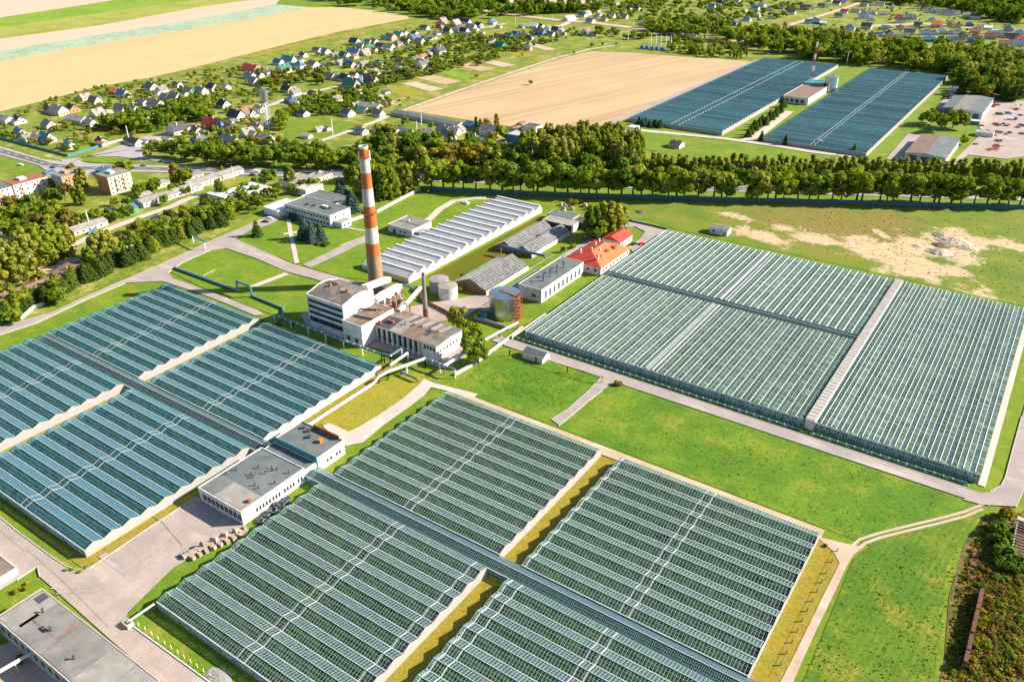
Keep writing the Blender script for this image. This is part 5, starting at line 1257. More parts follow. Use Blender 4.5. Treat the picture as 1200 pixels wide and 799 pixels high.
wb('long blue-roofed pavilion behind the orange apartment block', (121, 206), 9, 13, 3.2, 'blue_wall', 'roof_blue', 1.4, axis='x', nw=2, name='pavilion')
# roadside store, garages and farm sheds by the straw field
for i, (lb, px, L, W, h, wl, rf, ax, rs) in enumerate([
    ('very long grey shed along the lower edge of the straw field', (537, 150), 150, 11, 3.4, 'grey_wall', 'roof_slate', 'x', 1.2),
    ('grey-blue gabled shed right of the dirt track, left of a pair', (462, 160), 26, 10, 3.2, 'cream_wall', 'roof_slate', 'x', 2.0), ('grey-blue gabled shed right of the dirt track, right of a pair', (478, 160), 26, 10, 3.2, 'cream_wall', 'roof_slate', 'x', 2.0)]):
    if i == 0:
        a, c = G(463, 134), G(541, 150); t = thing('long_shed', lb, 'shed', a, math.atan2(c.y - a.y, c.x - a.x)); L = (c - a).length
        MB().box(0, L, -5.5, 5.5, 0, 3.2).build('wall', wl, t); b = MB().poly([(0, -6, 3.2), (L, -6, 3.2), (L, 0, 4.8), (0, 0, 4.8)]).poly([(0, 6, 3.2), (L, 6, 3.2), (L, 0, 4.8), (0, 0, 4.8)]); b.build('roof', rf, t)
        MB().poly([(L, -5.5, 3.2), (L, 5.5, 3.2), (L, 0, 4.75)]).build('gable', 'white_wall', t)
    else: wb(lb, px, L, W, h, wl, rf, rs, ax, 'farm_shed')
flat('depot_store', 'flat blue-grey store by the trees at the corner of the straw field', 'building', *(lambda a: (a.x - 22, a.x, a.y, a.y + 14))(G(620, 172)), 7, 'blue_wall', 'concrete_pale', .4)
flat('depot_store', 'small white block behind the blue-grey store', 'building', *(lambda a: (a.x - 14, a.x, a.y, a.y + 10))(G(628, 158)), 6, 'white_wall', 'roof_dark', .4)
flat('roadside_block', 'roofless pale building on the grass right of the birch wood', 'building', *(lambda a: (a.x - 16, a.x, a.y, a.y + 26))(G(733, 170)), 5, 'cream_wall', 'concrete', .5)
flat('roadside_block', 'small white box building above the roofless pale building', 'building', *(lambda a: (a.x - 7, a.x, a.y, a.y + 8))(G(744, 157)), 5, 'white_wall', 'roof_white', .3)
wb('small dark-roofed cabin at the edge of the young poplars', (796, 175), 9, 10, 3, 'white_wall', 'roof_dark', 2.4, 'x', 'cabin', nw=2)
# distant greenhouse service building
t, r = flat('boiler_annexe', 'flat service building between the two distant blue greenhouses', 'building', -236, -212, 806, 868, 6, 'white_wall', 'roof_brown', .4); windows(t, 'S', 24, 62, 1, 4.4, (2, 7, 12, 17), 3.4)
flat('boiler_annexe', 'teal upper block behind the distant service building', 'building', -236, -217, 869, 888, 7.5, 'blue_wall', 'roof_teal', .4)
t = tank('pale silo beside the distant service building', (-202 - 9, 878), 6.5, 15, 'steel', 'steel', 1.2)
t = thing('radio_mast', 'red and white lattice mast between the distant greenhouses', 'mast', (*G(949, 104).xy, 0)); z = 0; k = 0
while z < 46:
    b = MB(); q = 1.3 * (1 - z / 70)
    for sx in (-q, q):
        for sy in (-q, q): b.bar((sx, sy, z), (sx * .93, sy * .93, z + 5.7), .2, .2)
    b.bar((-q, -q, z), (q, -q, z + 5.7), .2, .2).bar((q, q, z), (-q, q, z + 5.7), .2, .2).bar((q, -q, z), (q, q, z + 5.7), .2, .2); b.build('mast_section', 'machine_red' if k % 2 == 0 else 'white_paint', t); z += 5.75; k += 1
# machinery depot buildings
def depot(label, px, px2, L, W, h, wall, roof, rise):
    p = G(*px); t = thing('workshop', label, 'building', (p.x - W, p.y, 0)); D = L
    MB().box(0, W, 0, D, 0, h).build('wall', wall, t)
    b = MB(); e = .5; b.poly([(-e, -e, h), (-e, D + e, h), (W / 2, D + e, h + rise), (W / 2, -e, h + rise)]).poly([(W + e, -e, h), (W + e, D + e, h), (W / 2, D + e, h + rise), (W / 2, -e, h + rise)], 1); b.build('roof', list(roof), t)
    MB().poly([(0, .02, h), (W, .02, h), (W / 2, .02, h + rise)]).build('gable', wall, t)
    for i in range(3): MB().box(W * (.1 + .3 * i), W * (.1 + .3 * i) + W * .2, -.1, 0, .2, h * .8).build('door', 'steel_dark', t)
    windows(t, 'E', W, D, h * .45, h * .75, [2 + i * 5 for i in range(int(D / 5.4))], 2.5)
depot('twin-roofed blue-grey workshop in the depot, left half', (1127, 138), None, 58, 17, 7, 'blue_wall', ('roof_slate', 'roof_dark'), .9)
depot('twin-roofed blue-grey workshop in the depot, right half', (1149, 143), None, 68, 24, 8, 'white_wall', ('roof_grey', 'roof_slate'), .9)
depot('big brown-roofed barn beside the young poplars', (1106, 195), None, 62, 28, 6, 'white_wall', ('roof_brown', 'roof_slate'), 1.6)
flat('yard_cabin', 'white flat cabin in the middle of the depot yard', 'building', *(lambda a: (a.x - 13, a.x, a.y, a.y + 9))(G(1163, 162)), 3.4, 'white_wall', 'roof_pale', .2)
flat('yard_cabin', 'pale lean-to in front of the twin-roofed workshop', 'building', *(lambda a: (a.x - 14, a.x, a.y, a.y + 7))(G(1147, 147)), 3, 'blue_wall', 'roof_white', .2)
flat('yard_cabin', 'small white cabin by the conifer at the depot corner', 'building', *(lambda a: (a.x - 8, a.x, a.y, a.y + 8))(G(1121, 108)), 3.4, 'white_wall', 'roof_white', .2)
wb('blue gate kiosk in front of the right distant greenhouse', (962, 172), 6, 7, 4, 'blue_wall', 'roof_blue', .4, nw=1, name='kiosk')
# water tower
t = thing('water_tower', 'white lattice water tower in the middle of the village', 'tower', G(315, 151)); b = MB(); HW = 24
for sx in (-2.2, 2.2):
    for sy in (-2.2, 2.2): b.bar((sx * 1.3, sy * 1.3, 0), (sx * .8, sy * .8, HW), .4, .4)
for z in range(0, 24, 4):
    q = 2.2 * (1.3 - .5 * z / HW); q2 = 2.2 * (1.3 - .5 * (z + 4) / HW)
    for s in (-1, 1): b.bar((-q, s * q, z), (q2, s * q2, z + 4), .22, .22).bar((q, s * q, z), (-q2, s * q2, z + 4), .22, .22).bar((s * q, -q, z), (s * q2, q2, z + 4), .22, .22); b.bar((-q, s * q, z), (q, s * q, z), .2, .2)
b.build('lattice_leg', 'pipe_white', t); MB().cyl((0, 0), 3.4, HW, HW + 8.5, n=20, cap=True).cyl((0, 0), 3.5, HW + 8.5, HW + 10, .3, n=20).build('tank', 'steel', t, smooth=True); MB().cyl((0, 0), .5, 0, HW, n=8).build('riser_pipe', 'pipe_white', t)
# electrical substation by the railway
t = thing('transformer_yard', 'blue-grey transformer yard with tall masts behind the straw field', 'substation', G(765, 58)); b = MB()
for i in range(5): b.box(-16 + i * 7, -12 + i * 7, -4, 1, 0, 3.6).box(-15 + i * 7, -14.4 + i * 7, -2, -1.4, 3.6, 6.5)
b.build('transformer', 'machine_blue', t)
for i in range(5): b = MB(); x = -6 + i * 7; b.bar((x, 6, 0), (x, 6, 17), .7, .7).bar((x - 3, 6, 14), (x + 3, 6, 14), .4, .4); b.build('mast', 'pipe_white', t)
# railway and street masts
k = 0
for px, py, h, lb in [(560, 17, 9, 'r'), (579, 19, 10, 'r'), (573, 22, 8, 'r'), (604, 30, 12, 'r'), (634, 23, 7, 'r'), (647, 24, 7, 'r'), (799, 42, 14, 'r'), (817, 42, 9, 'r'), (828, 45, 9, 'r'), (837, 42, 8, 'r'), (872, 49, 11, 'r'), (880, 49, 8, 'r'), (736, 49, 16, 'r'), (853, 45, 9, 'r'), (742, 33, 10, 'r'), (992, 76, 14, 'g'), (494, 147, 12, 'v'), (489, 162, 14, 'v'), (274, 211, 10, 'v'), (390, 158, 13, 'v'), (106, 268, 12, 'v'), (151, 163, 11, 'v'), (225, 227, 9, 'v')]:
    t = thing('lamp_post', {'r': 'pale mast beside the railway line', 'g': 'thin mast at the back of the distant greenhouse', 'v': 'pale wooden-armed pole standing in the village'}[lb], 'pole', G(px, py), 0, {'r': 'masts along the railway', 'g': None, 'v': 'poles in the village'}[lb], True)
    MB().box(-.25, .25, -.25, .25, 0, h).build('mast', 'pipe_white', t); MB().box(-1.2, 1.2, -.12, .12, h - .8, h - .5).build('arm', 'pipe_white', t)

# ------------------------------------------------------------------ village houses
BACKYARD = True
HCOL = {'g': ('roof_grey', 'grey'), 'd': ('roof_dark', 'dark'), 't': ('roof_teal', 'teal'), 'b': ('roof_blue', 'blue'), 'r': ('roof_red', 'red'), 'n': ('roof_brown', 'brown'), 'p': ('roof_pale', 'pale'), 's': ('roof_slate', 'slate'), 'e': ('roof_green', 'green'), 'm': ('roof_magenta', 'magenta'), 'o': ('roof_orange', 'orange'), 'u': ('roof_rust', 'rust'), 'w': ('roof_white', 'white')}
WCOL = {'w': ('white_wall', 'white'), 'c': ('cream_wall', 'cream'), 'o': ('orange_wall', 'orange'), 'k': ('pink_wall', 'pink'), 'l': ('blue_wall', 'blue'), 'y': ('grey_wall', 'grey'), 'v': ('green_wall', 'green')}
# x y roof wall size   (size: 1 shed 2 cottage 3 house 4 large 5 long)
HS = """5 143 pw5 23 144 dw3 25 159 tc3 33 165 gc2 45 165 pk2 56 166 tw3 82 174 tc2 120 169 dc2 59 131 dc2 70 134 pc4 86 131 do3 92 144 gw5 107 147 gw2 59 150 gc3 112 122 gw3 145 114 bw3 136 110 oo2 143 131 gw3 115 137 gc3 127 138 gc2 100 117 pc2
160 170 dw2 171 169 gw1 183 168 pc1 179 107 gw4 190 108 gw2 208 102 dw2 223 110 gv3 236 110 gw3 250 106 dc3 264 105 pc2 195 118 pk3 207 119 pw4 212 123 nc2 169 123 gw2 184 127 gc4 145 131 gw3 157 131 pc2 187 133 bw1 263 126 dw3 246 136 dw2 250 151 rl4 278 141 dw4 294 137 dw3 208 157 dc4 220 155 pc2 231 156 nc2 234 167 sl3 271 169 pc5 271 153 gc2 291 160 gc3 176 138 gc2 197 165 dc1
295 83 rk5 293 92 sw3 304 91 dw2 313 87 dw2 327 76 tw3 339 75 tw4 351 81 bw4 368 80 gw4 333 85 ew4 352 74 gc2 299 99 pw3 309 111 bl2 338 108 dc3 346 111 gw2 388 93 pc3 398 94 tc2 412 101 ey4 434 99 dc4 342 120 bl3 368 113 dc2 395 119 gc2 356 136 dw2 295 137 dw3 305 131 pc2 284 139 nw4 408 136 sw3 426 132 tc2 418 127 pc2 434 129 pc5 301 153 nc2 297 161 pw2 312 166 pc3 424 157 sw2 374 154 gw1 360 162 pw1 392 67 gw2 403 68 ew3 416 65 bw4 428 64 gw2 382 63 gw3 372 61 dw2 356 67 nw2 399 76 gw2 408 76 tl2 381 76 gc1
416 53 dw4 423 56 gw2 432 51 ew2 439 51 gw2 451 47 tw2 458 47 gk4 467 43 tw3 474 41 gw2 486 41 dw2 487 48 bw3 492 51 gw3 502 47 dw3 498 35 dw3 515 33 mk2 519 27 pk3 534 31 pk4 546 27 dw2 551 34 gw3 537 37 dw4 525 39 dc3 512 41 dw2 456 59 gw4 466 54 sk3 446 57 dw3 432 59 ew3 417 64 bw3 428 65 gk3 405 68 ew3 475 51 dc3 481 57 gc1 487 72 sw5 496 69 ok2 504 64 bw2 515 63 dy4 468 76 dc2 496 79 sw4 478 84 dc1 467 86 gw2 412 79 bc3 427 78 gc3 444 79 bc2 424 87 dw2 415 91 dw2 405 95 dw3 412 104 ey4 424 99 bl3 435 100 dw3 452 110 dw1 421 110 gc1 438 87 gc2 455 92 gc1
547 28 dw3 552 36 gw4 544 39 dw3 561 32 dc3 577 28 bw3 612 33 bw2 626 33 ww3 634 33 dw2 642 35 gw2 651 38 dw3 657 38 gw2 612 45 sw5 621 47 dw2 604 42 bw2 596 45 tv3 587 56 tv3 577 50 gw2 619 59 pk2 575 54 gw2 667 24 ww5 683 20 tw3 687 41 nw4 695 42 gw2 699 14 mk3 632 41 sl4 646 42 bw2 565 40 gc1 585 33 pw1
688 18 gw3 702 19 gw2 716 21 tw3 731 22 pk3 737 11 tw3 755 5 gw2 746 12 dw2 767 4 gw2 795 4 dw2 810 47 pc3 753 29 pc2 835 24 dw4 834 10 bw3 692 27 gw3 722 7 gw2 708 25 pk2
860 30 dl4 875 25 bw3 893 8 dw4 885 12 bw3 901 13 sw3 863 4 gw3 843 5 dw3 843 24 gw2 887 20 gw3 927 17 dw4 943 12 dy4 951 11 gw2 962 9 dw3 968 9 gw2 980 6 dw3 989 16 mw3 982 21 ew3 947 28 tw2 956 28 bl3 964 29 ww2 975 41 dw4 955 36 bl1 995 36 bw4 998 46 tw3 877 54 ul3 946 63 ow3 903 22 gc2 915 11 bw2 872 14 gw2 972 2 bw2 988 4 gw3
1012 8 gw3 1022 7 gw3 1032 7 bw3 1045 10 pw3 1003 15 gw3 1012 17 sw2 1022 17 pw3 1035 18 gw3 1012 22 bw4 1022 25 pw2 1053 22 kk3 1055 27 dw4 1065 22 bw3 1072 23 pw2 1092 25 bw3 1082 13 dw3 1092 15 tw4 1100 16 sw2 1112 18 sw4 1120 18 gw3 1132 20 gw3 1143 22 sw4 1015 34 dc4 1037 35 bw3 1055 35 rw3 1075 32 dw3 1097 32 ow4 1113 31 dk3 1122 33 nw3 1136 31 bl3 1157 35 ww3 1167 41 bl5 1182 37 ty4 1195 41 bw4 1005 43 kk3 1022 44 dw3 1042 43 dw4 1050 45 gw2 1065 41 dw4 1083 41 bw3 1095 41 gw3 1105 40 ww4 1114 41 sw3 1123 40 sw3 1142 39 kn3 1143 45 rk3 1160 46 uk4 1172 44 kw2 1182 45 dy3 1192 46 uk3 1192 54 bw4 1087 49 tl3 1095 49 pw3 1113 48 bw2 1123 50 dw4 1137 50 bl3 1177 55 uy4 1143 58 sw4 1073 50 uw3 1183 64 bw2 1030 43 bw2 1060 44 gw2 1150 33 nw2 1128 44 ny3 1197 50 rw3
497 160 dw3 520 157 gw3 530 158 gw3 537 156 pw2 525 164 gw3 555 166 sw3 575 158 gw4 553 150 bl2 590 178 pw3 600 158 nw2 444 136 gw2 560 182 gc2"""
ZONES = [(lambda x, y: x < 125 and y > 105, 'above the highway junction'), (lambda x, y: x < 205 and y > 100, 'beside the lower edge of the wheat field'), (lambda x, y: y > 140 and x < 440, 'just above the highway trees'), (lambda x, y: x < 300 and y > 95, 'left of the water tower'), (lambda x, y: x < 330 and y < 106, 'behind the water tower'), (lambda x, y: x < 445 and y > 88, 'right of the water tower'), (lambda x, y: x < 380 and y <= 95, 'at the tip of the wheat field'), (lambda x, y: x < 445, 'on the far side of the village street'), (lambda x, y: x >= 440 and y > 130, 'between the straw field and the highway trees'), (lambda x, y: x < 505 and y > 60, 'at the edge of the garden plots'), (lambda x, y: x < 505, 'on the wheat field side of the far village'), (lambda x, y: x < 560, 'below the far dark wood'), (lambda x, y: x < 640 and y > 38, 'in the orchard by the straw field'), (lambda x, y: x < 660, 'just before the railway'), (lambda x, y: x < 745 and y > 23, 'beside the level crossing'), (lambda x, y: x < 745, 'behind the level crossing'), (lambda x, y: x < 850, 'around the railway grove'), (lambda x, y: x < 910, 'beyond the railway cutting'), (lambda x, y: y > 44, 'behind the wood at far right'), (lambda x, y: x < 1000 and y < 15, 'at the top edge left of the sandy suburb road'), (lambda x, y: x < 1000, 'beside the sandy suburb road'), (lambda x, y: y < 28, 'in the back row of the suburb'), (lambda x, y: y < 38, 'in the middle row of the suburb'), (lambda x, y: True, 'in the front row of the suburb')]
HOUSEPTS = []
import re
for _ in range(95):   # outbuildings behind the houses
    m_ = random.choice([q for q in re.finditer(r'(\d+) (\d+) \w\w\d', HS) if int(q[2]) > 24]); HS += ' %d %d %s%s1' % (int(m_[1]) + random.randint(-9, 9), int(m_[2]) + random.randint(-5, 4), random.choice('gsppnud'), random.choice('wcyc'))
for m_ in re.finditer(r'(\d+) (\d+) (\w)(\w)(\d)', HS):
    px, py, rc, wc, sz = int(m_[1]), int(m_[2]), m_[3], m_[4], int(m_[5])
    if wc == 'n': wc = 'c'
    if rc == 'g' and random.random() < .5: rc = 'p'
    if rc == 'k': rc = 'u' if random.random() < .5 else 'r'
    c = G(px, py); HOUSEPTS.append((c.x, c.y))
    Wd, Dp, h, rs = [(6, 5, 2.4, 1.2), (8, 7, 2.8, 2.6), (9.5, 8, 3.0, 3.8), (12, 9.5, 4.0, 4.4), (19, 9, 3.4, 3.2)][sz - 1]
    Wd *= 1.18; Dp *= 1.15; h *= 1.1; rs *= 1.15
    Wd *= random.uniform(.9, 1.15); Dp *= random.uniform(.92, 1.1); rs *= random.uniform(.75, 1.1)
    if px > 1000: rs *= .8
    ax = 'x' if random.random() < .72 else 'y'; hip = rc in 'bs' and sz >= 3 and random.random() < .5
    z = [n for f, n in ZONES if f(px, py)][0]
    lab = "%s %s-roofed %s %s %s" % (['tiny', 'small', 'gabled', 'large', 'long'][sz - 1] if not hip else 'hip-roofed' if sz < 5 else 'long', HCOL[rc][1], WCOL[wc][1], 'shed' if sz == 1 else 'house', z) if not hip else "%s-hipped %s house %s" % (HCOL[rc][1], WCOL[wc][1], z)
    t = thing('village_shed' if sz == 1 else 'village_house', lab, 'shed' if sz == 1 else 'house', (c.x, c.y, 0), random.uniform(-.16, .16) + (math.radians(12) if px > 900 else 0), 'sheds in the village' if sz == 1 else 'village houses', True)
    if ax == 'y': Wd, Dp = Dp, Wd
    a, b_ = Wd / 2, Dp / 2; e = .55
    w_ = MB().box(-a, a, -b_, b_, 0, h)
    r = MB()
    if hip:
        q = min(a, b_) * .9; dx, dy = (a - q, 0) if ax == 'x' else (0, b_ - q); T1, T2 = (-dx, -dy, h + rs * .85), (dx, dy, h + rs * .85)
        C = [(-a - e, -b_ - e, h - .1), (a + e, -b_ - e, h - .1), (a + e, b_ + e, h - .1), (-a - e, b_ + e, h - .1)]
        if ax == 'x': r.poly([C[0], C[1], T2, T1]).poly([C[1], C[2], T2]).poly([C[2], C[3], T1, T2]).poly([C[3], C[0], T1])
        else: r.poly([C[0], C[1], T1]).poly([C[1], C[2], T2, T1]).poly([C[2], C[3], T2]).poly([C[3], C[0], T1, T2])
    else:
        for s in (-1, 1):
            th = .18
            if ax == 'x': q = [(-a - e, s * (b_ + e), h - e * rs / b_), (a + e, s * (b_ + e), h - e * rs / b_), (a + e, 0, h + rs), (-a - e, 0, h + rs)]
            else: q = [(s * (a + e), -b_ - e, h - e * rs / a), (s * (a + e), b_ + e, h - e * rs / a), (0, b_ + e, h + rs), (0, -b_ - e, h + rs)]
            u = [(x, y, zz + th) for x, y, zz in q]; r.poly(q).poly(u)
            for i in range(4): j = (i + 1) % 4; r.poly([q[i], q[j], u[j], u[i]])
        for s in (-1, 1):
            if ax == 'x': w_.poly([(s * a, -b_, h), (s * a, b_, h), (s * a, 0, h + rs - .02)])
            else: w_.poly([(-a, s * b_, h), (a, s * b_, h), (0, s * b_, h + rs - .02)])
    w_.build('wall', WCOL[wc][0], t); r = r.build('roof', HCOL[rc][0], t)
    if sz > 1:
        MB().box(a * .3, a * .3 + .7, -.9, -.2, h + rs * .5, h + rs + .8).build('chimney', 'orange_brick' if random.random() < .5 else 'white_wall', r)
        if py > 30:
            for q in range(2 if sz < 4 else 3):
                y = -b_ + Dp * (q + .6) / (2.6 if sz < 4 else 3.6); MB().box(a + .01, a + .06, y, y + 1.1, 1.0, 2.3).build('window', 'window_glass', t)
                x = -a + Wd * (q + .6) / (2.6 if sz < 4 else 3.6); MB().box(x, x + 1.1, -b_ - .06, -b_ - .01, 1.0, 2.3).build('window', 'window_glass', t)
            if rs > 3.2 and ax == 'x': MB().box(a + .01, a + .06, -.5, .5, h + .5, h + 1.7).build('window', 'window_glass', t)
# ------------------------------------------------------------------ trees
def _quads(P, N, size):
    """leaf clumps: one bent quad at each point, roughly facing N"""
    n = len(P); r = rng.normal(size=(n, 3)); u = np.cross(N, r); u /= np.linalg.norm(u, axis=1)[:, None] + 1e-9; v = np.cross(N, u); v /= np.linalg.norm(v, axis=1)[:, None] + 1e-9
    s = size * rng.uniform(.6, 1.35, (n, 1)); a = s * rng.uniform(.7, 1.2, (n, 1))
    V = np.stack([P - u * s - v * a * .6, P + u * s * .8 - v * a, P + u * s + v * a * .7, P - u * s * .7 + v * a], 1)
    V += N[:, None, :] * rng.normal(size=(n, 4, 1)) * (size * .35)
    return V.reshape(-1, 3)
def _crown(kind, n, leaf):
    """unit-height tree crown as a cloud of leaf clumps"""
    P = []; N = []
    def blob(c, rad, k):
        d = rng.normal(size=(k, 3)); d /= np.linalg.norm(d, axis=1)[:, None]
        rr = rng.uniform(.72, 1.06, (k, 1)); p = c + d * rr * rad; P.append(p); q = d + rng.normal(size=(k, 3)) * .22; N.append(q / np.linalg.norm(q, axis=1)[:, None])
    if kind == 'round':
        m = 11
        for i in range(m):
            a = rng.uniform(0, 6.28); z = rng.uniform(.36, .84); w = .27 * math.sin(math.pi * min(1, max(.1, (z - .16) / .8))) ** .6
            blob(np.array([math.cos(a) * w, math.sin(a) * w, z]), np.array([.17, .17, .14]) * rng.uniform(.75, 1.2), n // m)
    elif kind == 'row':   # bare stem below, domed top
        m = 10
        for i in range(m):
            a = rng.uniform(0, 6.28); z = rng.uniform(.34, .88); w = .22 * math.sin(math.pi * min(1, max(.15, (z - .2) / .8))) ** .6
            blob(np.array([math.cos(a) * w, math.sin(a) * w, z]), np.array([.15, .15, .13]) * rng.uniform(.75, 1.2), n // m)
    elif kind == 'tall':
        m = 18
        for i in range(m):
            z = .16 + .72 * i / (m - 1); w = .125 * (1 - ((z - .4) / .6) ** 2) + .015; a = i * 2.4 + rng.uniform(-.5, .5)
            blob(np.array([math.cos(a) * w, math.sin(a) * w, z]), np.array([.062, .062, .125]) * rng.uniform(.8, 1.2) * (1.2 - .45 * z), n // m)
    elif kind == 'poplar':
        m = 9
        for i in range(m):
            z = .2 + .72 * i / (m - 1); a = rng.uniform(0, 6.28); w = .05 * (1.1 - z)
            blob(np.array([math.cos(a) * w, math.sin(a) * w, z]), np.array([.15, .15, .11]) * (1.2 - .95 * z) * rng.uniform(.85, 1.15), n // m)
    elif kind == 'cone':
        m = 12
        for i in range(m):
            z = .08 + .9 * (i / m) ** .95; w = .25 * (1 - z) ** .9 + .012; k = max(6, int(n * 2 * (1 - i / m) / m)); a = rng.uniform(0, 6.28, k); r_ = w * rng.uniform(.45, 1.08, k)
            P.append(np.stack([np.cos(a) * r_, np.sin(a) * r_, z - (r_ / .25) * .05 + rng.normal(size=k) * .012], 1))
            q = np.stack([np.cos(a) * .6, np.sin(a) * .6, np.full(k, .8)], 1) + rng.normal(size=(k, 3)) * .25; N.append(q / np.linalg.norm(q, axis=1)[:, None])
    elif kind == 'bush':
        m = 5
        for i in range(m):
            a = rng.uniform(0, 6.28); w = rng.uniform(0, .45); blob(np.array([math.cos(a) * w, math.sin(a) * w, rng.uniform(.35, .6)]), np.array([.42, .42, .38]) * rng.uniform(.7, 1.1), n // m)
    P = np.concatenate(P); N = np.concatenate(N); P[:, 2] = np.maximum(P[:, 2], .03)
    return _quads(P, N, leaf)
def _mesh(name, V, mat):
    n = len(V) // 4; me = bpy.data.meshes.new(name); me.vertices.add(len(V)); me.vertices.foreach_set('co', V.astype(np.float32).ravel())
    me.loops.add(n * 4); me.loops.foreach_set('vertex_index', np.arange(n * 4, dtype=np.int32)); me.polygons.add(n); me.polygons.foreach_set('loop_start', np.arange(0, n * 4, 4, dtype=np.int32)); me.polygons.foreach_set('loop_total', np.full(n, 4, dtype=np.int32))
    me.materials.append(MAT[mat]); me.update(calc_edges=True); me.validate(); return me
def _trunk(kind, mat):
    b = MB(); top = {'round': .55, 'row': .6, 'tall': .9, 'poplar': .85, 'cone': .95, 'bush': .4}[kind]; r = .022 if kind != 'bush' else .05
    b.cyl((0, 0), r * 1.3, 0, top * .35, r, n=7, cap=False).cyl((0, 0), r, top * .35, top, r * .25, n=7, cap=False)
    if kind in ('round', 'row'):
        for i in range(5):
            a = i * 1.3; z = .28 + .05 * i; b.tube([(0, 0, z), (math.cos(a) * .17, math.sin(a) * .17, z + .2)], r * .4, 5)
    me = b.build('trunk', mat); d = me.data; bpy.data.objects.remove(me); return d
KIND = {'round': (760, .045), 'row': (760, .040), 'tall': (1000, .026), 'poplar': (380, .040), 'cone': (620, .032), 'bush': (260, .12)}
LIB = {}; LOW = {}
for k, (n, lf) in KIND.items():
    LIB[k] = [_crown(k, n, lf) for _ in range(4)]; LOW[k] = [_crown(k, max(110, n // 4), lf * 1.75) for _ in range(3)]
MESH = {}; TR = {}
def crown_data(k, i, mat):
    if (k, i, mat) not in MESH: MESH[(k, i, mat)] = _mesh('crown', LIB[k][i], mat)
    return MESH[(k, i, mat)]
def trunk_data(k, mat):
    if (k, mat) not in TR: TR[(k, mat)] = _trunk(k, mat)
    return TR[(k, mat)]

TREES = []   # x, y, height, kind, leaf material, label, group, width factor
def T(px, py, h, kind='round', mat='leaf_mid', label='', group='', wf=1.0): p = G(px, py); TREES.append([p.x, p.y, h, kind, mat, label, group, wf])
def along(pts, n, h, kind, mats, label, group, jx=2, jy=1.2, wf=1.0):
    P = [Vector((x, y)) for x, y in pts]; L = [0]
    for a, b in zip(P[:-1], P[1:]): L.append(L[-1] + (b - a).length)
    for i in range(n):
        s = L[-1] * (i + .5) / n + random.uniform(-jx, jx) * .5; s = min(max(s, 0), L[-1] - .01)
        k = max(j for j in range(len(L) - 1) if L[j] <= s); q = P[k] + (P[k + 1] - P[k]) * ((s - L[k]) / (L[k + 1] - L[k]))
        T(q.x + random.uniform(-jx, jx) * .3, q.y + random.uniform(-jy, jy), h * random.uniform(.82, 1.14), kind, random.choice(mats), label, group, wf * random.uniform(.9, 1.15))
def inside(p, poly):
    x, y = p; c = False
    for i in range(len(poly)):
        (x1, y1), (x2, y2) = poly[i - 1], poly[i]
        if (y1 > y) != (y2 > y) and x < (x2 - x1) * (y - y1) / (y2 - y1) + x1: c = not c
    return c
ROADPX = [[(196, 157), (235, 147), (275, 139), (317, 124), (345, 113), (372, 107), (397, 101.5), (427, 92)], [(360, 170), (384, 163), (410, 154), (440, 143)], [(70, 302), (87, 287), (110, 276), (143, 263), (167, 254), (200, 243), (217, 235)]]
ROADW = [[G(*p).xy for p in r] for r in ROADPX]
def near_road(p, d=6):
    for r in ROADW:
        for a, b in zip(r[:-1], r[1:]):
            ab = b - a; t_ = max(0, min(1, (p - a).dot(ab) / ab.length_squared))
            if (a + ab * t_ - p).length < d: return True
    return False
def scatter(poly, n, h, kinds, mats, label, group, clear=7.0, wf=1.0, hv=.3):
    x0, x1 = min(p[0] for p in poly), max(p[0] for p in poly); y0, y1 = min(p[1] for p in poly), max(p[1] for p in poly); k = 0; tries = 0
    while k < n and tries < n * 60:
        tries += 1; p = (random.uniform(x0, x1), random.uniform(y0, y1))
        if not inside(p, poly): continue
        g = G(*p)
        if clear and any((g.x - a) ** 2 + (g.y - b) ** 2 < clear * clear for a, b in HOUSEPTS): continue
        if near_road(g.xy): continue
        T(p[0], p[1], h * random.uniform(1 - hv, 1 + hv), random.choice(kinds), random.choice(mats), label, group, wf * random.uniform(.85, 1.2)); k += 1
LM, LD, LL, LG, LR = 'leaf_mid', 'leaf_dark', 'leaf_light', 'leaf_gold', 'leaf_rust'
# roadside row behind the dark fence
along([(500, 221), (600, 225.5), (700, 229.5), (850, 234), (1000, 237.5), (1200, 243)], 54, 21, 'row', [LM, LM, LL, LD, LM], 'domed green tree in the row behind the dark fence', 'tree row behind the dark fence', 9, 1.6, 1.15)
# birch wood
scatter([(608, 205), (700, 212), (752, 212), (756, 200), (738, 184), (690, 178), (640, 182), (612, 192)], 75, 26, ['tall'], [LL, LL, LM], 'tall pale birch in the wood beside the straw field corner', 'birches in the roadside wood', 0, 1.15, .12)
along([(604, 206), (660, 211), (748, 214)], 14, 18, 'round', [LD, LD, LM], 'dark undergrowth tree at the foot of the birch wood', 'dark trees at the foot of the birch wood', 3, 1)
# young poplars in front of the distant greenhouses
along([(752, 205), (850, 208), (1000, 211), (1100, 213), (1210, 216)], 62, 13, 'poplar', [LM, LL, LL], 'young poplar in the front line before the distant greenhouses', 'young poplars, front line', 3, 1, 1.3)
along([(760, 199), (850, 202), (1000, 205), (1100, 207), (1210, 209)], 58, 13, 'poplar', [LM, LL, LL], 'young poplar in the back line before the distant greenhouses', 'young poplars, back line', 3, 1.4, 1.3)
along([(745, 201), (850, 214), (1000, 219), (1210, 226)], 22, 12, 'round', [LD, LM, LD], 'dark tree between the young poplars and the domed row', 'dark trees along the highway verge', 5, 1.5)
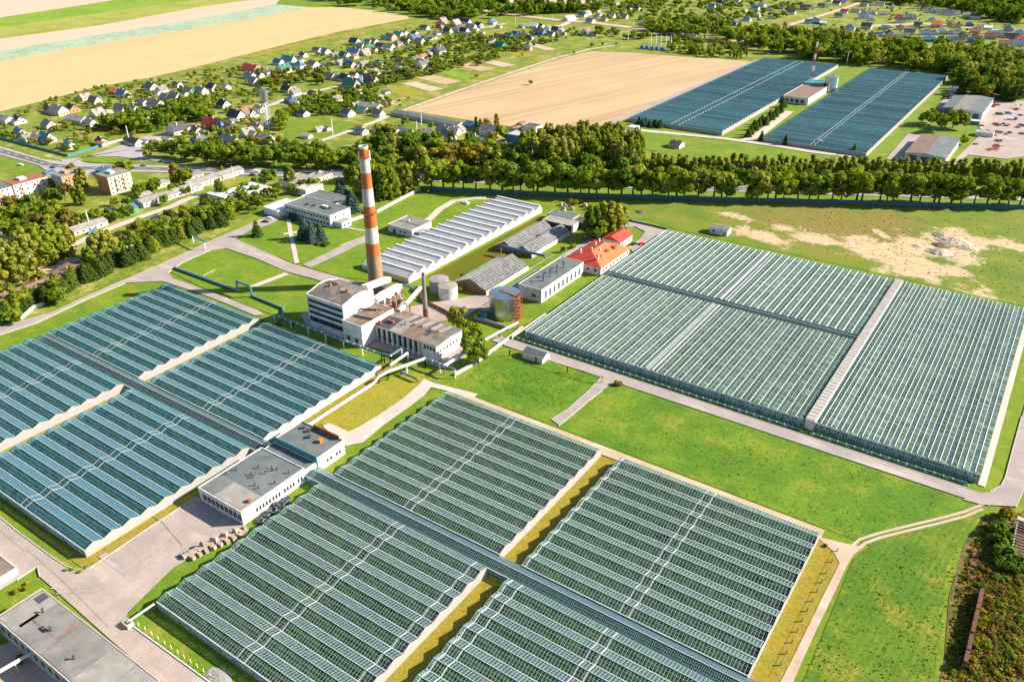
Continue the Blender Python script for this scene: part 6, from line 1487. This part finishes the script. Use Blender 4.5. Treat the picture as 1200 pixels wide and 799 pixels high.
# mass behind the highway left of the birch wood
scatter([(445, 200), (600, 207), (612, 190), (560, 183), (500, 172), (450, 172), (430, 184)], 58, 16, ['round', 'round', 'tall'], [LD, LM, LD, LL, LG], 'broad tree in the belt between highway and long grey shed', 'trees between highway and long shed', 6, 1.1)
for x, y, h, k, m in [(582, 151, 14, 'tall', LG), (572, 154, 12, 'round', LG), (563, 152, 10, 'tall', LM), (558, 152, 11, 'poplar', LD), (590, 165, 15, 'round', LM), (578, 168, 11, 'round', LG), (475, 148, 9, 'round', LM), (505, 152, 7, 'round', LM)]: T(x, y, h, k, m, {LG: 'golden', LM: 'green', LD: 'dark'}[m] + ' tree by the end of the long grey shed', 'trees at the long grey shed')
# highway trees on the left
along([(190, 185), (240, 191), (300, 194), (360, 195.5), (430, 199)], 26, 15, 'round', [LD, LM, LD, LM], 'round tree in the belt above the highway on the left', 'highway belt, left part', 5, 3, 1.1)
along([(270, 185), (330, 186), (430, 190)], 16, 14, 'round', [LD, LD, LM], 'dark tree in the second line above the highway on the left', 'highway belt, second line', 5, 3, 1.1)
for x, y, h, k, m, l in [(207, 214, 15, 'tall', LG, 'tall yellow tree beside the highway'), (220, 213, 12, 'round', LM, 'round green tree beside the yellow highway tree'), (261, 205, 7, 'tall', LG, 'thin golden tree on the highway verge'), (263, 190, 11, 'round', LG, 'golden tree in the highway belt'), (150, 205, 12, 'round', LM, 'broad tree right of the orange apartment block'), (142, 207, 11, 'round', LG, 'yellowish tree touching the orange apartment block'), (174, 186, 8, 'round', LL, 'pale tree at the junction island end'), (317, 214, 12, 'round', LD, 'dense dark tree below the highway truck'), (312, 216, 10, 'round', LD, 'dark tree left of the tall oval tree'), (340, 218, 16, 'tall', LM, 'tall oval tree between highway and office'), (362, 222, 9, 'round', LD, 'low spreading dark tree behind the office'), (370, 221, 8, 'round', LM, 'low rounded tree behind the office wing'), (355, 222, 8, 'round', LR, 'brownish low tree behind the office'), (300, 228, 8, 'round', LM, 'green tree behind the ragged-roofed building'), (325, 230, 9, 'round', LM, 'green tree beside the office porch'), (343, 228, 8, 'round', LD, 'dark tree beside the office porch'), (258, 228, 12, 'tall', LM, 'tree beside the white-roofed clinic'), (262, 230, 10, 'tall', LL, 'pale tree beside the white-roofed clinic')]: T(x, y, h, k, m, l, '', 1.35 if k == 'tall' else 1.1)
along([(418, 226), (440, 229), (462, 232), (484, 226)], 12, 20, 'tall', [LL, LL, LM], 'tall pale willow in the clump behind the striped chimney', 'pale clump behind the chimney', 3, 3, 1.35)
along([(405, 215), (430, 212), (480, 214)], 9, 15, 'round', [LM, LD], 'green tree behind the pale clump at the chimney', 'green trees behind the pale clump', 4, 2)
for x, y, h, m, l in [(400, 231, 15, 'needle_blue', 'blue spruce behind the office, left one of two'), (413, 248, 16, 'needle_blue', 'blue spruce at the end of the office, right one of two'), (302, 277, 11, 'needle_green', 'broad dark spruce beside the perimeter road bend'), (358, 280, 14, 'needle_blue', 'tallest blue spruce of the lawn clump'), (366, 283, 13, 'needle_blue', 'middle blue spruce of the lawn clump'), (376, 282, 11, 'needle_blue', 'small blue spruce at the right of the lawn clump'), (365, 285, 8, 'needle_blue', 'lowest blue spruce in front of the lawn clump'), (341, 257, 6, 'needle_blue', 'tiny blue spruce beside the office wall, left'), (345, 258, 6, 'needle_blue', 'tiny blue spruce beside the office wall, right'), (892, 165, 9, 'needle_green', 'spruce left of the front of the right distant greenhouse'), (920, 170, 9, 'needle_green', 'spruce before the front wall of the right distant greenhouse'), (1000, 181, 9, 'needle_green', 'dark spruce at the right front corner of the distant greenhouse'), (1126, 111, 17, 'needle_green', 'slim conifer at the corner of the depot')]: T(x, y, h, 'cone', m, l, '', 1.5 if m == 'needle_blue' else 1.35)
T(374, 287, 2.0, 'bush', 'needle_green', 'low juniper under the spruce clump', '', 2.6); T(380, 288, 2.0, 'bush', 'needle_green', 'low juniper at the right end of the spruce clump', '', 2.4)
along([(875, 160), (900, 143), (921, 125)], 15, 9, 'cone', ['needle_green'], 'conifer in the double row beside the distant greenhouse road', 'conifer row by the distant greenhouse', 2, 2.5, 1.5)
along([(748, 146.5), (764, 148.5), (778, 150.5)], 8, 7, 'cone', ['needle_green', 'needle_blue'], 'dark conifer in the clump at the left distant greenhouse', 'conifer clump at the straw field road', 3, 1, 1.5)
# conifer hedge along the perimeter road
along([(8, 372), (30, 362), (60, 348), (95, 330), (130, 316), (160, 303), (190, 289), (220, 276), (250, 266), (275, 256)], 44, 10, 'cone', ['needle_green', 'needle_green', LM], 'dark conifer in the hedge along the perimeter road', 'conifer hedge along the perimeter road', 4, 4, 1.75)
along([(180, 285), (205, 272), (235, 262), (265, 250), (300, 240)], 24, 8.5, 'round', [LD, LM, LM], 'bushy tree behind the conifer hedge', 'bushy trees behind the hedge', 5, 3, 1.2)
# big trees at the left edge
for x, y, h, k, m, l in [(8, 335, 22, 'tall', LL, 'tall pale birch at the left edge, front'), (24, 330, 23, 'tall', LL, 'tall pale birch behind the brown-roofed houses, first'), (40, 318, 22, 'tall', LL, 'tall pale birch behind the brown-roofed houses, second'), (56, 312, 22, 'tall', LM, 'tall greener birch behind the brown-roofed houses'), (70, 305, 21, 'tall', LM, 'tall birch at the sandy play area'), (80, 300, 20, 'tall', LL, 'tall birch nearest the lane'), (14, 318, 20, 'tall', LL, 'tall pale birch at the left edge, back'), (32, 306, 20, 'tall', LL, 'tall pale birch in the middle of the left grove'), (48, 300, 20, 'tall', LM, 'green birch in the middle of the left grove'), (62, 296, 19, 'tall', LM, 'green birch at the back of the left grove'), (118, 310, 19, 'tall', LL, 'large grey-green willow beside the hedge, left'), (130, 306, 19, 'tall', LL, 'large grey-green willow beside the hedge, right'), (124, 302, 17, 'round', LL, 'large grey-green willow beside the hedge, back'), (108, 316, 14, 'tall', LM, 'thin green tree left of the grey-green willows'), (12, 362, 13, 'round', LM, 'round tree before the left brown-roofed house'), (24, 366, 12, 'round', LM, 'round tree on the white fence, left'), (66, 350, 13, 'round', LM, 'leafy tree before the right brown-roofed house'), (70, 356, 9, 'round', LD, 'low leafy tree beside the white fence'), (45, 335, 10, 'round', LL, 'yellowish tree between the brown-roofed houses'), (5, 380, 8, 'round', LD, 'dark tree at the left edge beside the road'), (18, 380, 7, 'round', LM, 'small tree at the left edge beside the road'), (95, 240, 15, 'tall', LM, 'tall dark tree below the half-hidden apartment block'), (88, 216, 16, 'tall', LG, 'tall yellowing tree before the half-hidden apartment block'), (98, 222, 16, 'tall', LM, 'tall green tree beside the yellowing one')]: T(x, y, h, k, m, l, '', 1.5 if k == 'tall' else 1.15)
scatter([(0, 250), (40, 232), (70, 222), (84, 240), (66, 262), (90, 262), (115, 258), (80, 285), (40, 290), (0, 292)], 46, 11, ['round'], [LM, LD, LM, LR], 'leafy tree in the green between the apartment blocks and the birch grove', 'trees below the apartment blocks', 0, 1.15)
scatter([(88, 268), (135, 240), (200, 246), (170, 256), (125, 262), (105, 270)], 12, 8, ['round'], [LM, LD], 'garden tree near the green house', 'garden trees by the lane', 0, 1.1)
scatter([(100, 312), (150, 282), (200, 256), (260, 244), (285, 240), (270, 252), (220, 268), (180, 284), (140, 300)], 44, 8, ['round'], [LM, LD, LR, LM], 'garden tree between the lane and the hedge', 'garden trees behind the hedge', 0, 1.15)
scatter([(150, 222), (215, 215), (225, 230), (170, 250), (140, 240)], 16, 7, ['round'], [LM, LD], 'garden tree around the long pale-roofed houses', 'garden trees at the long houses', 0)
scatter([(230, 240), (300, 216), (330, 236), (300, 252), (250, 250)], 22, 7, ['round'], [LM, LD, LR], 'garden tree around the clinic', 'garden trees by the clinic', 0)
# works greenery
for x, y, h, k, m, l in [(539, 384, 13, 'round', LL, 'pale leafy tree behind the hall gable'), (545, 391, 9, 'round', LM, 'bright bushy tree below the pale tree at the hall'), (556, 396, 7, 'round', LM, 'bright bushy tree right of the hall gable'), (550, 402, 8, 'round', LM, 'bushy tree beside the hall gable'), (561, 398, 6, 'round', LM, 'low bushy tree beside the pipe'), (556, 425, 13, 'round', LD, 'dark leafy tree between hall and big lawn'), (561, 426, 10, 'round', LD, 'lower dark leafy tree touching the big lawn'), (694, 279, 21, 'tall', LD, 'tall dark poplar behind the red-roofed house, left'), (702, 277, 22, 'tall', LM, 'tall poplar behind the red-roofed house, second'), (711, 277, 21, 'tall', LM, 'tall poplar behind the red-roofed house, third'), (718, 276, 22, 'tall', LL, 'tall pale poplar behind the red-roofed house, fourth'), (728, 268, 15, 'tall', LL, 'shorter poplar behind the red annexe'), (698, 281, 14, 'round', LD, 'dark lower tree in front of the tall poplars'), (540, 342, 4, 'round', LG, 'small yellow tree beside the white tank'), (660, 296, 4, 'round', LM, 'low shrub beside the red-roofed house'), (672, 291, 3.5, 'bush', LM, 'low hedge bush beside the red-roofed house'), (736, 285, 4, 'poplar', LD, 'thin dark shrub beside the red annexe'), (671, 240, 4, 'bush', LG, 'yellow-green bush behind the open sheds'), (680, 238, 4, 'bush', LM, 'green bush behind the open sheds'), (500, 226, 3, 'bush', LM, 'bush at the corner of the dark fence'), (724, 452, 2.4, 'bush', LG, 'dry orange bush beside the path to the big greenhouse'), (1106, 134 + 20, 18, 'round', LM, 'big round tree beside the depot road, left'), (1116, 150, 17, 'round', LM, 'big round tree beside the depot road, middle'), (1124, 152, 15, 'round', LM, 'big round tree beside the depot road, right'), (1084, 147, 15, 'round', LM, 'round tree beside the concrete strip of the right distant greenhouse'), (1095, 145, 15, 'round', LM, 'leafy tree right of the concrete strip'), (1130, 170, 9, 'round', LM, 'small tree beside the brown-roofed barn'), (974, 96, 9, 'round', LM, 'lone tree behind the pale silo')]: T(x, y, h, k, m, l, '', 1.5 if k == 'tall' else 1.1)
scatter([(582, 318), (600, 306), (588, 298), (560, 312), (530, 330), (540, 338)], 26, 1.5, ['bush'], [LM, LM, LG, LR], 'garden bush in the planted strip beside the white greenhouse', 'bushes in the planted strip', 0)
along([(300, 378), (340, 382), (352, 376)], 3, 2, 'bush', [LM], 'low shrub beside the teal glass block', 'shrubs by the teal block')
along([(326, 507), (345, 493)], 4, 1.6, 'bush', [LL], 'yellowish bush beside the teal glass block end wall', 'bushes at the teal block end wall')
along([(16, 694), (30, 690), (34, 682)], 4, 1.4, 'bush', [LG, LL], 'dry yellow bush in the lower left corner bed', 'bushes in the lower left bed')
along([(74, 668), (96, 670), (104, 664)], 4, .9, 'bush', [LM, LL], 'low bush on the verge corner of the service yard', 'bushes at the yard corner')
for x, y, h, m, l in [(23, 776, 2.2, LG, 'lone yellow bush on the brick paving'), (967, 640, 1.3, LD, 'dark round bush at the corner of the dry strip'), (1178, 606, 5, LG, 'orange-tinged bush left of the roofless ruin')]: T(x, y, h, 'bush', m, l)
scatter([(1140, 640), (1160, 605), (1185, 605), (1176, 650), (1200, 668), (1200, 799), (1150, 799), (1110, 799), (1125, 740), (1130, 690)], 240, .8, ['bush'], [LR, 'scrub_brown', 'scrub_brown', LG, LD], 'scrub bush on the overgrown ground at bottom right', 'scrub bushes', 0, 1.5, .8)
for x, y in [(1165, 635), (1172, 650), (1178, 640), (1172, 625), (1185, 662), (1190, 668), (1175, 665)]: T(x, y, random.uniform(3.5, 5.5), 'bush', LD, 'tall dark bush in front of the roofless ruin', 'dark bushes before the ruin')
# far woods and village greenery (mostly become the far woodland)
FW_, FG_ = 'tree of the far wood', 'far woods'
scatter([(365, 4), (470, 16), (520, 24), (560, 26), (590, 20), (640, 18), (700, 16), (700, 10), (640, 9), (560, 4), (500, -4), (400, -6)], 210, 17, ['round', 'tall', 'round'], [LD, LD, LM], 'dark tree of the wood behind the far village', 'far dark wood', 8, 1.25)
scatter([(600, 17), (700, 16), (690, 12), (610, 12)], 14, 22, ['tall'], [LL, LM], 'pale tall tree on the skyline beside the far stubble field', 'tall trees by the far stubble', 8, 1.6)
scatter([(745, 40), (820, 46), (860, 44), (850, 30), (800, 24), (760, 28)], 90, 15, ['round'], [LD, LM, LL, LM], 'tree in the railway grove', 'railway grove', 8, 1.2)
scatter([(690, 42), (760, 50), (760, 42), (700, 36)], 30, 8, ['round'], [LD, LM], 'tree beside the level crossing', 'trees at the level crossing', 8)
scatter([(770, 62), (880, 72), (882, 60), (860, 54), (790, 48), (780, 56)], 80, 9, ['round', 'poplar'], [LM, LM, LL], 'tree in the belt between straw field and railway', 'belt behind the straw field', 8, 1.2)
scatter([(840, 46), (890, 60), (905, 66), (960, 72), (1020, 78), (1100, 86), (1200, 106), (1215, 84), (1200, 74), (1120, 60), (1060, 54), (990, 48), (930, 40), (860, 36)], 330, 17, ['round', 'tall', 'round'], [LM, LD, LM, LL], 'tree of the broad wood behind the distant greenhouses', 'broad wood behind the distant greenhouses', 8, 1.15)
scatter([(1130, 112), (1200, 122), (1215, 100), (1150, 92), (1120, 92)], 60, 16, ['round', 'cone', 'tall'], [LD, LD, 'needle_green', LM], 'dark tree of the wood behind the depot', 'wood behind the depot', 9, 1.2)
scatter([(1010, 2), (1120, 14), (1160, 26), (1210, 32), (1210, -8), (1000, -12)], 260, 20, ['round', 'tall'], [LD, LD, LM], 'tree of the great dark forest at top right', 'great dark forest', 10, 1.25)
scatter([(690, 16), (800, 8), (900, 2), (900, -8), (700, -6)], 150, 10, ['round'], [LM, LD, LM], 'garden tree at the far top edge', 'gardens at the top edge', 8, 1.2)
scatter([(700, 26), (750, 26), (790, 20), (840, 26), (900, 26), (960, 10), (900, 2), (800, 6), (720, 12)], 170, 8, ['round'], [LM, LD, LL], 'garden tree in the settlement beyond the railway', 'gardens beyond the railway', 8, 1.2)
VG = ['round']
scatter([(10, 138), (60, 118), (110, 104), (173, 93), (190, 104), (160, 128), (90, 128)], 97, 4.7, VG, [LM, LM, LL], 'orchard tree along the wheat field edge', 'orchard along the wheat field', 8)
scatter([(0, 164), (40, 172), (80, 182), (160, 160), (200, 152), (190, 130), (110, 135), (60, 150), (0, 150)], 97, 5.1, VG, [LM, LD, LL, LG], 'garden tree above the highway junction', 'gardens above the junction', 7)
scatter([(120, 155), (180, 156), (200, 146), (190, 134), (130, 142)], 35, 12, ['round', 'tall'], [LM, LD], 'large tree in the grove above the junction street', 'grove above the junction street', 7, 1.2)
scatter([(195, 150), (250, 144), (240, 122), (200, 128)], 42, 11, ['round'], [LM, LD], 'large tree in the middle village grove', 'middle village grove', 7, 1.15)
scatter([(160, 128), (300, 134), (330, 110), (300, 76), (230, 86), (175, 100)], 178, 5.1, VG, [LM, LD, LL], 'garden tree left of the water tower', 'gardens left of the water tower', 7)
scatter([(170, 178), (290, 184), (330, 170), (300, 140), (230, 150)], 97, 6.0, VG, [LM, LD, LG, LL], 'garden tree just above the highway belt', 'gardens above the highway belt', 7)
scatter([(305, 102), (385, 100), (380, 84), (330, 86)], 50, 7.6, VG, [LM, LD, LR], 'tree in the grove behind the water tower', 'grove behind the water tower', 7, 1.1)
scatter([(330, 136), (390, 136), (440, 128), (450, 106), (400, 108), (350, 118)], 133, 6.0, VG, [LM, LD, LM], 'garden tree right of the water tower', 'gardens right of the water tower', 7, 1.1)
scatter([(330, 158), (336, 140), (322, 146)], 12, 11, ['round'], [LM], 'round tree at the village green', 'trees at the village green', 7)
scatter([(310, 90), (400, 84), (480, 60), (560, 42), (560, 26), (480, 34), (380, 62)], 163, 4.7, VG, [LM, LD], 'garden tree in the far village', 'gardens in the far village', 7)
scatter([(405, 112), (470, 96), (500, 90), (560, 78), (600, 66), (620, 58), (600, 44), (540, 42), (480, 60), (420, 84)], 371, 6.0, VG, [LD, LM, LD, LM, LR], 'tree in the thick gardens beside the plots', 'thick gardens beside the plots', 6, 1.15)
scatter([(600, 62), (660, 48), (690, 44), (670, 34), (620, 34), (590, 44)], 97, 5.1, VG, [LD, LM], 'tree in the orchard by the railway', 'orchard by the railway', 7)
scatter([(400, 122), (450, 118), (480, 116), (470, 126), (440, 134), (400, 134)], 35, 4.2, VG, [LM, LD], 'bushy tree beside the dirt track', 'trees beside the dirt track', 6)
scatter([(400, 172), (440, 158), (490, 160), (560, 172), (600, 168), (600, 180), (540, 182), (440, 178)], 65, 5.1, VG, [LM, LL, LD, LG], 'garden tree around the farm sheds', 'gardens around the farm sheds', 6)
scatter([(900, 30), (1000, 44), (1200, 60), (1200, 40), (1000, 26), (950, 6), (1000, 0), (1100, 20), (1200, 30)], 89, 4.2, VG, [LM, LD], 'garden tree in the suburb', 'gardens in the suburb', 8)
for x, y, h in [(622, 100, 6), (558, 92, 5), (616, 62, 5), (694, 56, 7), (673, 64, 5), (706, 54, 5), (722, 53, 4), (612, 66, 4), (440, 118, 4), (640, 52, 5)]: T(x, y, h, 'round', LM, 'lone small tree at the edge of the garden plots', 'lone trees by the plots')

# the largest of each kind stand as trees of their own, the rest is the far woodland
def size(t):
    x, y, w_ = proj((t[0], t[1], t[2] * .5))
    return 0 if not (-15 < x < 1215 and -5 < y < 830) else t[2] / w_
BUSH = [t for t in TREES if t[3] == 'bush']; CON = [t for t in TREES if t[3] == 'cone']; DEC = [t for t in TREES if t[3] not in ('bush', 'cone')]
far = []
for lst in (BUSH, CON, DEC):
    lst.sort(key=size, reverse=True); far += lst[300:]
TN = {'round': 'broadleaf_tree', 'row': 'broadleaf_tree', 'tall': 'tall_tree', 'poplar': 'young_poplar', 'cone': 'conifer', 'bush': 'bush'}
for lst in (DEC, CON, BUSH):
    for x, y, h, k, mt, lb, gp, wf in lst[:300]:
        i = random.randrange(4); t = thing(TN[k], lb, 'bush' if k == 'bush' else 'tree', (x, y, 0), random.uniform(0, 6.28), gp or None, True); s = h * wf; t.scale = (s, s, h)
        for nm, d in (('crown', crown_data(k, i, mt)), ('trunk', trunk_data(k, 'birch_bark' if mt == LL and k == 'tall' else 'bark'))):
            o = bpy.data.objects.new(nm, d); COL.objects.link(o); o.parent = t
print('individual trees', len(DEC), len(CON), len(BUSH), 'far', len(far))
bym = {}
for x, y, h, k, mt, lb, gp, wf in far:
    a = random.uniform(0, 6.28); c, s = math.cos(a), math.sin(a); V = random.choice(LOW[k]).copy(); q = V.copy(); q[:, 0] = (V[:, 0] * c - V[:, 1] * s) * h * wf + x; q[:, 1] = (V[:, 0] * s + V[:, 1] * c) * h * wf + y; q[:, 2] = V[:, 2] * h; bym.setdefault(mt, []).append(q)
mats = list(bym); allv = np.concatenate([np.concatenate(bym[m]) for m in mats]); me = _mesh('far_woodland', allv, mats[0])
for m in mats[1:]: me.materials.append(MAT[m])
idx = np.concatenate([np.full(sum(len(v) for v in bym[m]) // 4, i, dtype=np.int32) for i, m in enumerate(mats)]); me.polygons.foreach_set('material_index', idx); me.update()
o = bpy.data.objects.new('far_woodland', me); COL.objects.link(o); tag(o, 'mass of small far trees filling the distant woods and village gardens', 'woodland', None, 'stuff')

# rubble and sand heaps on the rough ground
def heap(name, label, p, rx, ry, h, mat, seed, cat='heap'):
    r_ = random.Random(seed); b = MB(); n, m = 22, 7; ring = []
    for j in range(m):
        f = j / (m - 1); ring.append([(math.cos(2 * PI * i / n) * rx * (1 - f) * r_.uniform(.85, 1.15), math.sin(2 * PI * i / n) * ry * (1 - f) * r_.uniform(.85, 1.15), h * (math.sin(f * PI / 2) ** 1.2) * r_.uniform(.88, 1.08) * .7) if j else (math.cos(2 * PI * i / n) * rx * r_.uniform(.9, 1.1), math.sin(2 * PI * i / n) * ry * r_.uniform(.9, 1.1), -.05) for i in range(n)])
    for j in range(m - 1):
        for i in range(n): k = (i + 1) % n; b.poly([ring[j][i], ring[j][k], ring[j + 1][k], ring[j + 1][i]])
    o = b.build(name, mat, None, p); return tag(o, label, cat)
simple('sand', (.50, .42, .31), .95, .3, .6); simple('earth', (.20, .15, .09), .95, .4, .6)
heap('sand_heap', 'large pale sand heap on the dug ground', G(1118, 284), 11, 8, 3.4, 'sand', 1); heap('sand_heap', 'pale sand heap with a dark shaded hollow', G(1100, 296), 8, 6, 3.0, 'sand', 2); heap('earth_heap', 'brown weedy earth heap between the sand heaps', G(1103, 288), 6, 5, 2.2, 'earth', 3); heap('sand_heap', 'stony sand heap at the top of the dug ground', G(1105, 278), 6, 4, 2.6, 'sand', 4); heap('sand_heap', 'stony sand heap right of the large sand heap', G(1133, 291), 7, 5, 2.4, 'sand', 5)
heap('earth_heap', 'small dark stone heap on the pasture right of the poplars', G(750, 249), 4, 3, 1.8, 'timber', 6); heap('sand_heap', 'small sandy heap in front of the dark fence', G(1075, 289), 4, 2.5, 1.4, 'sand', 7)
heap('straw_heap', 'pale straw heap at the corner of the bottom glass block', G(256, 793), 4.5, 3, .8, 'roof_pale', 8)

# rough tufts that break up the meadows
def tufts(name, label, polys, n, mats, size):
    P = [[] for _ in mats]
    for poly in polys:
        x0, x1 = min(p[0] for p in poly), max(p[0] for p in poly); y0, y1 = min(p[1] for p in poly), max(p[1] for p in poly); k = 0
        cl = [(random.uniform(x0, x1), random.uniform(y0, y1)) for _ in range(60)]
        while k < n:
            c = random.choice(cl); q = (random.gauss(c[0], 22), random.gauss(c[1], 12)) if random.random() < .7 else (random.uniform(x0, x1), random.uniform(y0, y1)); k += 1
            if inside(q, poly): g = G(*q); P[random.randrange(len(mats))].append((g.x, g.y, .22))
    V = []
    for q in P:
        q = np.array(q); N = rng.normal(size=q.shape) * .5 + np.array([0, 0, .8]); N /= np.linalg.norm(N, axis=1)[:, None]; V.append(_quads(q, N, size))
    me = _mesh(name, np.concatenate(V), mats[0]); [me.materials.append(MAT[m]) for m in mats[1:]]
    me.polygons.foreach_set('material_index', np.concatenate([np.full(len(v) // 4, i, dtype=np.int32) for i, v in enumerate(V)])); me.update()
    o = bpy.data.objects.new(name, me); COL.objects.link(o); tag(o, label, 'grass', None, 'stuff')
tufts('grass_tufts', 'rough grass tufts on the big central meadow and mown field', [[(690, 470), (730, 455), (1120, 585), (1010, 625), (985, 625), (720, 522), (675, 495)], [(1000, 665), (1100, 620), (1130, 640), (1090, 799), (935, 799)], [(560, 425), (690, 440), (655, 480), (545, 445)]], 1000, ['tuft'], .24)
tufts('weeds', 'weeds and dead grass on the scrub plot', [[(1150, 610), (1200, 600), (1205, 799), (1108, 799), (1120, 690)]], 5200, ['scrub_brown', 'scrub_brown', 'leaf_rust', 'leaf_gold', 'tuft'], .45)
tufts('weeds', 'weeds on the rough pasture round the bare sand', [[(760, 245), (1200, 252), (1200, 350), (1000, 305), (790, 262)]], 1500, ['tuft', 'scrub_brown'], .36)

# unique wording for look-alikes: rank from the left within the same description
groups = {}
for o, lb in REG: groups.setdefault(lb, []).append(o)
for lb, os_ in groups.items():
    if len(os_) == 1: os_[0]['label'] = lb; continue
    os_.sort(key=lambda o: proj(o.location)[0])
    for i, o in enumerate(os_): o['label'] = lb + ', ' + ('leftmost' if i == 0 else 'rightmost' if i == len(os_) - 1 else ordn(i + 1) + ' from left')
